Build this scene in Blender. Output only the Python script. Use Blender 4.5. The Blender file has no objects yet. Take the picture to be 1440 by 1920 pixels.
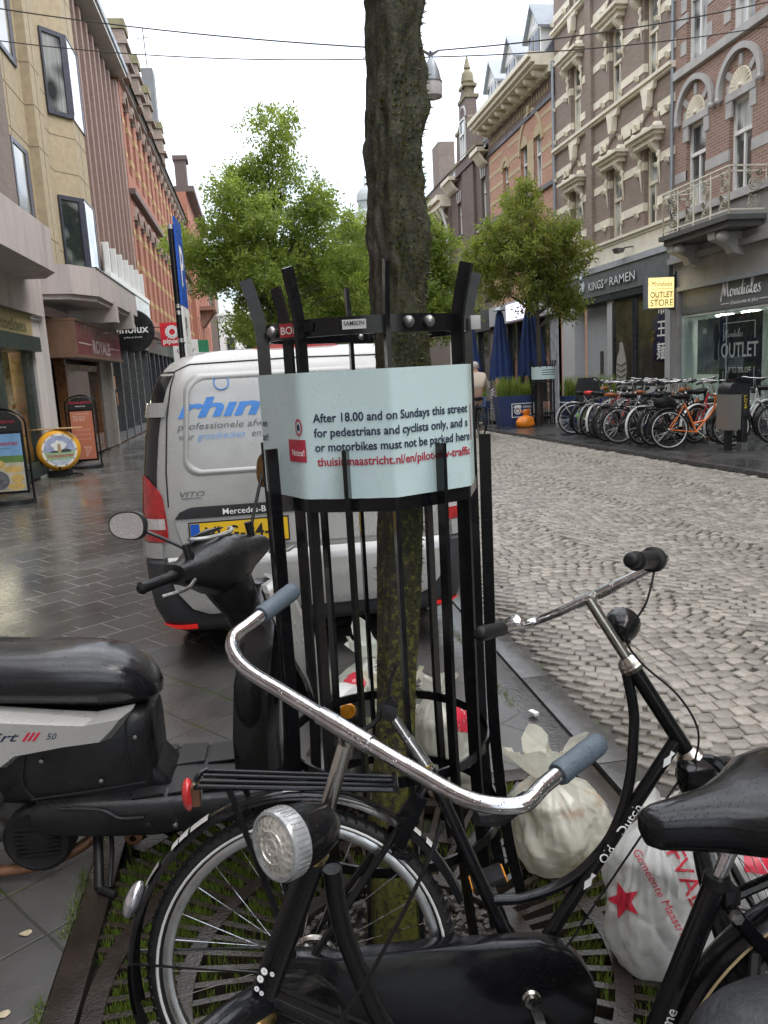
import bpy, bmesh, math, random
import numpy as np
from math import sin, cos, pi, radians, atan2, sqrt
from mathutils import Vector, Matrix, noise
from mathutils.bvhtree import BVHTree

SC = bpy.context.scene
COL = SC.collection
random.seed(7)
rng = np.random.default_rng(7)

# ------------------------------------------------------------- camera
H = 1.70
_p, _r, _y = radians(9.95), radians(3.15), radians(8.547)
_F = Vector((sin(_y)*cos(_p), cos(_y)*cos(_p), -sin(_p)))
_R0 = Vector((cos(_y), -sin(_y), 0))
_U0 = _R0.cross(_F)
_R = _R0*cos(_r) - _U0*sin(_r)
_U = _R0*sin(_r) + _U0*cos(_r)
cam_d = bpy.data.cameras.new('camera')
cam = bpy.data.objects.new('camera', cam_d)
COL.objects.link(cam)
cam_d.sensor_fit = 'VERTICAL'
cam_d.sensor_height = 36.0
cam_d.lens = 1500.0/1920.0*36.0
cam_d.clip_start = 0.05
cam_d.clip_end = 800
cam.matrix_world = Matrix(((_R.x, _U.x, -_F.x, 0), (_R.y, _U.y, -_F.y, 0), (_R.z, _U.z, -_F.z, H), (0, 0, 0, 1)))
SC.camera = cam

# ------------------------------------------------------------- world, sun, exposure
SUN_EL, SUN_AZ = radians(50), radians(115)
W = bpy.data.worlds.new('World')
SC.world = W
W.use_nodes = True
nt = W.node_tree
nt.nodes.clear()
def N(t, typ, **kw):
    n = t.nodes.new(typ)
    for k, v in kw.items():
        setattr(n, k, v)
    return n
_sky = N(nt, 'ShaderNodeTexSky', sky_type='NISHITA', sun_disc=False)
_sky.sun_elevation = SUN_EL
_sky.sun_rotation = SUN_AZ
_bg1 = N(nt, 'ShaderNodeBackground'); _bg1.inputs[1].default_value = 0.05
nt.links.new(_sky.outputs[0], _bg1.inputs[0])
_tc = N(nt, 'ShaderNodeTexCoord')
_mp = N(nt, 'ShaderNodeMapping'); _mp.inputs['Scale'].default_value = (1, 1, 2.2)
_ns = N(nt, 'ShaderNodeTexNoise'); _ns.inputs['Scale'].default_value = 2.1; _ns.inputs['Detail'].default_value = 4
_rp = N(nt, 'ShaderNodeValToRGB')
_rp.color_ramp.elements[0].position = 0.40; _rp.color_ramp.elements[0].color = (0.38, 0.38, 0.385, 1)
_rp.color_ramp.elements[1].position = 0.60; _rp.color_ramp.elements[1].color = (0.88, 0.875, 0.855, 1)
_bg2 = N(nt, 'ShaderNodeBackground'); _bg2.inputs[1].default_value = 0.98
_add = N(nt, 'ShaderNodeAddShader'); _out = N(nt, 'ShaderNodeOutputWorld')
nt.links.new(_tc.outputs['Generated'], _mp.inputs[0]); nt.links.new(_mp.outputs[0], _ns.inputs[0])
nt.links.new(_ns.outputs[0], _rp.inputs[0]); nt.links.new(_rp.outputs[0], _bg2.inputs[0])
_sp = N(nt, 'ShaderNodeSeparateXYZ'); nt.links.new(_tc.outputs['Generated'], _sp.inputs[0])
_mr = N(nt, 'ShaderNodeMapRange'); nt.links.new(_sp.outputs[2], _mr.inputs[0])   # an overcast sky is brighter overhead than at the horizon
for _i, _v in enumerate((0, 1, .27, 1.45)): _mr.inputs[_i+1].default_value = _v
nt.links.new(_mr.outputs[0], _bg2.inputs[1])
nt.links.new(_bg1.outputs[0], _add.inputs[0]); nt.links.new(_bg2.outputs[0], _add.inputs[1])
nt.links.new(_add.outputs[0], _out.inputs[0])
sun_d = bpy.data.lights.new('sun', 'SUN'); sun_d.energy = 0.6; sun_d.angle = radians(40); sun_d.color = (1, 0.95, 0.88)
sun = bpy.data.objects.new('sun', sun_d); COL.objects.link(sun)
sun.rotation_euler = Vector((sin(SUN_AZ)*cos(SUN_EL), cos(SUN_AZ)*cos(SUN_EL), sin(SUN_EL))).to_track_quat('Z', 'Y').to_euler()
SC.view_settings.view_transform = 'Standard'
SC.view_settings.look = 'None'
SC.view_settings.gamma = 1.0
SC.view_settings.exposure = 1.7
try:
    SC.cycles.max_bounces = 6; SC.cycles.transparent_max_bounces = 12
    SC.cycles.use_denoising = True
except Exception:
    pass

# ------------------------------------------------------------- materials
MATS = {}
def rgb(c):
    return (c[0], c[1], c[2], 1.0)
def sc(c, f):
    return (min(c[0]*f, 1), min(c[1]*f, 1), min(c[2]*f, 1), 1)
def lk(t, a, b): t.links.new(a, b)
def base(name):
    m = bpy.data.materials.new(name); m.use_nodes = True
    t = m.node_tree; b = t.nodes['Principled BSDF']
    MATS[name] = m
    return m, t, b
def noise_n(t, vec, scale, detail=4, rough=.55):
    n = N(t, 'ShaderNodeTexNoise'); n.inputs['Scale'].default_value = scale; n.inputs['Detail'].default_value = detail
    n.inputs['Roughness'].default_value = rough
    if vec is not None: lk(t, vec, n.inputs[0])
    return n
def ramp(t, fac, stops):
    r = N(t, 'ShaderNodeValToRGB'); e = r.color_ramp.elements
    while len(e) < len(stops): e.new(0.5)
    for i, (p, c) in enumerate(stops):
        e[i].position = p; e[i].color = c if len(c) == 4 else rgb(c)
    lk(t, fac, r.inputs[0]); return r
def mix(t, fac, a, b, mode='MIX'):
    m = N(t, 'ShaderNodeMix', data_type='RGBA', blend_type=mode)
    for sock, v in ((m.inputs[0], fac), (m.inputs[6], a), (m.inputs[7], b)):
        if hasattr(v, 'links'): lk(t, v, sock)
        elif isinstance(v, (int, float)): sock.default_value = v
        else: sock.default_value = rgb(v) if len(v) == 3 else v
    return m.outputs[2]
def maprange(t, v, a, b, c, d):
    m = N(t, 'ShaderNodeMapRange'); lk(t, v, m.inputs[0])
    for i, x in enumerate((a, b, c, d)): m.inputs[i+1].default_value = x
    return m.outputs[0]
def bump(t, h, b, strength=.3, dist=.01, prev=None):
    n = N(t, 'ShaderNodeBump'); n.inputs['Strength'].default_value = strength; n.inputs['Distance'].default_value = dist
    lk(t, h, n.inputs['Height'])
    if prev is not None: lk(t, prev, n.inputs['Normal'])
    lk(t, n.outputs[0], b.inputs['Normal']); return n.outputs[0]
def M(name, col, rough=.5, metal=0., var=.15, vs=6., bp=0., bs=60., drops=0., dirt=None, dirtc=(.05, .04, .03), coat=0., rv=.12, emit=0., streak=False, spec=.5):
    if name in MATS: return MATS[name]
    m, t, b = base(name)
    tc = N(t, 'ShaderNodeTexCoord').outputs['Object']
    vec = tc
    if streak:
        mp = N(t, 'ShaderNodeMapping'); mp.inputs['Scale'].default_value = (1, 1, .12); lk(t, tc, mp.inputs[0]); vec = mp.outputs[0]
    n = noise_n(t, vec, vs)
    r = ramp(t, n.outputs[0], [(.3, sc(col, 1-var)), (.7, sc(col, 1+var))])
    c = r.outputs[0]
    if dirt:
        n2 = noise_n(t, vec, vs*.6, 6, .65)
        d = maprange(t, n2.outputs[0], 1-dirt-.1, 1-dirt+.15, 0, .85)
        c = mix(t, d, c, dirtc)
    lk(t, c, b.inputs['Base Color'])
    n3 = noise_n(t, tc, vs*2.5, 3)
    lk(t, maprange(t, n3.outputs[0], .3, .7, max(rough-rv, .02), min(rough+rv, 1)), b.inputs['Roughness'])
    b.inputs['Metallic'].default_value = metal; b.inputs['Specular IOR Level'].default_value = spec
    b.inputs['Coat Weight'].default_value = coat
    b.inputs['Coat Roughness'].default_value = .08
    prev = None
    if bp:
        prev = bump(t, noise_n(t, tc, bs, 4).outputs[0], b, bp, .005)
    if drops:
        v = N(t, 'ShaderNodeTexVoronoi'); v.inputs['Scale'].default_value = drops; lk(t, tc, v.inputs[0])
        sel = N(t, 'ShaderNodeSeparateColor'); lk(t, v.outputs['Color'], sel.inputs[0])
        rad = maprange(t, sel.outputs[0], .35, 1, 0, .42)
        sb = N(t, 'ShaderNodeMath', operation='SUBTRACT'); lk(t, rad, sb.inputs[0]); lk(t, v.outputs['Distance'], sb.inputs[1])
        h = maprange(t, sb.outputs[0], 0, .2, 0, 1)
        bump(t, h, b, .7, .0018, prev)
    if emit:
        lk(t, c, b.inputs['Emission Color']); b.inputs['Emission Strength'].default_value = emit
    return m
def uv_wall(t):
    tc = N(t, 'ShaderNodeTexCoord').outputs['Object']
    s = N(t, 'ShaderNodeSeparateXYZ'); lk(t, tc, s.inputs[0])
    a = N(t, 'ShaderNodeMath', operation='ADD'); lk(t, s.outputs[0], a.inputs[0]); lk(t, s.outputs[1], a.inputs[1])
    c = N(t, 'ShaderNodeCombineXYZ'); lk(t, a.outputs[0], c.inputs[0]); lk(t, s.outputs[2], c.inputs[1])
    return tc, c.outputs[0]
def brick(name, c1, c2, mortar, bw=.22, rh=.066, ms=.008, rough=.8, stain=.35, stainc=(.05, .045, .04), bp=.5):
    if name in MATS: return MATS[name]
    m, t, b = base(name)
    tc, uv = uv_wall(t)
    n = N(t, 'ShaderNodeTexBrick'); lk(t, uv, n.inputs[0])
    for k, v in (('Scale', 1), ('Mortar Size', ms), ('Mortar Smooth', .3), ('Bias', 0), ('Brick Width', bw), ('Row Height', rh)):
        n.inputs[k].default_value = v
    n.inputs['Color1'].default_value = rgb(c1); n.inputs['Color2'].default_value = rgb(c2); n.inputs['Mortar'].default_value = rgb(mortar)
    n1 = noise_n(t, tc, 1.3, 6, .7)
    d = maprange(t, n1.outputs[0], .45, .8, 0, stain)
    c = mix(t, d, n.outputs[0], stainc)
    n2 = noise_n(t, tc, 18, 3)
    c = mix(t, maprange(t, n2.outputs[0], .3, .7, 0, .35), c, sc(c1, 1.3))
    lk(t, c, b.inputs['Base Color']); b.inputs['Roughness'].default_value = rough
    inv = N(t, 'ShaderNodeMath', operation='SUBTRACT'); inv.inputs[0].default_value = 1; lk(t, n.outputs['Fac'], inv.inputs[1])
    bump(t, inv.outputs[0], b, bp, .012)
    return m
def paver(name, c1, c2, mortar, bw, rh, ang, ms=.006, rough=(.08, .5), moss=.25, mossc=(.05, .075, .012), offset=.5, puddle=.5, gr=140):
    m, t, b = base(name)
    tc = N(t, 'ShaderNodeTexCoord').outputs['Object']
    mp = N(t, 'ShaderNodeMapping'); mp.inputs['Rotation'].default_value = (0, 0, radians(ang)); lk(t, tc, mp.inputs[0])
    nj = noise_n(t, tc, 3.0, 3)
    wob = N(t, 'ShaderNodeVectorMath', operation='MULTIPLY_ADD'); lk(t, nj.outputs['Color'], wob.inputs[0]); wob.inputs[1].default_value = (.02, .02, 0); lk(t, mp.outputs[0], wob.inputs[2])
    n = N(t, 'ShaderNodeTexBrick', offset=offset); lk(t, wob.outputs[0], n.inputs[0])
    for k, v in (('Scale', 1), ('Mortar Size', ms), ('Mortar Smooth', .4), ('Bias', 0), ('Brick Width', bw), ('Row Height', rh)):
        n.inputs[k].default_value = v
    n.inputs['Color1'].default_value = rgb(c1); n.inputs['Color2'].default_value = rgb(c2); n.inputs['Mortar'].default_value = rgb(mortar)
    ng = noise_n(t, tc, gr, 2)
    c = mix(t, maprange(t, ng.outputs[0], .35, .7, 0, .5), n.outputs[0], sc(c1, 1.7))
    nm = noise_n(t, tc, 2.2, 5, .7)
    mf = N(t, 'ShaderNodeMath', operation='MULTIPLY'); lk(t, n.outputs['Fac'], mf.inputs[0]); lk(t, maprange(t, nm.outputs[0], .48, .58, 0, 1), mf.inputs[1])
    mm = N(t, 'ShaderNodeMath', operation='MULTIPLY'); lk(t, mf.outputs[0], mm.inputs[0]); mm.inputs[1].default_value = moss*3
    c = mix(t, mm.outputs[0], c, mossc)
    nw = noise_n(t, tc, .9, 5, .6)
    wet = maprange(t, nw.outputs[0], .5-.2*puddle, .62, 0, 1)
    c = mix(t, wet, c, mix(t, .5, c, sc(c1, .5)))
    lk(t, c, b.inputs['Base Color'])
    rr = maprange(t, wet, 0, 1, rough[0], rough[1]); lk(t, rr, b.inputs['Roughness'])
    inv = N(t, 'ShaderNodeMath', operation='SUBTRACT'); inv.inputs[0].default_value = 1; lk(t, n.outputs['Fac'], inv.inputs[1])
    p = bump(t, inv.outputs[0], b, .55, .006)
    bump(t, noise_n(t, tc, gr*.5, 3).outputs[0], b, .22, .004, p)
    return m
def glass(name, tint=(.02, .025, .028), curtain=None, rough=.03, see=0.):
    if name in MATS: return MATS[name]
    m, t, b = base(name)
    tc, uv = uv_wall(t)
    c = None
    if curtain:
        mp = N(t, 'ShaderNodeMapping'); mp.inputs['Scale'].default_value = (14, .35, 1); lk(t, uv, mp.inputs[0])
        n = noise_n(t, mp.outputs[0], 1, 3)
        n2 = noise_n(t, tc, .9, 2)
        r = ramp(t, n.outputs[0], [(.35, sc(curtain, .6)), (.65, curtain)])
        c = mix(t, maprange(t, n2.outputs[0], .42, .56, 0, 1), r.outputs[0], tint)
        lk(t, c, b.inputs['Base Color'])
    else:
        n2 = noise_n(t, tc, 1.7, 3)
        r = ramp(t, n2.outputs[0], [(.35, sc(tint, .5)), (.7, sc(tint, 2.2))])
        lk(t, r.outputs[0], b.inputs['Base Color'])
    b.inputs['Roughness'].default_value = rough
    b.inputs['Coat Weight'].default_value = .6; b.inputs['Coat Roughness'].default_value = .02
    bump(t, noise_n(t, tc, 1.5, 1).outputs[0], b, .04, .05)
    if see:
        o = t.nodes['Material Output']
        tr = N(t, 'ShaderNodeBsdfTransparent'); tr.inputs[0].default_value = (.85, .9, .88, 1)
        gl = N(t, 'ShaderNodeBsdfGlossy'); gl.inputs['Roughness'].default_value = .01
        fr = N(t, 'ShaderNodeLayerWeight'); fr.inputs[0].default_value = .22
        ml = N(t, 'ShaderNodeMath', operation='MULTIPLY_ADD'); lk(t, fr.outputs['Facing'], ml.inputs[0]); ml.inputs[1].default_value = .55; ml.inputs[2].default_value = .05
        mx = N(t, 'ShaderNodeMixShader'); lk(t, ml.outputs[0], mx.inputs[0]); lk(t, tr.outputs[0], mx.inputs[1]); lk(t, gl.outputs[0], mx.inputs[2])
        lk(t, mx.outputs[0], o.inputs[0])
    return m
def leafmat(name, cols, trans=.35):
    m, t, b = base(name)
    at = N(t, 'ShaderNodeAttribute'); at.attribute_name = 'rnd'
    r = ramp(t, at.outputs['Fac'], [(i/(len(cols)-1), c) for i, c in enumerate(cols)])
    lk(t, r.outputs[0], b.inputs['Base Color']); b.inputs['Roughness'].default_value = .45
    tl = N(t, 'ShaderNodeBsdfTranslucent'); lk(t, mix(t, .55, r.outputs[0], (.42, .52, .08)), tl.inputs[0])
    mx = N(t, 'ShaderNodeMixShader'); mx.inputs[0].default_value = trans
    lk(t, b.outputs[0], mx.inputs[1]); lk(t, tl.outputs[0], mx.inputs[2]); lk(t, mx.outputs[0], t.nodes['Material Output'].inputs[0])
    return m

# ------------------------------------------------------------- mesh building
def V(*a): return Vector(a)
def basis(axis):
    a = Vector(axis).normalized()
    up = V(0, 0, 1) if abs(a.z) < .95 else V(1, 0, 0)
    x = up.cross(a).normalized()
    return x, a.cross(x), a
def spl(pts, n=8):
    """Catmull-Rom through the points."""
    P = [Vector(p) for p in pts]; out = []
    for i in range(len(P)-1):
        p0 = P[i-1] if i else P[0]*2-P[1]
        p1, p2 = P[i], P[i+1]
        p3 = P[i+2] if i+2 < len(P) else P[-1]*2-P[-2]
        for k in range(n):
            t = k/n
            out.append(.5*((2*p1)+(p2-p0)*t+(2*p0-5*p1+4*p2-p3)*t*t+(3*p1-p0-3*p2+p3)*t**3))
    out.append(P[-1]); return out
class MB:
    def __init__(s): s.v = []; s.f = []; s.mi = []; s.cur = 0
    def add(s, vs, fs):
        o = len(s.v); s.v += [tuple(p) for p in vs]; s.f += [tuple(i+o for i in f) for f in fs]; s.mi += [s.cur]*len(fs); return s
    def box(s, c, d, rot=None, ch=0):
        """box of size d at centre c, optional rotation matrix; ch chamfers the edges"""
        hx, hy, hz = d[0]/2, d[1]/2, d[2]/2
        R_ = rot or Matrix.Identity(3); c = Vector(c)
        if not ch:
            vs = [c+R_@V(x*hx, y*hy, z*hz) for x in (-1, 1) for y in (-1, 1) for z in (-1, 1)]
            return s.add(vs, [(0, 1, 3, 2), (4, 6, 7, 5), (0, 4, 5, 1), (2, 3, 7, 6), (0, 2, 6, 4), (1, 5, 7, 3)])
        bm = bmesh.new(); bmesh.ops.create_cube(bm, size=1)
        for q in bm.verts: q.co = V(q.co.x*d[0], q.co.y*d[1], q.co.z*d[2])
        bmesh.ops.bevel(bm, geom=bm.edges[:], offset=ch, segments=2, affect='EDGES', profile=.6)
        bm.verts.index_update()
        s.add([c+R_@q.co for q in bm.verts], [[q.index for q in f.verts] for f in bm.faces]); bm.free(); return s
    def b2(s, x0, x1, y0, y1, z0, z1, ch=0):
        return s.box(((x0+x1)/2, (y0+y1)/2, (z0+z1)/2), (abs(x1-x0), abs(y1-y0), abs(z1-z0)), ch=ch)
    def ring(s, secs, closed=False, caps=True):
        """loft between equal-length closed cross sections"""
        n = len(secs[0]); o = len(s.v); fs = []
        vs = [p for q in secs for p in q]
        m = len(secs)
        for i in range(m if closed else m-1):
            for j in range(n):
                a = i*n+j; b = i*n+(j+1) % n; c = ((i+1) % m)*n+(j+1) % n; d = ((i+1) % m)*n+j
                fs.append((a, b, c, d))
        if caps and not closed:
            fs.append(tuple(range(n-1, -1, -1))); fs.append(tuple(range((m-1)*n, m*n)))
        return s.add(vs, fs)
    def tube(s, pts, r, n=10, sec=None, closed=False, up=None):
        """sweep a circle (or section list of (a,b)) along pts; r number or list"""
        P = [Vector(p) for p in pts]; m = len(P); secs = []
        prevx = None
        for i in range(m):
            if closed: t = (P[(i+1) % m]-P[i-1])
            else: t = P[min(i+1, m-1)]-P[max(i-1, 0)]
            t.normalize()
            if prevx is None:
                if up is not None:
                    x = Vector(up); x = (x-t*x.dot(t)).normalized()
                else: x = basis(t)[0]
            else: x = (prevx-t*prevx.dot(t)).normalized()
            prevx = x; y = t.cross(x)
            rr = r[i] if isinstance(r, (list, tuple)) else r
            S_ = sec or [(cos(2*pi*k/n), sin(2*pi*k/n)) for k in range(n)]
            secs.append([P[i]+x*(a*rr)+y*(b*rr) for a, b in S_])
        return s.ring(secs, closed=closed)
    def bar(s, p0, p1, w, h, up=(0, 0, 1)):
        return s.tube([p0, p1], 1, sec=[(h/2, w/2), (-h/2, w/2), (-h/2, -w/2), (h/2, -w/2)], up=up)
    def lathe(s, prof, c=(0, 0, 0), axis=(0, 0, 1), n=24, a0=0, a1=2*pi):
        x, y, a = basis(axis); c = Vector(c); full = abs(a1-a0-2*pi) < 1e-6
        k = n if full else n+1; vs = []; fs = []
        for r, z in prof:
            for i in range(k):
                t = a0+(a1-a0)*i/n
                vs.append(c+a*z+x*(r*cos(t))+y*(r*sin(t)))
        for j in range(len(prof)-1):
            for i in range(n):
                i2 = (i+1) % k
                fs.append((j*k+i, j*k+i2, (j+1)*k+i2, (j+1)*k+i))
        return s.add(vs, fs)
    def sph(s, c, r, nu=16, nv=10, rot=None):
        r = r if isinstance(r, (tuple, list)) else (r, r, r); c = Vector(c); R_ = rot or Matrix.Identity(3)
        secs = []
        for j in range(nv+1):
            ph = pi*j/nv; rr = max(sin(ph), 1e-3)
            secs.append([c+R_@V(r[0]*rr*cos(2*pi*i/nu), r[1]*rr*sin(2*pi*i/nu), r[2]*cos(ph)) for i in range(nu)])
        return s.ring(secs)
    def prism(s, poly, o, x, y, th):
        """polygon (2-D) in plane o,x,y extruded by th along x cross y"""
        o = Vector(o); x = Vector(x); y = Vector(y); nrm = x.cross(y).normalized()*th
        a = [o+x*p[0]+y*p[1] for p in poly]; n = len(a)
        vs = a+[p+nrm for p in a]
        return s.add(vs, [tuple(range(n-1, -1, -1)), tuple(range(n, 2*n))]+[(i, (i+1) % n, n+(i+1) % n, n+i) for i in range(n)])
    def quad(s, a, b, c, d): return s.add([a, b, c, d], [(0, 1, 2, 3)])
    def build(s, name, mats, parent=None, smooth=True, ang=38):
        if not isinstance(mats, (list, tuple)): mats = [mats]
        me = bpy.data.meshes.new(name)
        o_ = ORIG.get(parent.name, V(0, 0, 0)) if parent else V(0, 0, 0)
        me.from_pydata([(p[0]-o_.x, p[1]-o_.y, p[2]-o_.z) for p in s.v], [], s.f)
        me.validate()
        for m in mats: me.materials.append(m)
        if len(mats) > 1 and len(me.polygons) == len(s.mi): me.polygons.foreach_set('material_index', s.mi)
        bm = bmesh.new(); bm.from_mesh(me); bmesh.ops.recalc_face_normals(bm, faces=bm.faces[:]); bm.to_mesh(me); bm.free()
        if smooth:
            me.polygons.foreach_set('use_smooth', [True]*len(me.polygons)); me.set_sharp_from_angle(angle=radians(ang))
        me.update()
        ob = bpy.data.objects.new(name, me); COL.objects.link(ob)
        if parent: ob.parent = parent; ORIG[ob.name] = o_
        return ob
ORIG = {}
def npmesh(name, verts, faces, mat, parent=None, rnd=None, smooth=False):
    """fast mesh of same-size faces from numpy arrays"""
    me = bpy.data.meshes.new(name); nf, k = faces.shape
    o_ = ORIG.get(parent.name, V(0, 0, 0)) if parent else V(0, 0, 0)
    verts = np.asarray(verts, float)-np.array(o_)
    me.vertices.add(len(verts)); me.vertices.foreach_set('co', verts.ravel())
    me.loops.add(nf*k); me.loops.foreach_set('vertex_index', faces.ravel().astype(np.int32))
    me.polygons.add(nf); me.polygons.foreach_set('loop_start', np.arange(0, nf*k, k, dtype=np.int32))
    me.update(calc_edges=True); me.validate()
    if rnd is not None:
        a = me.attributes.new('rnd', 'FLOAT', 'FACE'); a.data.foreach_set('value', np.asarray(rnd, float))
    if smooth: me.polygons.foreach_set('use_smooth', [True]*nf)
    me.materials.append(mat)
    ob = bpy.data.objects.new(name, me); COL.objects.link(ob)
    if parent: ob.parent = parent; ORIG[ob.name] = o_
    return ob
def thing(name, label, cat, loc=(0, 0, 0), group=None):
    o = bpy.data.objects.new(name, None); COL.objects.link(o); o.empty_display_size = .2
    o.location = loc; ORIG[o.name] = Vector(loc)
    return tag(o, label, cat, group)
def tag(o, label, cat, group=None):
    o['label'] = label; o['category'] = cat
    if group: o['group'] = group
    return o
def struct(o, kind='structure'):
    o['kind'] = kind; return o
def dup(root, loc, rz=0, label=None, group=None, extra=None):
    r = root.copy(); COL.objects.link(r); r.location = loc; r.rotation_euler = (extra[0] if extra else 0, extra[1] if extra else 0, rz)
    if label: r['label'] = label
    if group: r['group'] = group
    for ch in root.children:
        c = ch.copy(); COL.objects.link(c); c.parent = r
        for g in ch.children:
            d = g.copy(); COL.objects.link(d); d.parent = c
    return r
# ------------------------------------------------------------- lettering
_TX = {}
def text_geo(s_, size=1., shear=0., off=0., align='LEFT', sp=1.):
    k = (s_, shear, off, sp)
    if k not in _TX:
        cu = bpy.data.curves.new('lettering', 'FONT'); cu.body = s_; cu.size = 1; cu.shear = shear; cu.offset = off
        cu.space_character = sp; cu.resolution_u = 3
        ob = bpy.data.objects.new('lettering', cu); COL.objects.link(ob)
        dg = bpy.context.evaluated_depsgraph_get(); dg.update()
        me = bpy.data.meshes.new_from_object(ob.evaluated_get(dg))
        _TX[k] = ([(v.co.x, v.co.y) for v in me.vertices], [tuple(p.vertices) for p in me.polygons])
        bpy.data.objects.remove(ob); bpy.data.curves.remove(cu); bpy.data.meshes.remove(me)
    vs, fs = _TX[k]
    if not vs: return [], []
    w = max(v[0] for v in vs)
    dx = {'LEFT': 0, 'CENTER': -w/2, 'RIGHT': -w}[align]
    return [((x+dx)*size, y*size) for x, y in vs], fs
def text(name, s_, size, o, x, y, mat, parent=None, shear=0., off=0., align='LEFT', sp=1., fmap=None, width=None, lift=0.):
    vs, fs = text_geo(s_, size, shear, off, align, sp)
    if not vs: return None
    if width:
        w = max(v[0] for v in vs)-min(v[0] for v in vs); k = width/w; vs = [(a*k, b) for a, b in vs]
    m = MB()
    if fmap: m.add([fmap(a, b) for a, b in vs], fs)
    else:
        o = Vector(o); x = Vector(x).normalized(); y = Vector(y).normalized(); n = x.cross(y)*lift
        m.add([o+x*a+y*b+n for a, b in vs], fs)
    return m.build(name, mat, parent, smooth=False)

# ============================================================= materials used below
m_black = M('black_paint', (.006, .006, .007), .2, 0, .2, 9, bp=.06, bs=90, drops=240, coat=.15, spec=.32, rv=.08)
m_blackm = M('black_rough', (.009, .009, .01), .48, 0, .25, 14, bp=.2, bs=160, spec=.35)
m_rubber = M('rubber', (.011, .011, .011), .55, 0, .25, 20, bp=.25, bs=130, spec=.35)
m_chrome = M('chrome', (.58, .57, .58), .13, 1, .25, 22, drops=260, dirt=.36, dirtc=(.2, .15, .11), bp=.05, bs=70)  # brown dirt also paints in the dark streaks of reflections
m_chrome2 = M('dull_chrome', (.5, .48, .44), .24, 1, .2, 14, dirt=.35, dirtc=(.22, .14, .07))
m_alu = M('aluminium', (.55, .55, .54), .35, 1, .12, 14)
m_silver = M('silver_paint', (.47, .47, .45), .25, .25, .05, 3, coat=.5)
m_van = M('van_silver', (.42, .415, .395), .27, .2, .05, 2.2, bp=.02, bs=8, coat=.5)
m_dplast = M('dark_plastic', (.022, .023, .025), .42, 0, .15, 8, bp=.05, bs=200)
m_rust = M('rusty_metal', (.2, .1, .055), .6, .5, .5, 14)
m_brass = M('brass', (.5, .36, .15), .3, 1, .3, 12, dirt=.3, dirtc=(.15, .09, .03))
m_white = M('white_paint', (.78, .78, .75), .4, 0, .06, 3)
m_cream = M('cream_stone', (.78, .72, .58), .6, 0, .1, 4, dirt=.22, dirtc=(.4, .36, .28))
m_grey_st = M('grey_stone', (.43, .42, .4), .6, 0, .15, 3, dirt=.25, dirtc=(.25, .24, .23))
m_conc = M('concrete', (.43, .38, .36), .7, 0, .1, 5, dirt=.38, dirtc=(.2, .17, .155), streak=True, bp=.2, bs=80)
m_sand = M('sandstone', (.37, .305, .2), .8, 0, .12, 7, dirt=.25, dirtc=(.26, .21, .14), bp=.35, bs=45)
m_slate = M('slate', (.13, .145, .165), .35, 0, .2, 2)
m_zinc = M('zinc', (.3, .33, .36), .4, .4, .1, 2)
m_dframe = M('dark_frame', (.03, .034, .042), .35, 0, .1, 3)
m_dark = M('dark_interior', (.012, .012, .013), .7)
m_gl = glass('window_glass', tint=(.03, .034, .035))
m_glc = glass('curtained_glass', curtain=(.7, .73, .7), tint=(.06, .068, .066))
m_glsky = glass('side_glass', (.55, .57, .58), rough=.12)
m_shopgl = glass('shop_glass', see=.6)
m_txw = M('white_lettering', (.85, .85, .83), .5)
m_red = M('red_paint', (.5, .02, .03), .4)

b_brown = brick('brown_brick', (.24, .18, .145), (.31, .24, .2), (.25, .215, .19), stain=.25, stainc=(.11, .09, .075))
b_red1 = brick('purple_red_brick', (.245, .142, .105), (.315, .19, .148), (.42, .36, .31), ms=.009, stain=.15)
b_orange = brick('orange_brick', (.46, .25, .17), (.54, .32, .23), (.4, .27, .2), ms=.006, stain=.2)
b_dark = brick('dark_brick', (.13, .095, .08), (.175, .125, .105), (.2, .18, .165), stain=.3)
b_plum = brick('ribbed_brick', (.15, .09, .072), (.19, .115, .093), (.15, .125, .11), stain=.25)
b_red2 = brick('red_brick', (.34, .125, .08), (.4, .16, .1), (.27, .17, .12), stain=.25)
b_yel = brick('yellow_brick', (.46, .3, .13), (.5, .34, .16), (.36, .26, .16), stain=.3)
b_old = brick('old_grey_brick', (.18, .14, .115), (.23, .18, .15), (.18, .16, .14), stain=.35)

# ============================================================= ground
def sheet(name, poly, z, mat):
    m = MB(); m.add([(x, y, z) for x, y in poly], [tuple(range(len(poly)))])
    return struct(m.build(name, mat, smooth=False))
m_soil = M('soil', (.03, .024, .018), .85, 0, .4, 9, bp=.6, bs=60, dirt=.45, dirtc=(.03, .05, .012))
sheet('ground', [(-300, -60), (300, -60), (300, 500), (-300, 500)], -.06, m_soil)
p_left = paver('wet_pavers', (.078, .074, .069), (.108, .103, .096), (.36, .36, .335), .30, .30, -38.5, ms=.009, rough=(.34, .09), moss=.3, offset=0.5, puddle=.9)  # pale mortar colour also carries the painted highlights of wet joints
p_bay = paver('bay_pavers', (.07, .068, .065), (.09, .087, .083), (.035, .035, .03), .30, .30, -38.5, ms=.006, rough=(.42, .14), moss=.55, offset=0.0, puddle=.3)
p_right = paver('dark_pavers', (.05, .049, .048), (.066, .064, .061), (.03, .03, .028), .21, .105, 0, ms=.006, rough=(.42, .1), moss=.1, puddle=.7)
sheet('pavement_left', [(-4.6, 5.2), (1.16, 5.2), (1.16, 60), (-4.6, 60)], 0.0, p_left)
GX0, GX1, GY0, GY1 = -.72, 1.29, 1.05, 3.06
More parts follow.
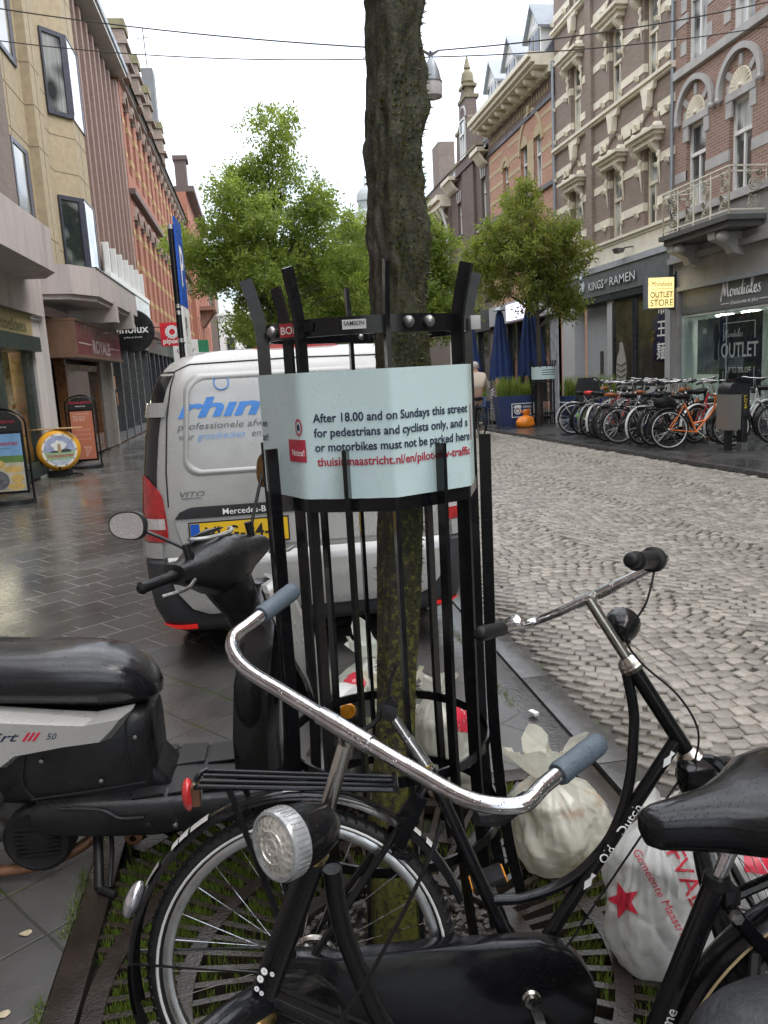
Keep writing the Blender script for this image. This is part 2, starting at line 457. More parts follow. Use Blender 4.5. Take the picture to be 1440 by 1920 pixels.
for poly in ([(-4.6, -3), (GX0, -3), (GX0, 5.2), (-4.6, 5.2)], [(GX0, GY1), (1.16, GY1), (1.16, 5.2), (GX0, 5.2)], [(GX0, -3), (1.16, -3), (1.16, GY0), (GX0, GY0)]):
    sheet('parking_bay', poly, 0.0, p_bay)
m_gut = M('gutter_stone', (.05, .048, .045), .1, 0, .25, 5, bp=.15, bs=60, dirt=.3, dirtc=(.03, .04, .012), rv=.06)
m_kerb = M('kerb_stone', (.062, .06, .057), .25, 0, .18, 6, bp=.25, bs=110, rv=.15)
sheet('gutter', [(1.16, GY1), (1.31, GY1), (1.31, 60), (1.16, 60)], -.008, m_gut)
k = MB()
yy = -2.0
while yy < 60:
    L = 1.0
    k.b2(1.312, 1.465, yy+.003, yy+L-.003, -.05, .006+.003*sin(yy*7), ch=.006); yy += L
struct(k.build('kerb', m_kerb))
def xr(y): return 5.98+.073*(20.6-y) if y > 2 else 7.34
m_bed = M('joint_sand', (.045, .04, .033), .7, 0, .35, 12, dirt=.4, dirtc=(.05, .08, .015))
sheet('road_bed', [(1.465, -3), (9, -3), (9, 8), (xr(8), 8), (xr(60), 60), (1.465, 60)], -.014, m_bed)
# segmental-arc cobbles, every sett a little frustum
def cobbles():
    Wc, R_, d = 1.42, .98, .094
    vs, rn = [], []
    col0 = 1.465
    half = math.asin(Wc/2/R_)
    nper = int(2*half*R_/.098)
    for ci in range(-1, 5):
        xc = col0+Wc*(ci+.5)
        for r in range(int(30/d)):
            yb = r*d-2.5
            sh = random.random()
            for j in range(-1, nper+1):
                t = -half+(j+sh)*2*half/nper
                if abs(t) > half: continue
                x = xc+R_*sin(t); y = yb-(R_*cos(t)-R_*cos(half))
                y = -y+24.5
                if x < 1.50 or x > xr(y)-.04 or y > 25 or y < .6 or x > 7.2: continue
                a = .5*2*half/nper*R_*(.9+.07*random.random()); b = .5*d*cos(t)*(.89+.07*random.random())
                ct, st = cos(t), sin(t)
                h = rng.normal(0, .0022)
                q = []
                for (sx, sy) in ((-1, -1), (1, -1), (1, 1), (-1, 1)):
                    lx = sx*a+rng.normal(0, .0035); ly = sy*b+rng.normal(0, .0035)
                    q.append((lx, ly))
                for s_, z in ((1, -.016), (.98, -.005), (.86, 0.0005)):
                    for lx, ly in q:
                        lx2, ly2 = lx*s_, ly*s_
                        vs.append((x+lx2*ct-ly2*st*-1*-1, y+lx2*st*1+ly2*ct, z+h+(rng.normal(0, .0012) if z > 0 else 0)))
                rn += [random.random()]*9
    n = len(vs)//12
    f = []
    b0 = np.arange(n)[:, None]*12
    pat = []
    for lv in (0, 4):
        for i in range(4):
            i2 = (i+1) % 4
            pat.append((lv+i, lv+i2, lv+4+i2, lv+4+i))
    pat.append((8, 9, 10, 11))
    faces = (b0[:, None, :]+np.array(pat)[None, :, :]).reshape(-1, 4)
    return np.array(vs), faces, np.array(rn)
def sett_mat():
    m, t, b = base('granite_setts')
    at = N(t, 'ShaderNodeAttribute'); at.attribute_name = 'rnd'
    tc = N(t, 'ShaderNodeTexCoord').outputs['Object']
    r = ramp(t, at.outputs['Fac'], [(0, (.2, .18, .148)), (.4, (.31, .28, .235)), (.8, (.4, .362, .305)), (1, (.49, .44, .37))])
    n = noise_n(t, tc, 45, 5, .7)
    c = mix(t, maprange(t, n.outputs[0], .35, .7, 0, .55), r.outputs[0], (.1, .09, .08))
    n2 = noise_n(t, tc, .8, 4)
    c = mix(t, maprange(t, n2.outputs[0], .4, .65, 0, .35), c, (.25, .225, .2))
    # wet margin along the gutter
    s = N(t, 'ShaderNodeSeparateXYZ'); lk(t, tc, s.inputs[0])
    wv = N(t, 'ShaderNodeMath', operation='MULTIPLY_ADD'); lk(t, n2.outputs[0], wv.inputs[0]); wv.inputs[1].default_value = .9; lk(t, s.outputs[0], wv.inputs[2])
    wet = maprange(t, wv.outputs[0], 2.05, 2.35, 1, 0)
    c = mix(t, wet, c, mix(t, .62, c, (.04, .026, .014)))
    lk(t, c, b.inputs['Base Color'])
    lk(t, maprange(t, wet, 0, 1, .4, .1), b.inputs['Roughness'])
    bump(t, noise_n(t, tc, 60, 5, .7).outputs[0], b, .55, .006)
    return m
cv, cf, cr = cobbles()
struct(npmesh('road', cv, cf, sett_mat(), rnd=cr, smooth=False))
p_far = paver('far_setts', (.24, .22, .19), (.33, .3, .265), (.1, .09, .075), .11, .1, 3, ms=.012, rough=(.55, .35), moss=.1, puddle=.2, gr=60)
sheet('road_far', [(1.47, 24.3), (xr(24.3), 24.3), (xr(60), 60), (1.47, 60)], -.004, p_far)
sheet('street_end', [(-5, 60), (12, 60), (12, 130), (-5, 130)], -.004, p_far)
# right pavement with a low dark kerb
PZ = .055
sheet('pavement_right', [(xr(3)+.12, 3), (10.5, 3), (10.5, 60), (xr(60)+.12, 60), (xr(20)+.12, 20)], PZ, p_right)
k = MB(); yy = 3.
m_kerbd = M('dark_kerb', (.062, .06, .06), .3, 0, .2, 5, bp=.2, bs=70)
while yy < 60:
    y2 = yy+1.0
    k.prism([(xr(yy), yy+.004), (xr(yy)+.115, yy+.004), (xr(y2)+.115, y2-.004), (xr(y2), y2-.004)], (0, 0, -.05), (1, 0, 0), (0, 1, 0), .05+PZ+.004)
    yy = y2
struct(k.build('kerb_right', m_kerbd, smooth=False))
# lighter dropped stone at the right kerb
struct(MB().prism([(7.0, 11.9), (7.35, 12.1), (7.2, 12.9), (6.86, 12.75)], (0, 0, PZ), (1, 0, 0), (0, 1, 0), .008).build('ramp_stone', m_kerb, smooth=False))

# ============================================================= buildings: helpers
def wall(m, X, inn, y0, y1, z0, z1, ops, rev=.2, back=True):
    """street-parallel wall at x=X with rectangular openings and reveals going inwards (inn=-1 left, +1 right)"""
    ys = sorted({y0, y1, *[min(max(q, y0), y1) for o in ops for q in o[:2]]}); zs = sorted({z0, z1, *[min(max(q, z0), z1) for o in ops for q in o[2:4]]})
    for i in range(len(ys)-1):
        for j in range(len(zs)-1):
            cy, cz = (ys[i]+ys[i+1])/2, (zs[j]+zs[j+1])/2
            if any(o[0] < cy < o[1] and o[2] < cz < o[3] for o in ops): continue
            m.quad((X, ys[i], zs[j]), (X, ys[i+1], zs[j]), (X, ys[i+1], zs[j+1]), (X, ys[i], zs[j+1]))
    Xi = X+inn*rev
    for a, b, c, d in [o[:4] for o in ops]:
        m.quad((X, a, c), (Xi, a, c), (Xi, a, d), (X, a, d)); m.quad((X, b, c), (Xi, b, c), (Xi, b, d), (X, b, d))
        m.quad((X, a, d), (Xi, a, d), (Xi, b, d), (X, b, d)); m.quad((X, a, c), (Xi, a, c), (Xi, b, c), (X, b, c))
    Xb = X+inn*8
    for y in (y0, y1):
        m.quad((X, y, z0), (Xb, y, z0), (Xb, y, z1), (X, y, z1))
    m.quad((X, y0, z1), (Xb, y0, z1), (Xb, y1, z1), (X, y1, z1))
    return m
def window(par, X, inn, a, b, c, d, fm, gm, rec=.13, fw=.065, tr=.6, mull=True, sill=None, arch=0):
    f = MB(); x = X+inn*rec; o = x-inn*.03; i_ = x+inn*.05
    f.b2(o, i_, a, a+fw, c, d); f.b2(o, i_, b-fw, b, c, d)
    f.b2(o, i_, a+fw, b-fw, d-fw, d); f.b2(o, i_, a+fw, b-fw, c, c+fw)
    zt = c+(d-c)*tr
    if tr: f.b2(o-inn*.02, i_, a+fw, b-fw, zt-fw*.6, zt+fw*.6)
    if mull:
        f.b2(o+inn*.005, i_-inn*.002, (a+b)/2-fw*.45, (a+b)/2+fw*.45, c+fw, (zt-fw*.6) if tr else d-fw)
    w = f.build('window', fm, par, smooth=False)
    p = MB().b2(i_-inn*.03, i_+inn*.01, a+fw*.5, b-fw*.5, c+fw*.5, d-fw*.5)
    p.build('pane', gm, w, smooth=False)
    if sill:
        MB().b2(X-inn*.07, X+inn*.19, a-.06, b+.06, c-.09, c-.002).build('sill', sill, w, smooth=False)
    return w
def band(m, X, inn, y0, y1, z0, z1, pr=.04): m.b2(X-inn*pr, X+inn*.05, y0, y1, z0, z1); return m
def archpts(yc, zc, r, n=14, a0=0, a1=pi): return [(yc+r*cos(a0+(a1-a0)*i/n), zc+r*sin(a0+(a1-a0)*i/n)) for i in range(n+1)]

# ============================================================= RIGHT 1: red-brown brick house with arches, balcony and outlet shop
X = 10.3
B = thing('brick_house', 'red-brown brick house with fan arches, balcony and grey outlet shop, nearest on the right', 'building', (X, 14.5, 0))
Y0, Y1 = -18, 18.82
wins = [(17.5, 18.33, 5.03, 6.87), (15.8, 16.6, 5.03, 6.87), (13.9, 14.7, 5.03, 6.87), (17.54, 18.36, 8.19, 10.3), (15.8, 16.62, 8.19, 10.3), (13.9, 14.7, 8.19, 10.3), (17.54, 18.36, 11.6, 13.4), (15.8, 16.62, 11.6, 13.4)]
wall(MB(), X, 1, Y0, Y1, 4.42, 15, wins).build('wall', b_red1, B, smooth=False)
for i, w in enumerate(wins): window(B, X, 1, *w, m_white, m_glc, tr=.64, sill=m_grey_st if i < 3 else None)
m = MB()
band(m, X, 1, Y0, Y1, 8.0, 8.17, .09); band(m, X, 1, Y0, Y1, 11.4, 11.55, .09)
for z0, z1 in ((5.7, 5.92), (9.1, 9.3), (10.3, 10.5)):
    ed = [Y0, 13.9, 14.7, 15.8, 16.6, 17.5, 18.33, Y1]
    for a, b in zip(ed[0::2], ed[1::2]): m.b2(X-.012, X+.03, a, b, z0, z1)
for (a, b, c, d) in wins[:3]:
    m.b2(X-.035, X+.1, a-.12, b+.12, 6.872, 7.02)
    for yq in (a-.13, b-.09): m.b2(X-.02, X+.03, yq, yq+.22, 6.55, 6.868); m.b2(X-.016, X+.03, yq+.02, yq+.2, 7.022, 7.2)
for (a, b, c, d) in wins[3:6]:
    for z in (8.45, 9.35): m.b2(X-.014, X+.03, a-.24, a-.003, z, z+.28); m.b2(X-.014, X+.03, b+.003, b+.24, z, z+.28)
band(m, X, 1, Y0, Y1, 4.86, 5.02, .1)
m.build('stone_band', m_grey_st, B, smooth=False)
for (a, b, c, d) in wins[:3]:
    yc = (a+b)/2; zc = 7.022
    fan = MB(); fan.prism(archpts(yc, zc, .40, 18), (X-.015, 0, 0), (0, 1, 0), (0, 0, 1), -.02)
    for q in range(1, 12):
        t = pi*q/12
        fan.bar((X-.02, yc+.08*cos(t), zc+.03+.08*sin(t)), (X-.045, yc+.35*cos(t), zc+.02+.36*sin(t)), .035, .02, up=(1, 0, 0))
    fan.sph((X-.02, yc, zc+.05), (.05, .07, .05), 10, 6)
    fan.build('fan_relief', M('fan_cream', (.72, .66, .52), .55, 0, .06), B)
    hood = MB()
    hood.tube([(X-.05, y, z) for y, z in archpts(yc, zc+.04, .73, 22, -.12, pi+.12)], 1, sec=[(.06, .06), (-.02, .09), (-.05, .04), (-.06, -.06), (.06, -.06)], up=(0, 0, 1))
    for t in (0, pi): hood.sph((X-.07, yc+.73*cos(t), zc-.04), .075, 10, 7)
    for q in (.22, .5, .78):
        t = pi*q
        hood.bar((X-.012, yc+.42*cos(t), zc+.42*sin(t)), (X-.012, yc+.65*cos(t), zc+.65*sin(t)), .12, .05, up=(1, 0, 0))
    hood.build('hood_mould', m_grey_st, B)
# balcony
bal = MB()
bz = 4.38
bal.b2(9.42, X, 15.2, 17.95, bz-.1, bz); bal.b2(9.5, X, 15.3, 17.85, bz-.22, bz-.102)
bal.build('balcony_floor', M('dark_stone', (.1, .098, .095), .5, 0, .2, 3, dirt=.3, dirtc=(.04, .04, .04)), B, smooth=False)
for yc in (15.75, 17.45):
    con = MB(); con.prism([(0, 0), (.75, 0), (.72, -.14), (.5, -.22), (.36, -.3), (.3, -.42), (0, -.5)], (X, yc+.13, bz-.222), (-1, 0, 0), (0, 0, 1), .26)
    con.sph((X-.62, yc, bz-.33), (.13, .14, .12), 12, 8); con.build('corbel', m_grey_st, B, ang=25)
rail = MB(); m_rail = M('cream_iron', (.72, .68, .56), .45)
rz0, rz1 = bz+.0, bz+.92
c0, c1, c2, c3 = V(X, 17.88, 0), V(9.5, 17.88, 0), V(9.5, 15.28, 0), V(X, 15.28, 0)
def rl(p, q):
    for z, s_ in ((rz1, .045), (rz0+.1, .022), (rz1-.1, .016)): rail.bar(V(p.x, p.y, z), V(q.x, q.y, z), s_, .03)
    d = (q-p); L = d.length; d.normalize()
    n_ = max(1, round(L/.6)); w = L/n_
    for i in range(n_+1): rail.bar(V(*(p+d*(i*w)).xy, rz0), V(*(p+d*(i*w)).xy, rz1+.02), .028, .028, up=(1, .3, 0))
    for i in range(n_):
        cx = i*w+w/2
        for s_ in (-1, 1):
            for (ox, oz, r0, turns, ph) in ((.145, .57, .15, 2.4, 0), (.15, .27, .135, 2.0, 2.2), (.05, .8, .07, 1.4, 1), (.24, .8, .07, 1.4, 3), (.05, .36, .06, 1.5, 5), (.05, .17, .06, 1.5, 2)):
                pts = []
                for kk in range(26):
                    t = kk/25; a = ph+t*turns*2*pi; r = r0*(1-.86*t)
                    q_ = p+d*(cx+s_*(ox-r0*.0+r*cos(a)*1.0*s_ if False else s_*(ox+r*cos(a))*1.0))
                    pts.append((q_.x, q_.y, rz0+oz+r*sin(a)))
                rail.tube(pts, .014, 5)
rl(c0, c1); rl(c1, c2); rl(c2, c3)
rail.build('balcony_railing', m_rail, B)
# shop front of the outlet
sf = MB()
sf.b2(X-.12, X+.3, Y0, Y1+.02, 4.0, 4.15); sf.b2(X-.2, X+.3, Y0, Y1, 3.86, 3.998); sf.b2(X-.06, X+.3, Y0, Y1-.04, 3.3, 3.858); sf.b2(X-.03, X+.3, Y0, Y1-.02, 4.152, 4.84)
sf.b2(X-.1, X+.3, 18.47, Y1-.02, .05, 3.298)
sf.build('shop_surround', M('pale_grey_stone', (.29, .28, .27), .5, 0, .14, 2.2, dirt=.3, dirtc=(.19, .17, .16)), B, smooth=False)
m_shopg = M('shop_grey', (.13, .14, .145), .4, 0, .06, 2)
MB().b2(X-.14, X+.25, Y0, 18.468, 3.2, 3.298).build('shop_trim', M('shop_trim_grey', (.25, .27, .28), .4), B, smooth=False)
sg = MB().b2(X-.02, X+.2, Y0, 18.468, 2.64, 3.198).build('shop_sign', m_shopg, B, smooth=False)
def rtext(name, s_, size, y, z, mat, par, off=0, shear=0, align='LEFT', x=X-.03, width=None):
    return text(name, s_, size, (x, y, z), (0, -1, 0), (0, 0, 1), mat, par, shear=shear, off=off, align=align, width=width)
def script(par, y, z, s_, mat, x=X-.035, r=.0095):
    """handwritten shop name drawn as strokes; y runs left to right = decreasing"""
    L = MB()
    st = [[(0, -.1), (.12, .3), (.2, .62), (.26, .1), (.34, .4), (.45, .64), (.45, .3), (.5, .06), (.56, .1)],
          [(.78, .3), (.68, .3), (.64, .14), (.72, .05), (.82, .15), (.8, .28), (.88, .27)],
          [(.92, .3), (.95, .06), (1.0, .25), (1.09, .29), (1.1, .08), (1.15, .08)],
          [(1.34, .3), (1.24, .29), (1.2, .14), (1.28, .06), (1.38, .22), (1.48, .62), (1.42, .3), (1.42, .08), (1.48, .07)],
          [(1.55, .3), (1.54, .1), (1.59, .08)], [(1.58, .42), (1.6, .44)],
          [(1.84, .3), (1.74, .3), (1.68, .14), (1.76, .06), (1.86, .2), (1.86, .08), (1.93, .1)],
          [(1.93, .1), (2.08, .5), (2.1, .68), (2.0, .6), (1.98, .15), (2.06, .05), (2.14, .14)],
          [(2.14, .16), (2.28, .22), (2.26, .32), (2.17, .26), (2.17, .1), (2.27, .05), (2.36, .14)],
          [(2.5, .36), (2.42, .3), (2.5, .2), (2.5, .08), (2.38, .05)]]
    for q in st:
        pts = spl([(x, y-a*s_, z+b*s_) for a, b in q], 6)
        L.tube(pts, r*s_/.36, 5)
    return L.build('lettering', mat, par)
script(sg, 16.75, 2.86, .56, m_txw)
rtext('lettering', 'chaussures et plus', .115, 16.4, 2.72, m_txw, sg, off=.012, width=.98)
for a, b in ((16.75, 16.46), (15.38, 15.1)): MB().b2(X-.03, X-.022, b, a, 2.745, 2.762).build('lettering', m_txw, sg, smooth=False)
iw = MB()
iw.b2(X+2.2, X+2.25, Y0, 18.46, 0, 2.64); iw.b2(X, X+2.2, 18.4, 18.46, 0, 2.64); iw.b2(X, X+2.2, Y0, 18.4, 2.58, 2.63); iw.b2(X+.02, X+2.2, Y0, 18.4, .05, .42)
iw.build('shop_interior', M('pale_interior', (.5, .56, .52), .6, 0, .12, 1.5), B, smooth=False)
lp = MB()
for yq in (15.6, 16.6, 17.6): lp.b2(X+.5, X+.7, yq-.2, yq+.2, 2.54, 2.575)
lp.build('ceiling_lamp', M('shop_lamp', (1, .96, .88), .4, emit=9), B, smooth=False)
bs_ = MB(); bs_.b2(X-.03, X+.1, Y0, 18.468, .05, .36); bs_.b2(X-.02, X+.08, 17.62-.9, 17.62-.86, .36, 2.638) if False else None
bs_.build('plinth', M('dark_plinth', (.05, .055, .06), .2), B, smooth=False)
fr = MB()
for y in (18.44, 15.02, 14.98): fr.b2(X-.02, X+.06, y-.03, y+.02, .362, 2.638)
fr.b2(X-.01, X+.01, 16.555, 16.57, .362, 2.638)
fr.build('shop_window_frame', M('frame_grey', (.3, .33, .33), .4), B, smooth=False)
pn = MB().quad((X+.02, 15.04, .364), (X+.02, 18.4, .364), (X+.02, 18.4, 2.636), (X+.02, 15.04, 2.636)).build('shop_pane', m_shopgl, B, smooth=False)
# poster boards standing in the shop window
po = tag(MB().b2(X+.12, X+.15, 15.5, 17.02, .75, 2.52).build('poster_board', M('poster_navy', (.012, .017, .03), .35), smooth=False), 'big dark poster reading OUTLET UP TO 70% OFF in the shop window', 'poster')
lt = M('poster_white', (.68, .68, .66), .5)
xx = X+.112
script(po, 16.82, 2.02, .27, lt, x=xx, r=.007)
rtext('lettering', 'OUTLET', .44, 16.95, 1.6, lt, po, off=.012, x=xx, width=1.36)
rtext('lettering', 'UP TO 70% OFF', .17, 16.72, 1.26, lt, po, off=.01, x=xx, width=.9)
q = MB()
for a, b, c, d in ((16.86, 15.7, 2.33, 2.345), (16.86, 16.845, 1.95, 2.33), (15.715, 15.7, 1.98, 2.33), (16.86, 15.7, .93, .945), (15.715, 15.7, .945, 1.38), (16.86, 16.845, .945, 1.3)): q.b2(xx, xx+.006, a, b, c, d)
q.build('border', lt, po, smooth=False)
pm = tag(MB().b2(X+.3, X+.33, 17.1, 18.25, 1.22, 2.5).build('photo_panel', M('photo_grey', (.22, .25, .25), .4, 0, .5, 1.3), smooth=False), 'grey photo panel of a man standing on rocks, in the shop window', 'poster')
pf = MB(); xx = X+.295
pf.prism([(17.55, 1.5), (17.5, 1.85), (17.56, 2.1), (17.5, 2.3), (17.44, 2.38), (17.38, 2.3), (17.3, 2.1), (17.38, 1.85), (17.36, 1.5)], (xx, 0, 0), (0, 1, 0), (0, 0, 1), -.004)
pf.build('printed_figure', M('print_dark', (.03, .03, .032), .5), pm, smooth=False)
pf = MB(); pf.prism([(18.24, 1.23), (18.24, 1.3), (17.9, 1.42), (17.5, 1.56), (17.25, 1.5), (17.11, 1.4), (17.11, 1.23)], (xx-.003, 0, 0), (0, 1, 0), (0, 0, 1), -.003)
pf.build('printed_rocks', M('print_rock', (.16, .17, .17), .6, 0, .5, 9), pm, smooth=False)
dp = thing('display_block', 'white display block with a pale shoe in the shop window', 'display', (X+.25, 15.95, .42))
MB().b2(X+.06, X+.36, 15.66, 16.25, .42, .82).build('block', m_white, dp, smooth=False)
MB().prism([(0, 0), (.3, 0), (.3, .05), (.2, .09), (.12, .16), (.0, .2)], (X+.2, 16.1, .82), (0, -1, 0), (0, 0, 1), .1).build('shoe', M('pale_shoe', (.6, .55, .45), .5), dp)
# projecting box sign
S = thing('box_sign', 'yellow-lit OUTLET STORE box sign sticking out over the pavement', 'sign', (9.7, 18.6, 2.6))
MB().b2(9.42, 10.14, 18.52, 18.7, 2.82, 3.58, ch=.01).build('case', M('sign_case', (.16, .18, .2), .4), S, smooth=False)
MB().b2(9.47, 10.115, 18.5, 18.518, 2.85, 3.55).build('face', M('lit_yellow', (.9, .66, .28), .4, 0, .25, 3, emit=.42), S, smooth=False)
m_txb = M('brown_lettering', (.1, .05, .02), .5)
text('lettering', 'OUTLET', .19, (9.5, 18.492, 3.09), (1, 0, 0), (0, 0, 1), m_txb, S, off=.012, width=.58)
text('lettering', 'STORE', .22, (9.5, 18.492, 2.89), (1, 0, 0), (0, 0, 1), m_txb, S, width=.58)
text('lettering', 'Mondiales', .16, (9.52, 18.492, 3.35), (1, 0, 0), (0, 0, 1), m_txb, S, shear=.35, width=.54)
q = MB(); q.b2(9.5, 10.08, 18.488, 18.494, 3.285, 3.293); q.build('lettering', m_txb, S, smooth=False)
q = MB()
for z in (2.81, 3.6): q.bar((10.05, 18.62, z), (X-.04, 18.62, z), .03, .03)
q.bar((10.22, 18.62, 2.55), (10.22, 18.62, 3.7), .03, .03, up=(1, 0, 0)); q.build('bracket', m_dframe, S, smooth=False)

# ============================================================= RIGHT 2: brown brick house with cream bands and ramen shop
B = thing('banded_house', 'tall brown brick house with cream stone bands and ornate lintels above the ramen shop', 'building', (X, 22, 0))
Y0, Y1 = 18.83, 26.48
wc = [(19.67, 20.4), (21.67, 22.43), (24.4, 25.17)]
wins = [(a, b, 5.03, 6.9) for a, b in wc]+[(a, b, 8.52, 10.5) for a, b in wc]+[(a, b, 12.0, 13.8) for a, b in wc]
wall(MB(), X, 1, Y0, Y1, 4.42, 16, wins).build('wall', b_brown, B, smooth=False)
for w in wins: window(B, X, 1, *w, m_cream, m_glc if w[2] < 11 else m_gl, tr=.55, rec=.16, mull=True)
m = MB()
ed = [Y0, 19.67, 20.4, 21.67, 22.43, 24.4, 25.17, Y1]
for z0, z1 in ((5.42, 5.63), (6.42, 6.62), (7.6, 7.8), (8.76, 8.96), (9.75, 9.95), (11.1, 11.3), (12.3, 12.5)):
    for a, b in zip(ed[0::2], ed[1::2]):
        m.b2(X-.018, X+.03, a, b, z0, z1)
        for yq in (a+.12, b-.2):
            if b-a > .5: m.prism([(0, 0), (.1, 0), (.06, -.09), (0, -.12)], (X-.02, yq+.12, z0), (-1, 0, 0), (0, 0, 1), .12)
    # bands run into the window reveals
    if z0 < 11:
        for a, b in wc:
            m.b2(X+.002, X+.1, a-.003, a+.012, z0, z1); m.b2(X+.002, X+.1, b-.012, b+.003, z0, z1)
m.build('cream_band', m_cream, B, smooth=False)
m = MB()
for z in (8.34, 11.86): m.b2(X-.1, X+.05, Y0, Y1, z, z+.06); m.b2(X-.16, X+.05, Y0, Y1, z+.062, z+.14)
m.b2(X-.08, X+.05, Y0, Y1, 4.86, 4.93); m.b2(X-.13, X+.05, Y0, Y1, 4.932, 5.0)
m.b2(X-.05, X+.2, Y0, Y1, 4.4, 4.858)
m.build('string_course', m_cream, B, smooth=False)
m = MB(); m.b2(X-.1, X+.05, 23.45, 23.85, 5.02, 8.33); m.b2(X-.1, X+.05, 23.45, 23.85, 8.5, 11.85); m.build('pilaster', b_brown, B, smooth=False)
for zl in (6.92, 10.52):
    for a, b in wc:
        yc = (a+b)/2; m = MB()
        m.b2(X-.28, X+.05, a-.3, b+.3, zl+.12, zl+.2); m.b2(X-.36, X+.05, a-.38, b+.38, zl+.202, zl+.28); m.b2(X-.2, X+.1, a-.2, b+.2, zl, zl+.118)
        for s_, ye in ((-1, a-.12), (1, b+.12)):
            m.prism([(0, 0), (.24, 0), (.2, -.1), (.1, -.2), (0, -.26)], (X, ye+.07, zl-.002), (-1, 0, 0), (0, 0, 1), .14); m.tube([(X-.03, ye, zl-.24), (X-.07, ye, zl-.34), (X-.03, ye, zl-.44), (X-.06, ye, zl-.54), (X-.03, ye, zl-.7), (X-.01, ye, zl-1.0)], [.05, .05, .035, .045, .03, .01], 7)
            m.prism([(.12*cos(t), .13*sin(t)) for t in np.linspace(0, pi, 10)], (X-.06, ye+s_*.1, zl+.28), (0, 1, 0), (0, 0, 1), -.16)
        m.b2(X+.02, X+.1, a, a+.05, zl-.5, zl-.002) ; m.prism([(.17*cos(t), .15*sin(t)) for t in np.linspace(0, pi, 12)], (X-.06, yc, zl+.28), (0, 1, 0), (0, 0, 1), -.14)
        # keystone and cap above the blind arch
        m.prism([(-.17, .98), (.17, .98), (.1, .62), (0, .55), (-.1, .62)], (X-.02, yc, zl+.28), (0, 1, 0), (0, 0, 1), -.16)
        m.prism([(-.36, 1.14), (.36, 1.14), (.3, .98), (-.3, .98)], (X-.02, yc, zl+.28), (0, 1, 0), (0, 0, 1), -.1)
        for s_ in (-1, 1): m.prism([(s_*.5, .62), (s_*.95, .62), (s_*.95, .42), (s_*.56, .42)], (X-.012, yc, zl+.12), (0, 1, 0), (0, 0, 1), -.03)
        m.build('lintel', m_cream, B, ang=30)
        ar = MB(); ar.tube([(X-.02, y, z) for y, z in archpts(yc, zl+.3, .5, 16)], .035, 6); ar.build('arch_rim', b_brown, B)
dpz = MB(); dpz.tube([(X-.08, Y1-.02, 4.4), (X-.08, Y1-.02, 11.2)], .05, 8); dpz.tube([(X-.06, Y0+.06, 3.9), (X-.06, Y0+.06, 14)], .035, 8); dpz.build('downpipe', m_zinc, B)
# ramen shop front
m_lgrey = M('light_grey_panel', (.42, .43, .44), .45, 0, .06, 2)
f = MB(); f.b2(X-.16, X+.2, Y0+.03, 25.6, 4.22, 4.38); f.build('sign_cap', M('cap_grey', (.4, .42, .44), .4), B, smooth=False)
sg = MB().b2(X-.12, X+.2, Y0+.03, 25.5, 3.55, 4.218).build('shop_sign', M('ramen_grey', (.14, .15, .155), .4), B, smooth=False)
m_ltedge = M('letter_blue', (.02, .03, .07), .4)
for s_, y, w in (('KINGS', 23.6, 1.05), ('OF', 22.47, .22), ('RAMEN', 22.15, 1.55)):
    sz = .34 if s_ != 'OF' else .16
    text('lettering', s_, sz, (X-.16, y+.02, 3.73 if s_ != 'OF' else 3.84), (0, -1, 0), (0, 0, 1), m_ltedge, sg, off=.03, width=w+.05)
    text('lettering', s_, sz, (X-.172, y, 3.74 if s_ != 'OF' else 3.84), (0, -1, 0), (0, 0, 1), m_txw, sg, off=.0, width=w)
q = MB(); q.lathe([(0.001, 0), (.2, 0), (.2, .03), (.15, .03), (.14, .02), (.001, .02)], (X-.13, 24.15, 3.9), (-1, 0, 0), 20)
q.b2(X-.16, X-.15, 24.02, 24.28, 4.02, 4.1); q.sph((X-.16, 24.15, 4.16), .06, 8, 6); q.build('logo', M('logo_pale', (.6, .66, .68), .4), sg)
for a in ((X-.1, X+.25, 24.86, 25.9, .05, 3.548), (X-.02, X+.25, 22.28, 22.62, .05, 3.35), (X-.08, X+.25, 18.86, 19.12, .05, 3.548)): MB().b2(*a).build('shop_pillar', M('pale_pillar', (.5, .5, .5), .5, 0, .06, 2), B, smooth=False)
f = MB(); f.b2(X+.32, X+.4, 23.38, 24.86, .05, 3.3); f.build('entry_panel', m_lgrey, B, smooth=False)
MB().b2(X+.295, X+.318, 23.62, 23.82, 1.25, 1.95).build('intercom', M('intercom_dark', (.06, .055, .05), .3), B, smooth=False)
f = MB(); f.b2(X+.05, X+2, 19.12, 24.86, 3.3, 3.36); f.b2(X-.1, X+.25, 19.1, 25.5, 3.362, 3.548); f.build('soffit', m_dframe, B, smooth=False)
for y in (24.2, 23.0, 21.2, 20.2): MB().lathe([(.001, 0), (.07, 0), (.07, .01), (.001, .01)], (X+.55, y, 3.288), (0, 0, 1), 12).build('spotlight', M('warm_light', (1, .75, .4), .4, emit=2.5), B)
dr = MB().b2(X+.34, X+.4, 22.64, 23.36, .07, 3.28).build('door', M('door_dark', (.05, .054, .06), .35), B, smooth=False)
MB().b2(X+.325, X+.338, 22.75, 23.25, 2.2, 3.15).build('pane', m_gl, dr, smooth=False)
q = MB(); q.bar((X+.3, 23.25, 1.05), (X+.3, 23.1, 1.05), .03, .03); q.b2(X+.32, X+.338, 22.96, 22.99, 1.75, 2.1); q.b2(X+.32, X+.338, 22.9, 23.12, .85, .93); q.build('handle', m_alu, dr, smooth=False)
f = MB()
for y in (22.24, 21.0, 20.86, 19.16): f.b2(X-.02, X+.07, y-.04, y+.04, .3, 3.28)
f.b2(X-.02, X+.07, 19.2, 22.2, .95, 1.03); f.build('shop_window_frame', m_dframe, B, smooth=False)
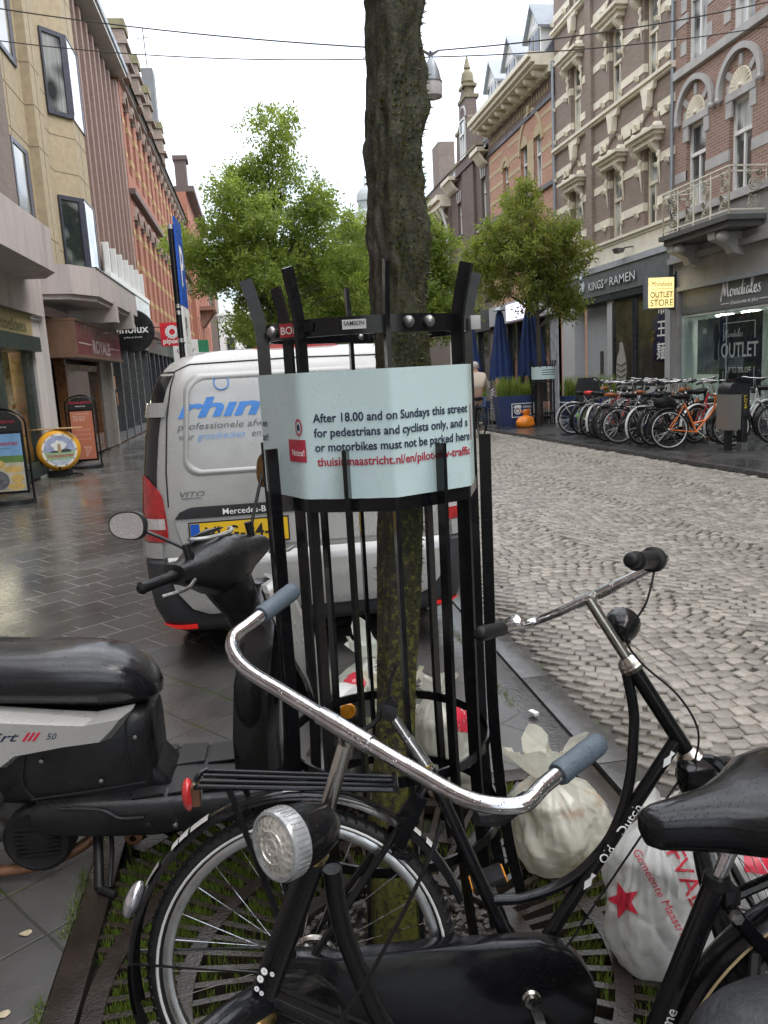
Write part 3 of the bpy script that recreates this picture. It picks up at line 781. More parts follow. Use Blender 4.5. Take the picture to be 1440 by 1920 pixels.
MB().quad((X+.02, 19.2, 1.03), (X+.02, 22.2, 1.03), (X+.02, 22.2, 3.28), (X+.02, 19.2, 3.28)).build('shop_pane', m_shopgl, B, smooth=False)
MB().b2(X-.01, X+.1, 19.12, 22.2, .05, .948).build('stall_riser', M('riser_white', (.58, .58, .57), .5), B, smooth=False)
it = MB(); it.b2(X+2.5, X+2.55, 19.1, 22.3, 0, 3.3); it.b2(X+.05, X+2.5, 19.06, 19.1, 0, 3.3); it.b2(X+.05, X+2.5, 22.26, 22.3, 0, 3.3)
lp = MB()
for yq in (19.6, 20.6, 21.6): lp.b2(X+1.0, X+1.15, yq-.12, yq+.12, 3.24, 3.28)
lp.build('ceiling_lamp', M('ramen_lamp', (1, .82, .55), .4, emit=9), B, smooth=False)
it.build('shop_interior', M('dim_interior', (.12, .1, .075), .6, 0, .5, 2.5), B, smooth=False)
m_fig = M('decal_white', (.4, .38, .34), .5, 0, .1, 3)
q = MB()
q.prism([(22.05, 1.1), (22.1, 1.4), (22.02, 1.75), (21.86, 1.95), (21.88, 2.15), (21.74, 2.22), (21.66, 2.1), (21.56, 1.85), (21.45, 1.6), (21.42, 1.3), (21.5, 1.05)], (X+.012, 0, 0), (0, 1, 0), (0, 0, 1), -.004)
q.build('window_decal', m_fig, B, smooth=False)
q = MB()
for z in (1.2, 1.36, 1.52): q.tube([(X+.004, 22.06, z+.05), (X+.004, 21.75, z-.03), (X+.004, 21.46, z+.06)], .014, 5)
q.bar((X+.004, 22.15, 2.12), (X+.004, 21.6, 2.2), .03, .006, up=(1, 0, 0)); q.build('decal_stripe', M('decal_dark', (.05, .05, .05), .5), B)
lan = thing('paper_lantern', 'big purple paper lantern hanging inside the ramen shop window', 'lantern', (X+.45, 20.1, 1.55))
MB().lathe([(.02, 0), (.24, .02), (.31, .14), (.33, .5), (.33, .75), (.31, 1.1), (.24, 1.23), (.02, 1.25)], (X+.45, 20.1, 1.55), (0, 0, 1), 20).build('shade', M('purple_paper', (.075, .05, .11), .6, 0, .2, 3), lan)
q = MB(); q.prism([(-.03, 0), (.03, 0), (.03, .12), (.1, .12), (.1, .18), (.03, .18), (.03, .3), (.12, .3), (.12, .36), (-.12, .36), (-.12, .3), (-.03, .3), (-.03, .18), (-.1, .18), (-.1, .12), (-.03, .12)], (X+.1, 20.1, 2.0), (0, -1, 0), (0, 0, 1), .005)
q.build('lettering', M('gold_ink', (.28, .18, .06), .5), lan, smooth=False)
for i, ch in enumerate('帝王麺'):
    text('lettering', ch, .46, (X-.035, 19.62, 2.78-i*.56), (0, -1, 0), (0, 0, 1), m_txw, B, off=.01)
sh = thing('shop_shelf', 'wooden shelf of bowls and packets behind the ramen shop glass', 'shelf', (X+1, 20, .9))
q = MB()
for z in (1.0, 1.3, 1.6): q.b2(X+.8, X+1.1, 19.2, 20.8, z, z+.03)
q.b2(X+.85, X+1.08, 19.3, 19.34, .9, 2.1); q.b2(X+.85, X+1.08, 20.0, 20.04, .9, 2.1); q.build('rack', M('shelf_wood', (.28, .16, .08), .5), sh, smooth=False)
q = MB()
for i in range(14): q.b2(X+.82, X+.95, 19.25+i*.11, 19.25+i*.11+.08, 1.03+.3*(i % 2), 1.03+.3*(i % 2)+.1+.07*random.random())
q.build('goods', M('goods_pale', (.55, .48, .35), .5, 0, .5, 7), sh, smooth=False)
sh['category'] = 'shelf'
fl = None
for i, y in enumerate((20.9, 23.1)):
    t = thing('floodlight', ['small grey floodlight on the cream wall nearer the outlet sign', 'small grey floodlight on the cream wall further from the outlet sign'][i], 'floodlight', (X-.05, y, 4.55), 'floodlights over the ramen sign')
    q = MB(); q.bar((X-.05, y, 4.62), (X-.3, y, 4.6), .03, .03); q.build('arm', m_dframe, t, smooth=False)
    q = MB(); q.prism([(0, 0), (.26, 0), (.2, -.12), (.06, -.12)], (X-.2, y+.14, 4.62), (-1, 0, 0), (0, 0, 1), .28); q.build('lamp_head', M('lamp_grey', (.12, .11, .1), .4), t, smooth=False)

# ============================================================= RIGHT 3: orange brick house with big cornice and dormers
B = thing('orange_house', 'orange brick house with cream bracketed cornice and white dormers', 'building', (X, 30, 0))
Y0, Y1 = 26.5, 33.95
wins = [(31.45, 32.1, 7.75, 9.35), (29.2, 29.95, 7.75, 9.5), (27.8, 28.55, 7.75, 9.5), (31.45, 32.1, 4.6, 6.5), (29.2, 29.95, 4.6, 6.5), (27.8, 28.55, 4.6, 6.5)]
wall(MB(), X, 1, Y0, Y1, 0, 11.2, wins+[(27.2, 33.3, .3, 3.3)]).build('wall', b_orange, B, smooth=False)
for w in wins: window(B, X, 1, *w, m_white, m_glc if w[0] < 29 else m_gl, tr=.62, rec=.15, mull=w[0] < 31, fw=.06, sill=m_dframe if w[2] < 5 else None)
m_sandlt = M('pale_sandstone', (.5, .4, .24), .7, 0, .1, 3)
m = MB()
ed = [Y0, 27.8, 28.55, 29.2, 29.95, 31.45, 32.1, Y1]
for z0, z1 in ((8.2, 8.32), (8.75, 8.9), (9.3, 9.44), (9.85, 9.97), (5.2, 5.35), (5.9, 6.05)):
    for a, b in zip(ed[0::2], ed[1::2]):
        if b-a > .7 or z1 < 9.5: m.b2(X-.012, X+.03, a, b, z0, z1)
m.b2(X-.02, X+.12, 28.555, 29.195, 7.6, 9.35)
for yc, r in ((28.87, 1.2), (31.78, .42)):
    z = 9.35 if r > 1 else 9.3
    m.tube([(X-.015, y, zz) for y, zz in archpts(yc, z-.15, r, 16)], 1, sec=[(.09, .03), (-.09, .03), (-.09, -.03), (.09, -.03)], up=(0, 0, 1))
m.prism([(-.12, 0), (.12, 0), (.16, .3), (-.16, .3)], (X-.04, 28.87, 10.3), (0, 1, 0), (0, 0, 1), -.06)
m.build('stone_band', m_sandlt, B, smooth=False)
for yc, zc, r in ((28.18, 9.43, .37), (29.58, 9.43, .37), (31.78, 9.28, .32)):
    q = MB(); q.prism(archpts(yc, zc, r, 12), (X+.05, 0, 0), (0, 1, 0), (0, 0, 1), -.056); q.build('tympanum', m_sandlt, B, smooth=False)
m = MB(); m.b2(X-.06, X+.05, Y0, Y1, 10.18, 10.32); m.b2(X-.09, X+.05, Y0, Y1, 7.5, 7.64); m.build('string_course', M('slate_stone', (.1, .1, .11), .5, 0, .2, 3), B, smooth=False)
m = MB(); m.b2(X-.02, X+.05, Y0, Y1, 10.325, 10.9); fb = m.build('frieze', M('frieze_brown', (.16, .11, .085), .7, 0, .2, 3), B, smooth=False)
m = MB()
for i in range(26):
    y = 33.6-i*.26
    m.tube([(X-.035, y, 10.5), (X-.035, y-.06, 10.72), (X-.035, y-.12, 10.5)], .018, 4)
m.build('ornament', m_sandlt, fb)
m = MB()
m.b2(X-.65, X+.1, Y0, Y1, 11.1, 11.2); m.b2(X-.78, X+.1, Y0, Y1, 11.202, 11.34); m.b2(X-.88, X+.1, Y0, Y1, 11.342, 11.5); m.b2(X-.2, X+.05, Y0, Y1, 10.905, 11.098)
for i in range(9):
    y = Y0+.5+i*.82; m.tube([(X-.02, y, 10.98), (X-.3, y, 10.98), (X-.5, y, 11.02), (X-.58, y, 11.08)], [.13, .13, .11, .06], 10)
m.build('cornice', m_cream, B, ang=30)
rf = MB(); rf.add([(X-.3, Y0, 11.5), (X+1.4, Y0, 13.6), (X+1.4, Y1, 13.6), (X-.3, Y1, 11.5), (X+6, Y0, 13.7), (X+6, Y1, 13.7), (X+6, Y0, 11), (X+6, Y1, 11)], [(0, 1, 2, 3), (1, 4, 5, 2), (0, 1, 4, 6), (3, 2, 5, 7)]); rf.build('roof', m_slate, B, smooth=False)
for yc in (27.6, 30.1, 32.4):
    d = MB(); d.b2(X-.25, X+1.2, yc-.62, yc+.62, 11.5, 12.5); d.prism([(-.62, 0), (.62, 0), (0, .75)], (X-.25, yc, 12.5), (0, 1, 0), (0, 0, 1), -.02)
    dm = d.build('dormer', m_white, B, smooth=False)
    d = MB()
    for s_ in (-1, 1): d.add([(X-.4, yc+s_*.78, 12.42), (X-.4, yc, 13.34), (X+1.8, yc, 13.34), (X+1.8, yc+s_*.78, 12.42), (X-.4, yc+s_*.78, 12.34), (X-.4, yc, 13.26), (X+1.8, yc, 13.26), (X+1.8, yc+s_*.78, 12.34)], [(0, 1, 2, 3), (4, 5, 6, 7), (0, 1, 5, 4), (1, 2, 6, 5), (2, 3, 7, 6), (3, 0, 4, 7)])
    d.build('roof', m_zinc, dm, smooth=False)
    d = MB(); d.b2(X-.275, X-.255, yc-.5, yc-.06, 11.6, 12.42); d.b2(X-.275, X-.255, yc+.06, yc+.5, 11.6, 12.42); d.lathe([(.001, 0), (.14, 0), (.14, .02)], (X-.258, yc, 12.82), (-1, 0, 0), 14); d.build('pane', m_gl, dm, smooth=False)
sh = MB(); sh.b2(X-.2, X+.2, Y0+.02, Y1, 3.32, 4.1); sh.build('shop_fascia', m_lgrey, B, smooth=False)
sh = MB(); sh.b2(X-.03, X+.1, 26.5, 27.18, .05, 3.318); sh.build('shop_pier', M('graffiti_grey', (.3, .31, .34), .5, 0, .35, 4, dirt=.35, dirtc=(.12, .13, .18)), B, smooth=False)
sh = MB(); sh.b2(X+.12, X+.18, 27.2, 33.3, .3, 3.3); sh.build('shop_pane', m_gl, B, smooth=False)
sh = MB()
for y in (27.2, 28.4, 29.6, 30.8, 32, 33.2): sh.b2(X-.02, X+.11, y, y+.14, .06, 3.3)
sh.build('shop_frame', m_dframe, B, smooth=False)
q = MB().b2(X-.26, X-.21, 29.2, 31.4, 3.4, 4.0).build('lightbox', M('lilac_light', (.75, .68, .9), .4, emit=.8), B, smooth=False)
text('lettering', 'MATIN', .34, (X-.27, 31.1, 3.55), (0, -1, 0), (0, 0, 1), m_ltedge, q)

# ============================================================= RIGHT 4: dark brick house with gable and finial
B = thing('gabled_house', 'dark brown brick house with stepped gable and stone finial', 'building', (X, 37, 0))
Y0, Y1 = 33.97, 40.6
wins = [(34.5, 35.2, 7.9, 9.6), (36.3, 37.1, 7.9, 9.4), (38.6, 39.3, 7.9, 9.4), (34.5, 35.2, 4.6, 6.6), (36.3, 37.1, 4.6, 6.6), (38.6, 39.3, 4.6, 6.6)]
wall(MB(), X, 1, Y0, Y1, 0, 10.5, wins+[(34.6, 40, .3, 3.2)]).build('wall', b_dark, B, smooth=False)
for w in wins: window(B, X, 1, *w, m_white, m_glc, tr=.66, rec=.16, sill=m_dframe)
m = MB(); m.prism([(35.2, 10.5), (38.9, 10.5), (38.9, 11.0), (38.55, 11.1), (38.4, 12.2), (37.9, 12.6), (37.8, 13.4), (37.2, 13.9), (36.6, 13.4), (36.5, 12.6), (35.9, 12.2), (35.7, 11.1), (35.2, 11.0)], (X-.15, 0, 0), (0, 1, 0), (0, 0, 1), -.5 if False else -.02); m.b2(X-.148, X+.4, 35.2, 38.9, 10.5, 11.0); m.prism([(35.7, 11.0), (38.5, 11.0), (38.4, 12.2), (37.9, 12.6), (37.8, 13.4), (37.2, 13.9), (36.6, 13.4), (36.5, 12.6), (35.9, 12.2)], (X+.3, 0, 0), (0, 1, 0), (0, 0, 1), -.448)
m.b2(X-.13, X+.1, 36.0, 37.9, 4.2, 10.49); gb = m.build('gable', b_dark, B, smooth=False)
m = MB()
for a, b, c, d in ((35.2, 10.95, 38.9, 0), (35.85, 12.2, 36.55, 0), (37.85, 12.2, 38.5, 0), (36.55, 13.35, 37.85, 0)): m.b2(X-.22, X+.42, a, c, b, b+.14)
m.b2(X-.1, X+.3, 36.85, 37.55, 13.5, 13.88); m.b2(X-.2, X+.4, 36.75, 37.65, 13.88, 14.0)
m.tube([(X+.1, 37.2, 14.0), (X+.1, 37.2, 14.15), (X+.1, 37.2, 14.5), (X+.1, 37.2, 14.68), (X+.1, 37.2, 14.72), (X+.1, 37.2, 15.25)], [.18, .3, .25, .1, .16, .02], 12)
m.build('finial', M('mossy_stone', (.22, .19, .12), .8, 0, .25, 4, dirt=.3, dirtc=(.16, .15, .05)), gb, ang=30)
window(B, X-.15, 1, 36.75, 37.6, 10.95, 12.6, m_white, m_glc, rec=-.06, tr=.6)
m = MB(); m.tube([(X-.16, y, z) for y, z in archpts(37.17, 12.6, .5, 12)], .07, 6); m.build('arch_rim', m_grey_st, B)
m = MB(); m.b2(X-.5, X+.1, Y0, 35.18, 10.45, 10.62); m.b2(X-.5, X+.1, 38.92, Y1, 10.45, 10.62)
for y in [Y0+.15+i*.2 for i in range(5)]+[39.05+i*.2 for i in range(8)]: m.tube([(X-.02, y, 10.0), (X-.18, y, 10.1), (X-.4, y, 10.44)], [.05, .07, .06], 6)
m.build('cornice', m_cream, B, ang=30)
m = MB()
for w in wins[:6]:
    for q in (-.25, 0, .25): m.prism([(q-.07, 0), (q+.07, 0), (q*1.5+.09, .5), (q*1.5-.09, .5)], (X-.012, (w[0]+w[1])/2, w[3]+.01), (0, 1, 0), (0, 0, 1), -.02)
m.b2(X-.06, X+.03, Y0, 35.98, 7.5, 7.62); m.build('stone_trim', m_grey_st, B, smooth=False)
m_tile = M('black_tiles', (.035, .033, .035), .3, 0, .3, 8)
rf = MB()
for i in range(12):
    y = Y0+.05+i*.555
    for j in range(9):
        x0 = X-.1+j*.28; z0 = 10.6+j*.42
        rf.b2(x0, x0+.3, y, y+.5, z0, z0+.12)
rf.add([(X-.2, Y0, 10.5), (X+2.4, Y0, 14.4), (X+2.4, Y1, 14.4), (X-.2, Y1, 10.5), (X+6, Y0, 10.5), (X+6, Y1, 10.5)], [(0, 1, 2, 3), (1, 4, 5, 2), (0, 1, 4), (3, 2, 5)]); rf.build('roof', m_tile, B, smooth=False)
sh = MB(); sh.b2(X+.12, X+.18, 34.6, 40, .3, 3.2); sh.build('shop_pane', m_gl, B, smooth=False)
sh = MB(); sh.b2(X-.15, X+.05, Y0, Y1, 3.22, 4.1)
for y in (34.6, 36.4, 38.2, 39.9): sh.b2(X-.02, X+.1, y, y+.14, .06, 3.2)
sh.build('shop_frame', m_dframe, B, smooth=False)
text('lettering', 'MCL', .5, (X-.16, 39.8, 3.4), (0, -1, 0), (0, 0, 1), m_red, B, off=.02)
# ============================================================= RIGHT 5 and beyond
B = thing('white_corniced_house', 'lower house with a white bracketed cornice beyond the gabled house', 'building', (X, 46, 0))
Y0, Y1 = 40.62, 56
wins = [(41.6+i*2.0, 42.4+i*2.0, z, z+1.7) for i in range(7) for z in (4.6, 7.4)]
wall(MB(), X-.1, 1, Y0, Y1, 0, 9.6, wins).build('wall', b_old, B, smooth=False)
for w in wins[:8]: window(B, X-.1, 1, *w, m_white, m_glc, tr=.6)
m = MB(); m.b2(X-.7, X+.1, Y0, Y1, 9.9, 10.15); m.b2(X-.55, X+.1, Y0, Y1, 9.6, 9.898)
for i in range(22): m.tube([(X-.12, Y0+.3+i*.7, 9.1), (X-.3, Y0+.3+i*.7, 9.2), (X-.5, Y0+.3+i*.7, 9.58)], [.06, .1, .1], 6)
m.build('cornice', m_cream, B, ang=30)
m = MB(); m.tube([(X-.45, Y0+.25, 9.7), (X-.3, Y0+.25, 9.0), (X-.2, Y0+.2, 8.6), (X-.2, Y0+.2, .1)], .07, 8); m.build('downpipe', m_white, B)
B = thing('blank_brick_house', 'tall old brick side wall with two chimneys behind the corniced house', 'building', (X+2, 48, 0))
m = MB(); m.b2(X+1.6, X+9, 43.0, 54, 0, 12.6)
m.build('wall', b_old, B, smooth=False)
m = MB(); m.b2(X+1.7, X+2.7, 43.1, 44.6, 12.6, 14.6); m.build('chimney', b_old, B, smooth=False)
m = MB(); m.b2(X+1.62, X+2.6, 49.5, 51.2, 12.6, 15.0); m.build('chimney', b_old, B, smooth=False)
m = MB(); m.add([(X+1.5, 42.9, 12.6), (X+1.5, 54, 12.6), (X+3.5, 54, 13.6), (X+3.5, 42.9, 13.6)], [(0, 1, 2, 3)]); m.build('coping', m_zinc, B, smooth=False)
for (y0, y1, z, mat, lab) in ((56.1, 70, 11, b_dark, 'dark brick terrace house further down the right side'), (70.1, 90, 9.5, b_old, 'grey brick terrace house at the far right of the street')):
    B = thing('terrace_house', lab, 'building', (X, y0, 0))
    wins = [(y0+1+i*2.2, y0+1.9+i*2.2, zz, zz+1.7) for i in range(int((y1-y0)/2.3)) for zz in (4.4, 7.3)]
    wall(MB(), X-.3, 1, y0, y1, 0, z, wins).build('wall', mat, B, smooth=False)
    for w in wins: window(B, X-.3, 1, *w, m_white, m_gl, tr=.6)

# ============================================================= LEFT 1: nearest left, cheese shop
XL = -4.1
B = thing('cheese_shop_house', 'dark brick house with grey concrete balcony and gold shop sign at the left edge', 'building', (XL, 13, 0))
wall(MB(), XL, -1, -18, 16.62, 4.55, 15, [(12.2, 15.2, 5.0, 7.6), (12.2, 15.2, 9, 12)], rev=.35).build('wall', b_old, B, smooth=False)
window(B, XL, -1, 12.2, 15.2, 5.0, 7.6, m_white, m_glsky, rec=.28, tr=0); window(B, XL, -1, 12.2, 15.2, 9, 12, m_white, m_gl, rec=.28, tr=0)
m = MB(); m.prism([(-18, XL), (-18, XL+.75), (15.5, XL+.75), (16.3, XL+.4), (16.3, XL)], (0, 0, 3.75), (0, 1, 0), (1, 0, 0), .85 if False else -.75); m.b2(XL-.2, XL+.02, -18, 17.5, 3.15, 4.548); m.b2(XL-.3, XL-.02, -18, 7.98, 0, 3.148); m.build('concrete_balcony', m_conc, B, smooth=False)
m = MB(); m.prism([(8, XL), (8, XL+.7), (15.4, XL+.7), (16.2, XL+.36), (16.2, XL)], (0, 0, 3.6), (0, 1, 0), (1, 0, 0), -.15) if False else None
XQ = XL-.2
sgn = MB().b2(XQ-.1, XQ+.1, 8, 16.85, 2.72, 3.14).build('shop_sign', M('gold_sign', (.36, .3, .15), .45, 0, .1, 3), B, smooth=False)
text('lettering', 'Stampetoeloets', .33, (XQ+.112, 13.4, 2.8), (0, 1, 0), (0, 0, 1), M('gold_green_letter', (.17, .16, .09), .5), sgn, width=3.0)
m_dkgreen = M('dark_green_paint', (.03, .045, .043), .35)
m = MB(); m.b2(XQ-.1, XQ+.16, 8, 16.9, 3.142, 3.22); m.b2(XQ-.1, XQ+.22, 8, 16.9, 2.44, 2.718); m.b2(XQ-.1, XQ+.03, 16.6, 16.9, .05, 2.438); m.b2(XQ-.1, XQ+.03, 14.8, 14.92, .35, 2.438); m.b2(XQ-.1, XQ+.06, 8, 16.9, .05, .34); m.build('shop_front', m_dkgreen, B, smooth=False)
MB().quad((XQ-.05, 8, .34), (XQ-.05, 16.6, .34), (XQ-.05, 16.6, 2.44), (XQ-.05, 8, 2.44)).build('shop_pane', m_shopgl, B, smooth=False)
m = MB(); m.b2(XQ-1.5, XQ-1.45, 8, 16.9, 0, 2.5); m.b2(XQ-1.45, XQ-.1, 8, 16.8, 2.45, 2.5); m.b2(XQ-1.45, XQ-.1, 16.84, 16.9, 0, 2.5); m.b2(XQ-.5, XQ-.3, 15.7, 16.5, .3, 2.44); m.build('shop_interior', M('warm_interior', (.5, .37, .22), .6, 0, .35, 2.2), B, smooth=False)
lp = MB()
for yq in (13.5, 14.8, 16.0): lp.b2(XQ-.8, XQ-.6, yq-.25, yq+.25, 2.41, 2.445)
lp.build('ceiling_lamp', M('cheese_lamp', (1, .85, .62), .4, emit=14), B, smooth=False)
m = MB()
for i in range(26):
    y = 12.4+.16*i; z = .6+1.3*random.random()
    m.lathe([(.001, 0), (.13, .01), (.15, .06), (.13, .1), (.001, .11)], (XL-.5-.3*random.random(), y, z), (.2, .1, 1), 12)
m.build('goods', M('cheese_goods', (.5, .36, .16), .5, 0, .5, 4), B)
# marble pilaster between the two shops
m = MB(); m.b2(XL-.4, XL-.12, 16.92, 17.5, .05, 3.1); m.b2(XL-.4, XL-.04, 17.5, 17.75, .05, 3.9); m.build('pilaster', M('pale_marble', (.55, .52, .5), .45, 0, .1, 3, dirt=.3, dirtc=(.28, .26, .25), streak=True), B, smooth=False)
bn = thing('hanging_banner', 'hanging banner with red cheeses at the left edge', 'banner', (XL+.5, 14.1, 4.9))
# banner plane sits across the pavement, faces the camera side
MB().b2(XL-.62, XL+.03, 14.9, 14.93, 4.85, 6.3).build('cloth', M('banner_sky', (.35, .5, .45), .6, 0, .25, 2), bn, smooth=False)
m = MB()
for i, (zz, ww) in enumerate(((5.05, .3), (5.22, .3), (5.42, .26), (5.6, .22))): m.prism([(XL-.28+ww*cos(a), zz+.09*sin(a)) for a in np.linspace(0, 2*pi, 18)[:-1]], (0, 14.896-.003*i, 0), (1, 0, 0), (0, 0, 1), .002)
m.build('printed_cheese', M('print_cheese', (.3, .05, .02), .5, 0, .6, 5), bn, smooth=False)
m = MB().b2(XL-.62, XL+.03, 14.89, 14.899, 4.85, 5.0); m.build('printed_straw', M('print_straw', (.5, .3, .08), .6, 0, .3, 9), bn, smooth=False)
m = MB(); m.bar((XL-.7, 14.915, 6.3), (XL+.05, 14.915, 6.3), .03, .03); m.bar((XL-.7, 14.915, 4.85), (XL+.05, 14.915, 4.85), .03, .03); m.build('bracket', m_dframe, bn, smooth=False)
bn = thing('pale_flag', 'lilac flag with an orange tip above the cheese banner', 'flag', (XL+.4, 14.9, 6.5))
MB().b2(XL-.6, XL-.06, 14.9, 14.93, 6.45, 7.35).build('cloth', M('lilac_cloth', (.3, .31, .45), .7), bn, smooth=False)
m = MB(); m.tube([(XL-.65, 14.91, 7.4), (XL+.03, 14.91, 7.45)], .035, 8); m.build('pole', M('orange_paint', (.8, .2, .03), .4), bn)

# ============================================================= LEFT 2: sandstone building with angled bays
B = thing('sandstone_building', 'beige stone-clad building with angled bay windows and a concrete canopy', 'building', (XL, 20, 0))
plan = [(XL-.3, 16.63), (XL-.3, 19.35), (XL-.1, 19.35), (XL-.1, 20.15), (XL-.27, 20.15), (XL-.27, 21.42), (XL+.2, 21.97), (XL+.2, 23.28), (XL-.02, 23.5), (XL-.02, 24.2), (XL-6, 24.2), (XL-6, 16.63)]
m = MB(); m.prism(plan, (0, 0, 4.1), (1, 0, 0), (0, 1, 0), 12)
m.build('wall', m_sand, B, smooth=False)
# stone joints: thin grooves' shadow strips modelled as recessed dark fillets
jm = MB()
for z in (5.0, 6.9, 7.75, 8.6, 11.2, 12.4):
    for (a, b) in zip(plan[:9], plan[1:10]):
        jm.bar(V(a[0], a[1], z), V(b[0], b[1], z), .012, .012)
for (x, y) in ((XL-.1, 19.75), (XL+.2, 22.6), (XL-.3, 18.0)): jm.bar((x, y, 4.1), (x, y, 16), .012, .012, up=(1, 0, 0))
jm.build('stone_joint', M('joint_dark', (.2, .155, .1), .8), B, smooth=False)
m_fr = M('slate_frame', (.05, .054, .075), .35)
for z0, z1 in ((4.12, 6.35), (8.2, 10.12)):
    p, q = V(XL-.27, 21.42, 0), V(XL+.2, 21.97, 0); d = (q-p); L = d.length; d.normalize(); n_ = V(d.y, -d.x, 0)
    f = MB(); o = p+n_*.015
    for a, b, c, e in ((0, L, z1-.1, z1), (0, L, z0, z0+.1), (L-.16, L+.02, z0+.1, z1-.1), (0, .05, z0+.1, z1-.1)):
        f.prism([(a, c), (b, c), (b, e), (a, e)], o, d, (0, 0, 1), .05)
    w = f.build('window', m_fr, B, smooth=False)
    g = MB(); g.prism([(.05, z0+.1), (L-.16, z0+.1), (L-.16, z1-.1), (.05, z1-.1)], p+n_*.012, d, (0, 0, 1), .012); g.build('pane', glass('bay_glass', curtain=(.34, .36, .35), rough=.02), w, smooth=False)
    g = MB(); g.b2(XL+.2, XL+.235, 22.0, 23.2, z0+.02, z1-.02); g.build('pane', m_glsky, w, smooth=False)
    g = MB(); g.b2(XL+.2, XL+.25, 23.2, 23.28, z0, z1); g.b2(XL+.2, XL+.25, 22.0, 23.2, z1-.018, z1+.02); g.build('frame', m_fr, w, smooth=False)
for z0, z1 in ((4.12, 6.7), (8.35, 10.6)):
    f = MB(); f.b2(XL-.31, XL-.26, 17.75, 17.85, z0, z1); f.b2(XL-.31, XL-.26, 18.75, 19.0, z0, z1); f.b2(XL-.31, XL-.26, 17.85, 18.75, z1-.1, z1); f.b2(XL-.31, XL-.26, 17.85, 18.75, z0, z0+.1)
    w = f.build('window', m_fr, B, smooth=False); MB().b2(XL-.31, XL-.28, 17.85, 18.75, z0+.1, z1-.1).build('pane', glass('side_tint_glass', (.12, .115, .085), rough=.1), w, smooth=False)
# canopy
m = MB()
m.prism([(17.55, XL-.3), (17.55, XL+.45), (19.3, XL+.78), (26.6, XL+.78), (26.6, XL-.3)], (0, 0, 4.12), (0, 1, 0), (1, 0, 0), .62 if False else -.0001) if False else None
def slab(m, poly, z0, z1): m.prism(poly, (0, 0, z0), (1, 0, 0), (0, 1, 0), z1-z0)
slab(m, [(XL-.3, 17.56), (XL+.55, 17.75), (XL+.95, 18.5), (XL+.95, 24.3), (XL-.3, 24.3)], 3.62, 4.2)
slab(m, [(XL-.3, 17.6), (XL+.5, 17.82), (XL+.88, 18.55), (XL+.88, 24.2), (XL-.3, 24.2)], 3.52, 3.618)
for y in (20.3, 22.9): m.b2(XL-.1, XL+.9, y, y+.35, 3.2, 3.518); m.b2(XL+.7, XL+.98, y-.02, y+.37, 3.2, 3.68)
m.build('concrete_canopy', m_conc, B, smooth=False)
m = MB(); m.b2(XL-.3, XL+.97, 18.48, 24.3, 4.202, 4.23); m.build('coping', m_dframe, B, smooth=False)
# ROYALE front
m_bur = M('burgundy_enamel', (.16, .022, .038), .35, 0, .1, 2, coat=.1)
sg = MB().b2(XL-.2, XL+.42, 18.1, 24.0, 2.42, 3.12).build('shop_sign', m_bur, B, smooth=False)
m = MB(); m.b2(XL-.2, XL+.46, 18.06, 24.04, 3.122, 3.17); m.b2(XL-.2, XL+.45, 18.07, 18.13, 2.4, 3.12); m.b2(XL-.2, XL+.46, 18.06, 24.04, 2.36, 2.418); m.build('sign_trim', M('brown_trim', (.16, .09, .055), .4), sg, smooth=False)
m_ltg = M('letter_pink_grey', (.45, .36, .36), .4)
text('lettering', 'ROYALE', .42, (XL+.425, 19.95, 2.5), (0, 1, 0), (0, 0, 1), m_ltg, sg, off=.035, width=2.3)
text('lettering', 'CAFÉ', .2, (XL+.425, 20.3, 2.93), (0, 1, 0), (0, 0, 1), M('letter_faded', (.2, .09, .1), .5), sg, width=1.2)
m = MB(); m.b2(XL+.421, XL+.426, 18.5, 19.9, 2.66, 2.69); m.b2(XL+.421, XL+.426, 22.4, 23.9, 2.66, 2.69); m.build('stripe', m_ltg, sg, smooth=False)
m = MB(); m.b2(XL-.35, XL-.3, 17.6, 24, 0, 3.3); m.build('recess', M('recess_brown', (.035, .018, .012), .5), B, smooth=False)
m = MB(); m.b2(XL-.25, XL-.02, 18.9, 19.05, .05, 2.358); m.b2(XL-.25, XL-.02, 22.6, 22.75, .05, 2.358); m.b2(XL-.25, XL-.02, 19.05, 22.6, 2.1, 2.25); m.b2(XL-.25, XL-.02, 19.05, 22.6, .05, .5); m.build('shop_window_frame', M('varnished_wood', (.15, .065, .025), .3, 0, .2, 4), B, smooth=False)
MB().b2(XL-.16, XL-.14, 19.05, 22.6, .5, 2.1).build('shop_pane', m_gl, B, smooth=False)
m = MB(); m.b2(XL-.3, XL+.02, 22.8, 24.0, .05, 2.36); m.build('pilaster', M('grey_granite', (.2, .18, .165), .4, 0, .2, 7), B, smooth=False)
m = MB(); m.b2(XL-.05, XL+.12, 24.0, 24.2, .05, 3.2); m.build('stone_strip', M('strip_stone', (.38, .34, .3), .5), B, smooth=False)

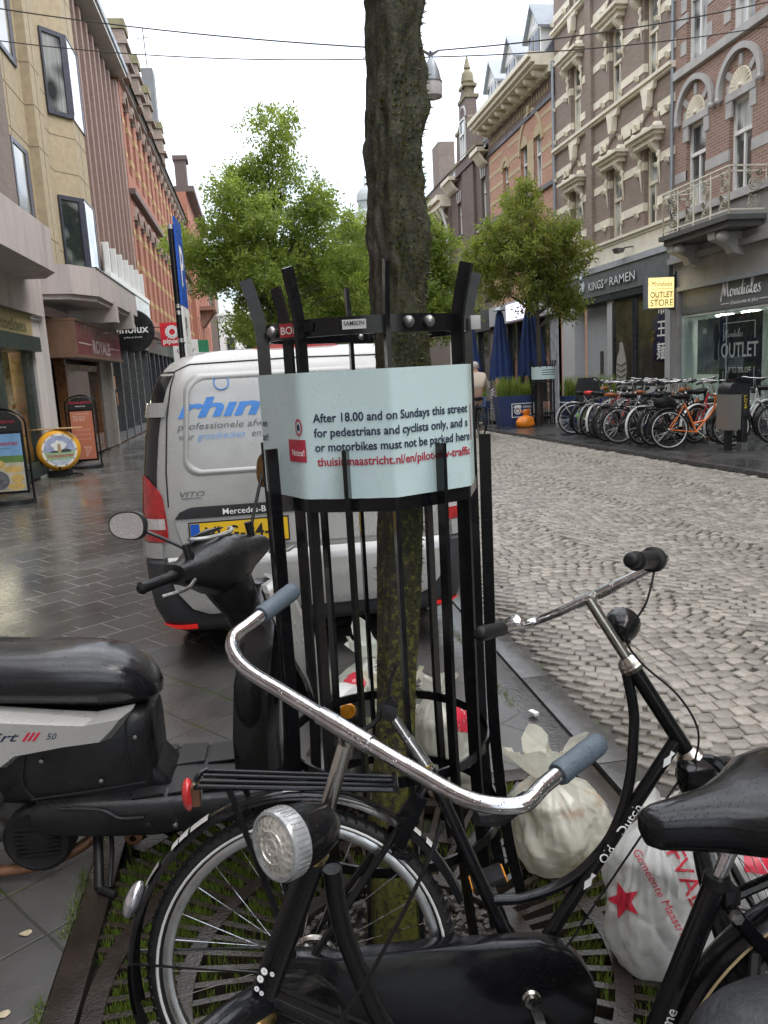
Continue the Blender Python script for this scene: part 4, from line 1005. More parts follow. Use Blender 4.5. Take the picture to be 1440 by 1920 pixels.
# ============================================================= LEFT 3: ribbed plum-brown brick block
B = thing('ribbed_brick_building', 'plum brown ribbed brick block with wide roof overhang above the glass shop', 'building', (XL, 28, 0))
Y0, Y1 = 24.22, 33.0
wins = [(25.0+i*1.85, 25.75+i*1.85, 10.3, 12.3) for i in range(4)]
wall(MB(), XL-.25, -1, Y0, Y1, 4.0, 13.0, wins, rev=.3).build('wall', b_plum, B, smooth=False)
for w in wins:
    ww = window(B, XL-.25, -1, *w, m_dframe, m_gl, rec=.15, tr=0, mull=False)
    m = MB()
    for i in range(4): m.b2(XL-.36, XL-.28, w[0]+.06, w[1]-.06, 10.9+i*.32, 10.96+i*.32)
    m.build('louvre', m_white, ww, smooth=False)
m = MB()
for i in range(9):
    y = Y0+.25+i*.97; m.b2(XL-.25, XL-.08, y, y+.26, 4.0, 12.6)
m.b2(XL-.25, XL-.02, Y1-.5, Y1, 4, 12.7); m.build('brick_rib', brick('rib_brick', (.25, .165, .135), (.3, .2, .165), (.25, .2, .18), stain=.2), B, smooth=False)
m = MB(); m.b2(XL-5, XL+.3, Y0-.3, Y1+.15, 12.95, 13.1); m.build('roof_overhang', M('soffit_grey', (.5, .48, .45), .6, 0, .1, 2), B, smooth=False)
m = MB(); m.b2(XL-5, XL+.36, Y0-.32, Y1+.17, 13.102, 13.3); m.build('roof_edge', m_zinc, B, smooth=False)
m = MB(); m.b2(XL-.2, XL+.3, Y0+.1, Y1, 4.0, 4.75); m.build('white_band', M('white_panel', (.55, .56, .54), .25, 0, .08, 1), B, smooth=False)
m = MB()
for i in range(7): m.b2(XL+.1, XL+.3, Y0+.4+i*1.2, Y0+.5+i*1.2, 4.9, 5.75)
m.b2(XL+.05, XL+.33, Y0+.1, Y1, 4.752, 4.9); m.build('parapet_post', m_white, B, smooth=False)
m = MB(); m.b2(XL+.15, XL+.16, Y0+.2, Y1-.1, 4.9, 5.7); m.build('parapet_glass', m_gl, B, smooth=False)
m = MB(); m.b2(XL-.2, XL+.1, Y0+.1, Y1, 3.0, 3.998); m.build('shop_fascia', M('fascia_grey_green', (.1, .11, .105), .25), B, smooth=False)
m = MB(); m.b2(XL-.14, XL-.12, Y0+.2, Y1, .3, 3.0); m.build('shop_pane', glass('front_glass', (.05, .06, .06)), B, smooth=False)
m = MB()
for y in (24.3, 26.0, 27.6, 29.2, 30.8, 32.6): m.b2(XL-.12, XL+.06, y, y+.16, .06, 3.0)
m.b2(XL-.11, XL+.04, Y0+.1, Y1, .06, .32); m.build('shop_window_frame', M('steel_frame', (.07, .075, .078), .3), B, smooth=False)
m = MB()
for i in range(16): m.b2(XL-.115, XL-.112, 24.6+.08*i, 24.66+.09*i, 1.1+.5*(i % 3), 1.5+.5*(i % 3)) if i % 2 else None
m.build('window_poster', M('poster_mix', (.5, .25, .14), .5, 0, .6, 7), B, smooth=False)
S = thing('round_sign', 'round black hanging sign lettered linolux below the concrete canopy', 'sign', (XL+.5, 25.2, 2.9))
MB().lathe([(.001, -.05), (.62, -.05), (.64, -.02), (.64, .02), (.62, .05), (.001, .05)], (XL+.62, 25.4, 3.3), (0, 1, 0), 32).build('disc', M('sign_black', (.012, .012, .013), .25), S)
text('lettering', 'linolux', .34, (XL+.62, 25.345, 3.24), (1, 0, 0), (0, 0, 1), m_txw, S, off=.015, align='CENTER', width=None)
text('lettering', 'parket en vloeren', .075, (XL+.62, 25.345, 3.09), (1, 0, 0), (0, 0, 1), m_txw, S, align='CENTER')
q = MB(); q.bar((XL-.1, 25.4, 3.7), (XL+.3, 25.4, 3.7), .04, .04); q.bar((XL-.1, 25.4, 2.95), (XL+.2, 25.4, 2.95), .03, .03); q.build('bracket', m_dframe, S, smooth=False)

# ============================================================= LEFT 4: long red and yellow striped brick building with arches
B = thing('striped_arcade_building', 'long red brick building with yellow brick stripes, tall arches and roof dormers', 'building', (XL, 42, 0))
Y0, Y1 = 33.02, 62
n_ = 16; pit = (Y1-Y0)/n_
wins = [(Y0+i*pit+.55, Y0+(i+1)*pit-.35, z, z+h) for i in range(n_) for z, h in ((4.4, 3.7), (9.7, 2.6))]
wall(MB(), XL, -1, Y0, Y1, 3.6, 13.0, wins, rev=.4).build('wall', b_red2, B, smooth=False)
wm = MB()
for w in wins: window(B, XL, -1, *w, M('brown_frame', (.1, .075, .055), .5), m_glc if int(w[0]*7) % 3 else m_gl, rec=.3, tr=.7)
m = MB()
for i in range(n_+1):
    y = Y0+i*pit
    for z in (5.0, 6.2, 7.4, 10.2, 11.4):
        a, b = max(Y0, y-.36), min(Y1, y+.56)
        m.b2(XL-.2, XL+.012, a, b, z, z+.22)
m.build('yellow_stripe', b_yel, B, smooth=False)
for i in range(n_):
    yc = Y0+i*pit+pit/2+.1; r = (pit-.9)/2
    for z in (8.1, 12.3):
        m = MB()
        zb = z-r*.2
        pts = archpts(yc, zb-.05, r, 10)
        m.tube([(XL+.02, y, zz) for y, zz in pts], 1, sec=[(.13, .05), (-.05, .05), (-.05, -.1), (.13, -.1)], up=(0, 0, 1))
        m.prism(pts+[(yc-r, z+.02+r*.7), (yc+r, z+.02+r*.7)][:0], (XL-.12, 0, 0), (0, 1, 0), (0, 0, 1), .05)
        m.build('arch', b_brown, B, smooth=False)
m = MB(); m.b2(XL-.1, XL+.22, Y0, Y1, 8.85, 9.05); m.b2(XL-.1, XL+.2, Y0, Y1, 3.6, 3.9); m.build('string_course', M('brown_stone', (.12, .085, .07), .6), B, smooth=False)
m = MB(); m.b2(XL-.3, XL+.14, Y0+.15, Y1, 12.95, 13.05); m.b2(XL+.02, XL+.2, Y0+.1, Y1, 13.052, 13.25); m.build('gutter', m_grey_st, B, smooth=False)
m = MB(); m.add([(XL+.3, Y0, 13.1), (XL-2.5, Y0, 16), (XL-2.5, Y1, 16), (XL+.3, Y1, 13.1), (XL-6, Y0, 13), (XL-6, Y1, 13)], [(0, 1, 2, 3), (1, 4, 5, 2), (0, 1, 4), (3, 2, 5)]); m.build('roof', m_tile, B, smooth=False)
for i, y in enumerate((33.3, 36.7, 40.2, 45.5)):
    m = MB(); m.b2(XL-.2, XL+.35, y, y+.9, 13.05, 14.7); m.b2(XL-.28, XL+.45, y-.08, y+.98, 14.2, 14.32); m.b2(XL-.3, XL+.5, y-.1, y+1.0, 13.5, 13.62)
    c = m.build('pier', b_brown, B, smooth=False); MB().b2(XL-.25, XL+.4, y-.06, y+.96, 14.72, 15.05).build('pier_cap', M('mossy_cap', (.2, .18, .1), .8, 0, .3, 3), c, smooth=False)
m = MB(); m.b2(XL-.5, XL+.1, 46.8, 47.9, 13, 18.1); m.build('chimney', M('chimney_grey', (.17, .175, .18), .6, 0, .1, 2), B, smooth=False)
m = MB(); m.tube([(XL-.2, 47.3, 18.1), (XL-.25, 47.3, 20.2)], .03, 5); m.tube([(XL-.6, 47.3, 19.7), (XL+.2, 47.3, 19.8)], .02, 4); m.build('aerial', m_dframe, B)
m = MB(); m.b2(XL-.2, XL+.1, Y0, Y1, 2.95, 3.6); m.build('shop_fascia', M('fascia_dark', (.06, .058, .055), .4), B, smooth=False)
m = MB(); m.b2(XL-.16, XL-.14, Y0, Y1, .3, 2.95); m.build('shop_pane', m_gl, B, smooth=False)
m = MB()
for i in range(19): m.b2(XL-.14, XL+.1, Y0+i*1.6, Y0+i*1.6+.22, .05, 2.95)
m.build('shop_pier', m_dframe, B, smooth=False)
S = thing('square_sign', 'red square hanging sign with white ring and the name pipoos', 'sign', (XL+.7, 36.5, 3.3))
MB().b2(XL+.25, XL+1.25, 36.4, 36.5, 3.28, 4.28, ch=.01).build('panel', M('sign_red', (.55, .015, .03), .35), S, smooth=False)
q = MB()
for i in range(14):
    a = 2*pi*i/14; q.lathe([(.001, 0), (.075, 0), (.075, .006)], (XL+.75+.22*cos(a), 36.396, 3.88+.22*sin(a)), (0, -1, 0), 10)
q.lathe([(.13, 0), (.2, 0), (.2, .005), (.13, .005)], (XL+.75, 36.397, 3.88), (0, -1, 0), 20); q.build('emblem', m_txw, S)
text('lettering', 'pipoos', .3, (XL+.33, 36.39, 3.4), (1, 0, 0), (0, 0, 1), m_txw, S, off=.02, width=.82)
q = MB(); q.bar((XL-.1, 36.45, 4.1), (XL+.25, 36.45, 4.1), .04, .04); q.bar((XL-.1, 36.45, 3.4), (XL+.25, 36.45, 3.4), .04, .04); q.build('bracket', m_dframe, S, smooth=False)
S = thing('white_sign', 'white hanging sign with a script name beyond the red square sign', 'sign', (XL+.7, 41, 3))
MB().b2(XL+.3, XL+1.5, 41, 41.1, 2.75, 3.75).build('panel', m_white, S, smooth=False)
text('lettering', 'G·Star', .34, (XL+.42, 40.99, 3.15), (1, 0, 0), (0, 0, 1), m_dframe, S, shear=.4, width=.9)
S = thing('green_sign', 'green hanging sign with a white stripe far down the left side', 'sign', (XL+1, 47, 3))
MB().b2(XL+.2, XL+1.7, 47, 47.1, 2.9, 4.0).build('panel', M('sign_green', (.02, .2, .09), .4), S, smooth=False)
MB().b2(XL+.3, XL+1.6, 46.98, 46.995, 3.2, 3.32).build('stripe', m_txw, S, smooth=False)
# ============================================================= further left and the end of the street
B = thing('far_red_house', 'far red brick house with a stone balcony beyond the striped arcade', 'building', (XL, 70, 0))
wins = [(63+i*2.2, 64.1+i*2.2, z, z+2) for i in range(8) for z in (4.5, 8, 11.5)]
wall(MB(), XL+.3, -1, 62.02, 82, 0, 15.2, wins).build('wall', b_red2, B, smooth=False)
for w in wins[:15]: window(B, XL+.3, -1, *w, m_white, m_gl, tr=.6)
m = MB(); m.b2(XL-.5, XL+.9, 62.02, 82, 15.2, 15.6); m.b2(XL-.4, XL+.4, 63, 64.4, 15.6, 17.6); m.b2(XL-.5, XL+.55, 62.9, 64.5, 17.6, 17.9); m.build('cornice', M('dark_cornice', (.1, .07, .06), .6), B, smooth=False)
m = MB(); m.b2(XL+.3, XL+1.5, 66, 70, 7.2, 7.5); m.b2(XL+1.4, XL+1.5, 66, 70, 7.5, 8.5)
for y in (66.6, 69): m.prism([(0, 0), (1.1, 0), (.2, -1.2), (0, -1.2)], (XL+.3, y+.15, 7.2), (1, 0, 0), (0, 0, 1), .3)
m.build('balcony', M('red_sandstone', (.23, .12, .08), .7, 0, .15, 3), B, smooth=False)
for nm, lab, x0, x1, y, z, mat in (('white_house', 'white plastered house with a pediment at the end of the street', -3.6, 3.2, 96, 9, m_white), ('grey_end_house', 'grey terrace house closing the street behind the trees', 3.3, 12, 98, 8, b_old), ('brown_end_house', 'brown brick house at the far left of the street end', -14, -3.7, 95, 14, b_dark)):
    B = thing(nm, lab, 'building', ((x0+x1)/2, y, 0))
    MB().b2(x0, x1, y, y+10, 0, z).build('wall', mat, B, smooth=False)
    if mat is m_white: MB().prism([(x0-.2, 0), (x1+.2, 0), ((x0+x1)/2, 2.0)], (0, y-.3, z), (1, 0, 0), (0, 0, 1), -.4).build('pediment', m_white, B, smooth=False)
    for i in range(int((x1-x0)/2.2)):
        for zz in (1.2, 4.6):
            a = x0+.7+i*2.2
            f = MB(); f.b2(a, a+1.1, y-.06, y+.02, zz, zz+2.0); f = f.build('window', m_grey_st, B, smooth=False); MB().b2(a+.12, a+.98, y-.08, y-.05, zz+.12, zz+1.88).build('pane', m_gl, f, smooth=False)
B = thing('domed_tower', 'pale church dome seen behind the mossy tree trunk', 'tower', (13.9, 92, 0))
MB().b2(12.4, 15.0, 90, 94, 0, 18.6).build('wall', M('pale_tower', (.42, .43, .43), .6), B, smooth=False)
MB().lathe([(1.3, 0), (1.3, .5), (.9, .8), (.9, 1.6), (1.05, 1.7), (1.0, 2.3), (.7, 2.9), (.2, 3.2), (.1, 3.6), (.02, 4.0)], (13.7, 92, 18.6), (0, 0, 1), 20).build('dome', M('copper_grey', (.3, .33, .33), .5), B)
# ============================================================= street lamp on span wires
Lx, Ly = 3.16, 13.4
wz1, wz2 = 6.98, 6.86
m_wire = M('wire_grey', (.09, .09, .09), .4, .5)
sw = thing('span_wire', 'upper pair wire of the street lamp span, strung between the house fronts', 'wire', (Lx, Ly, 7))
def sag(p, q, s_, n=14): return [V(*p).lerp(V(*q), i/n)-V(0, 0, s_*4*(i/n)*(1-i/n)) for i in range(n+1)]
m = MB(); m.tube(sag((XL-.3, 17.1, 8.75), (Lx-.15, Ly, 6.66), .1), .012, 5); m.tube(sag((Lx+.15, Ly, 6.66), (X, 15.3, 8.25), .1), .012, 5); m.build('cable', m_wire, sw)
sw['label'] = 'upper thin cable strung across the street, tied to the top of the hanging lamp'
sw = thing('span_wire', 'lower thin cable strung across the street below the first, through the lamp neck', 'wire', (Lx, Ly, 6.9))
m = MB(); m.tube(sag((XL-.3, 17.0, 8.15), (Lx, Ly, 6.56), .16)+sag((Lx, Ly, 6.56), (X, 15.25, 7.8), .1)[1:], .01, 5); m.build('cable', m_wire, sw)
la = thing('hanging_lamp', 'grey bell-shaped street lamp hanging over the road on two wires', 'street lamp', (Lx, Ly, 5.9))
zt = 6.56
LS = lambda pr: [(a*.86, b*.86) for a, b in pr]
MB().lathe(LS([(.022, 0), (.05, -.04), (.1, -.12), (.145, -.24), (.17, -.36), (.185, -.44)]), (Lx, Ly, zt), (0, 0, 1), 28).build('lamp_hood', M('lamp_hood_grey', (.24, .26, .28), .35, .3), la)
MB().lathe(LS([(.185, -.44), (.19, -.5), (.19, -.6), (.18, -.68), (.165, -.69), (.16, -.66), (.001, -.64)]), (Lx, Ly, zt), (0, 0, 1), 28).build('lamp_glass', M('lamp_glass_mat', (.5, .47, .44), .25, 0, .06), la)
q = MB()
for s_ in (-1, 1): q.prism([(0, 0), (s_*.04, .02), (s_*.16, .1), (s_*.135, .11), (s_*.04, .07), (0, .065)], (Lx, Ly+.012, zt), (1, 0, 0), (0, 0, 1), .024)
q.tube([(Lx, Ly, zt-.02), (Lx, Ly, zt+.09)], .02, 8); q.lathe(LS([(.186, -.445), (.196, -.445), (.196, -.43), (.186, -.43)]), (Lx, Ly, zt), (0, 0, 1), 28); q.lathe(LS([(.175, -.695), (.186, -.695), (.186, -.68), (.175, -.68)]), (Lx, Ly, zt), (0, 0, 1), 28); q.build('bracket', M('lamp_dark', (.1, .1, .11), .4), la)

# ============================================================= trees
m_bark = M('bark', (.06, .05, .038), .8, 0, .35, 9, bp=.5, bs=60)
lf_a = leafmat('ash_leaves', [(.08, .125, .028), (.17, .25, .05), (.26, .35, .075), (.36, .44, .11)], .55)
lf_b = leafmat('turning_leaves', [(.07, .105, .025), (.15, .2, .04), (.25, .26, .06), (.38, .28, .075)], .55)
lf_c = leafmat('dark_leaves', [(.05, .085, .022), (.1, .16, .035), (.16, .23, .05)], .5)
def leaves(name, cents, rads, n, size, mat, par, droop=.3):
    """n leaf-sized rhombs gathered in sprays inside the clumps"""
    cents = np.array(cents); rads = np.array(rads)
    w = rads**2; idx = rng.choice(len(cents), n//7, p=w/w.sum())
    g = rng.normal(0, 1, (len(idx), 3)); g /= np.linalg.norm(g, axis=1)[:, None]+1e-9
    rr = rng.random(len(idx))**.45
    base_ = cents[idx]+g*(rads[idx]*rr)[:, None]*np.array([1, 1, .8])
    out = rng.normal(0, 1, (len(idx), 3))+g*.9; out[:, 2] -= droop; out /= np.linalg.norm(out, axis=1)[:, None]
    side = np.cross(out, rng.normal(0, 1, (len(idx), 3))); side /= np.linalg.norm(side, axis=1)[:, None]+1e-9
    vs = []; rn = []
    tone = rng.random(len(idx))
    for k in range(7):
        s_ = size*(.8+.5*rng.random(len(idx)))[:, None]
        t = (k//2)*.62; sg = (1 if k % 2 else -1) if k < 6 else 0
        p = base_+out*s_*t
        d = out*.5+side*sg*.9 if sg else out
        d = d+rng.normal(0, .18, d.shape); d /= np.linalg.norm(d, axis=1)[:, None]
        nrm = np.cross(d, np.cross(out, side)+rng.normal(0, .35, d.shape)); nrm /= np.linalg.norm(nrm, axis=1)[:, None]+1e-9
        q = np.stack([p, p+d*s_*.45+nrm*s_*.2, p+d*s_, p+d*s_*.45-nrm*s_*.2], 1)
        vs.append(q); rn.append(np.clip(tone*.75+.25*rng.random(len(idx)), 0, 1))
    vs = np.concatenate(vs).reshape(-1, 3); rn = np.concatenate(rn)
    f = np.arange(len(vs)).reshape(-1, 4)
    return npmesh(name, vs, f, mat, par, rnd=rn)
def tree(name, label, base_, fork, blobs, ncl, nleaf, size, mat, r0=.11, group=None, clr=(.35, .6), lean=(0, 0)):
    T = thing(name, label, 'tree', base_, group); b = Vector(base_)
    m = MB(); top = b+V(lean[0], lean[1], fork)
    hi = max(c[2]+r[2]*.6 for c, r in blobs)
    tp = b+V(np.mean([c[0] for c, r in blobs])-b.x, np.mean([c[1] for c, r in blobs])-b.y, hi-b.z)
    trunk = spl([b, b.lerp(top, .5)+V(.03, 0, 0), top, top.lerp(tp, .5)+V(.1, .1, 0), tp], 5)
    m.tube(trunk, [r0*(1-.9*i/(len(trunk)-1)) for i in range(len(trunk))], 10)
    m.build('trunk', m_bark, T)
    cents, rads = [], []; vol = [r[0]*r[1]*r[2] for c, r in blobs]; tot = sum(v**.75 for v in vol)
    br = MB()
    for (c, r), v in zip(blobs, vol):
        for i in range(max(3, int(ncl*v**.75/tot))):
            g = Vector(rng.normal(0, 1, 3)).normalized(); k = (rng.random()**.5)
            p = V(c[0]+g.x*r[0]*k, c[1]+g.y*r[1]*k, c[2]+g.z*r[2]*k)
            cents.append(tuple(p)); rads.append(clr[0]+(clr[1]-clr[0])*rng.random())
            if i % 2 == 0:
                zz = b.z+fork+(max(p.z-.6*(p-top).length*.6, b.z+fork)-b.z-fork)*.8
                zz = min(zz, hi-.3)
                j = min(range(len(trunk)), key=lambda q: abs(trunk[q].z-zz)); s_ = trunk[j]
                mid = s_.lerp(p, .5)+V(rng.normal(0, .1), rng.normal(0, .1), .12*(p-s_).length)
                pts = spl([s_, mid, p], 4); r1 = r0*.3*(1-j/len(trunk)*.7)
                br.tube(pts, [r1*(1-.85*q/(len(pts)-1)) for q in range(len(pts))], 5)
    br.build('branch', m_bark, T)
    leaves('crown', cents, rads, nleaf, size, mat, T)
    return T
tree('leafy_tree', 'tall light green street tree standing behind the silver van', (.45, 21.3, 0), 2.5,
     [((.95, 21.3, 7.35), (.75, 1., .85)), ((.15, 21.2, 6.7), (.75, .9, .7)), ((1.7, 21.3, 6.15), (1.1, 1, .75)), ((.3, 21.3, 5.5), (1.6, 1.6, .9)), ((-.75, 21.2, 5.0), (.95, 1.2, .6)), ((1.9, 21.4, 5.0), (1.5, 1.4, .9)), ((.1, 21.3, 4.2), (1.5, 1.5, .8)), ((1.9, 21.4, 3.8), (1.6, 1.5, 1.0)), ((.5, 21.2, 3.0), (1.2, 1.2, .7)), ((2.2, 21.5, 2.8), (1.4, 1.2, .7))],
     170, 54000, .115, lf_a, .13, clr=(.2, .5))
tree('bushy_tree', 'dark green street tree further back, left of the mossy trunk', (3.2, 28.5, 0), 2.4,
     [((3.5, 28.5, 6.0), (1.4, 1.4, .9)), ((2.8, 28.5, 5.0), (1.9, 1.6, 1.2)), ((4.3, 28.4, 4.6), (1.7, 1.6, 1.3)), ((3.2, 28.5, 3.4), (2.0, 1.6, 1.1))], 80, 24000, .15, lf_c, .13, clr=(.35, .6))
tree('bushy_tree', 'green street tree right of the mossy trunk, beyond the furled parasols', (6.2, 30.0, 0), 2.4,
     [((6.3, 30, 6.9), (.9, 1.0, .8)), ((6.6, 30.2, 5.9), (1.5, 1.4, 1.0)), ((7.1, 30, 5.0), (1.5, 1.4, 1.0)), ((6.0, 30, 4.6), (1.7, 1.5, 1.2)), ((6.7, 30, 3.4), (1.7, 1.5, 1.0))], 90, 26000, .15, lf_a, .12, clr=(.35, .6))
tree('distant_tree', 'dark street tree in the gap low behind the tree guard', (2.2, 38, 0), 2.2,
     [((2.2, 38, 5.2), (2.2, 2, 1.5)), ((2.6, 38, 3.2), (2.4, 2, 1.2)), ((.6, 38, 3.4), (1.6, 1.6, 1.2))], 60, 14000, .2, lf_c, .14, clr=(.5, .8))
tree('distant_tree', 'farthest street tree, lowest of the row near the street end', (5.2, 46, 0), 2.2,
     [((5.2, 46, 5.6), (2.4, 2, 1.6)), ((5.5, 46, 3.6), (2.4, 2, 1.4))], 50, 12000, .22, lf_c, .14, clr=(.5, .9))
tree('turning_tree', 'small street tree with yellowing leaves in front of the orange house', (7.5, 20.75, 0), 2.6,
     [((7.02, 20.9, 5.55), (.75, .9, .55)), ((6.42, 20.9, 4.9), (.85, .9, .55)), ((7.72, 20.8, 4.95), (.9, .9, .6)), ((6.97, 20.7, 4.4), (1.3, 1.2, .65)), ((8.02, 20.9, 4.1), (.75, .9, .6)), ((6.17, 20.9, 4.25), (.65, .8, .45)), ((7.42, 20.9, 3.55), (1.0, 1, .5)), ((8.17, 20.8, 3.4), (.5, .7, .4)), ((7.27, 20.9, 6.15), (.25, .3, .25)), ((5.77, 20.9, 4.7), (.3, .3, .25)), ((8.62, 20.9, 4.5), (.3, .3, .35)), ((8.42, 20.9, 2.95), (.3, .3, .25)), ((6.57, 20.9, 3.6), (.45, .5, .3))],
     130, 27000, .1, lf_b, .1, clr=(.15, .36))

# ------------------------------------------------------------- the mossy trunk in the foreground
def moss_mat():
    m, t, b = base('mossy_bark')
    tc = N(t, 'ShaderNodeTexCoord').outputs['Object']
    mp = N(t, 'ShaderNodeMapping'); mp.inputs['Scale'].default_value = (1, 1, .35); lk(t, tc, mp.inputs[0])
    n = noise_n(t, mp.outputs[0], 30, 6, .7)
    bark = ramp(t, n.outputs[0], [(.3, (.012, .009, .006)), (.5, (.035, .027, .018)), (.72, (.085, .068, .05))])
    s = N(t, 'ShaderNodeSeparateXYZ'); lk(t, tc, s.inputs[0])
    n2 = noise_n(t, mp.outputs[0], 8, 5, .68)
    a = N(t, 'ShaderNodeMath', operation='MULTIPLY_ADD'); lk(t, s.outputs[0], a.inputs[0]); a.inputs[1].default_value = 2.2; lk(t, n2.outputs[0], a.inputs[2])
    mz = N(t, 'ShaderNodeMath', operation='MULTIPLY_ADD'); lk(t, s.outputs[2], mz.inputs[0]); mz.inputs[1].default_value = -.06; lk(t, a.outputs[0], mz.inputs[2])
    mf = maprange(t, mz.outputs[0], .50, .62, 0, 1)
    n3 = noise_n(t, tc, 90, 3)
    moss = ramp(t, n3.outputs[0], [(.3, (.009, .01, .003)), (.55, (.026, .026, .007)), (.78, (.075, .07, .016))])
    c = mix(t, mf, bark.outputs[0], moss.outputs[0])
    # bright lichen on the lower trunk
    n4 = noise_n(t, tc, 55, 5, .65)
    n5 = N(t, 'ShaderNodeMath', operation='MULTIPLY_ADD'); lk(t, s.outputs[2], n5.inputs[0]); n5.inputs[1].default_value = -.15; lk(t, n4.outputs[0], n5.inputs[2])
    lf = maprange(t, n5.outputs[0], .36, .47, 0, .7)
    c = mix(t, lf, c, (.15, .155, .02))
    lk(t, c, b.inputs['Base Color']); b.inputs['Roughness'].default_value = .75
    p = bump(t, n.outputs[0], b, .9, .012)
    bump(t, n3.outputs[0], b, .6, .006, p)
    return m
T = thing('mossy_tree', 'mossy bare trunk of the tree inside the black iron guard', 'tree', (.3, 2.24, 0))
axis_pts = spl([(.30, 2.22, -.05), (.315, 2.25, .3), (.36, 2.3, .8), (.405, 2.35, 1.28), (.43, 2.4, 1.75), (.452, 2.48, 2.2), (.505, 2.6, 2.8), (.57, 2.75, 3.6), (.66, 2.9, 4.6)], 26)
def rad(z): return float(np.interp(z, [0, .2, .6, 1.2, 1.5, 1.75, 2.2, 2.8, 3.6, 4.6], [.088, .07, .06, .065, .069, .07, .077, .08, .08, .078]))
m = MB(); secs = []
NS = 72
trunk_s = []
for i, p in enumerate(axis_pts):
    r = rad(p.z); q = []
    for k in range(NS):
        a = 2*pi*k/NS
        d = V(cos(a), sin(a), 0)
        lump = max(0., p.z-1.5)*.012
        f = 1+.18*noise.noise(V(cos(a)*1.7, sin(a)*1.7, p.z*2.2))+.1*noise.noise(V(cos(a)*5, sin(a)*5, p.z*4.5))+.06*noise.noise(V(cos(a)*9, sin(a)*9, p.z*14))
        mo = max(0., noise.noise(V(cos(a)*2.4+7, sin(a)*2.4, p.z*4))+.3*cos(a)+.35*noise.noise(V(cos(a)*6, sin(a)*6, p.z*16))) if p.z > 1.3 else 0
        lp = (.016*noise.noise(V(cos(a)*2.6, sin(a)*2.6+4, p.z*8))+.011*noise.noise(V(cos(a)*5.5+2, sin(a)*5.5, p.z*21)))*min(1, max(0, p.z-1.45)*2)
        q.append(p+d*(r*f+mo*.028+lp)); 
    secs.append(q)
m.ring(secs)
m.build('trunk', moss_mat(), T, ang=80)
# tufts of moss that break the outline
mv, mr = [], []
for _ in range(15000):
    i = rng.integers(int(.22*len(secs)), len(secs)-1); k = rng.integers(0, NS); p = secs[i][k]; a = 2*pi*k/NS
    if noise.noise(V(cos(a)*2.4+7, sin(a)*2.4, axis_pts[i].z*5.5))+.3*cos(a) < .0+.35*rng.random(): continue
    if axis_pts[i].z < 1.3 and rng.random() < .85: continue
    d = V(cos(a), sin(a), 0)+V(*rng.normal(0, .6, 3)); d.normalize(); s_ = d.cross(V(*rng.normal(0, 1, 3))).normalized(); L = .005+.011*rng.random()
    mv += [p-s_*.0025, p+s_*.0025, p+d*L+s_*.001, p+d*L-s_*.001]; mr.append(rng.random())
npmesh('moss', np.array([tuple(v) for v in mv]), np.arange(len(mv)).reshape(-1, 4), leafmat('moss_tufts', [(.01, .011, .003), (.024, .025, .007), (.075, .07, .016)], .2), T, rnd=mr)

# ============================================================= iron tree guard
CX, CY = .335, 2.38
def pol(a, r, z, lx=0): 
    t = radians(a); return V(CX+r*sin(t), CY-r*cos(t), z)
G = thing('tree_guard', 'black wet iron tree guard with curled bars around the mossy trunk', 'tree guard', (CX, CY, 0))
flat = [(.5, .17), (-.5, .17), (-.5, -.17), (.5, -.17)]
def gbar(a, prof, w, name):
    t = radians(a); rd = V(sin(t), -cos(t), 0)
    pts = spl([pol(a, r, z) for r, z in prof], 6)
    MB().tube(pts, w, sec=flat, up=rd).build(name, m_black, G, ang=30)
A0 = 2
for k in range(8):
    gbar(A0+45*k, [(.36, 0), (.325, .25), (.308, .6), (.305, 1.2), (.303, 1.72), (.305, 1.83), (.318, 1.9), (.338, 1.975)], .036, 'tall_bar')
    gbar(A0+22.5+45*k, [(.41, 0), (.365, .25), (.335, .62), (.333, 1.1), (.335, 1.505)], .034, 'short_bar')
def hoop(r, z, h, th, name, oct_=False, mat=None, a_from=0, a_to=360):
    n = 8 if oct_ else 48
    pts = [pol(A0+360*i/n, r, z) for i in range(n)]
    return MB().tube(pts, 1, sec=[(th/2, h/2), (-th/2, h/2), (-th/2, -h/2), (th/2, -h/2)], closed=True, up=(pts[0]-V(CX, CY, z))).build(name, mat or m_black, G, ang=25)
for (r, z, h) in ((.288, 1.822, .046), (.318, 1.352, .036), (.318, .56, .03), (.345, .3, .03)): hoop(r, z, h, .008, 'hoop', oct_=r > .3 and z > 1)
m = MB()
for a, z, r in ((14, 1.824, .297), (26, 1.824, .297), (-68, 1.822, .297)): m.sph(pol(a, r, z), (.016, .016, .016), 12, 8)
m.build('bolt', M('dull_steel', (.3, .29, .28), .35, .8, .2, 9), G)
m = MB()
for a in (166, 176): m.sph(pol(a, .28, 1.815), .011, 10, 6)
m.build('bolt', m_alu, G)
MB().prism([(-.045, -.02), (.045, -.02), (.045, .02), (-.045, .02)], pol(171, .284, 1.815), V(-1, -.15, 0).normalized(), (0, 0, 1), .003).build('joint_plate', m_blackm, G, smooth=False)
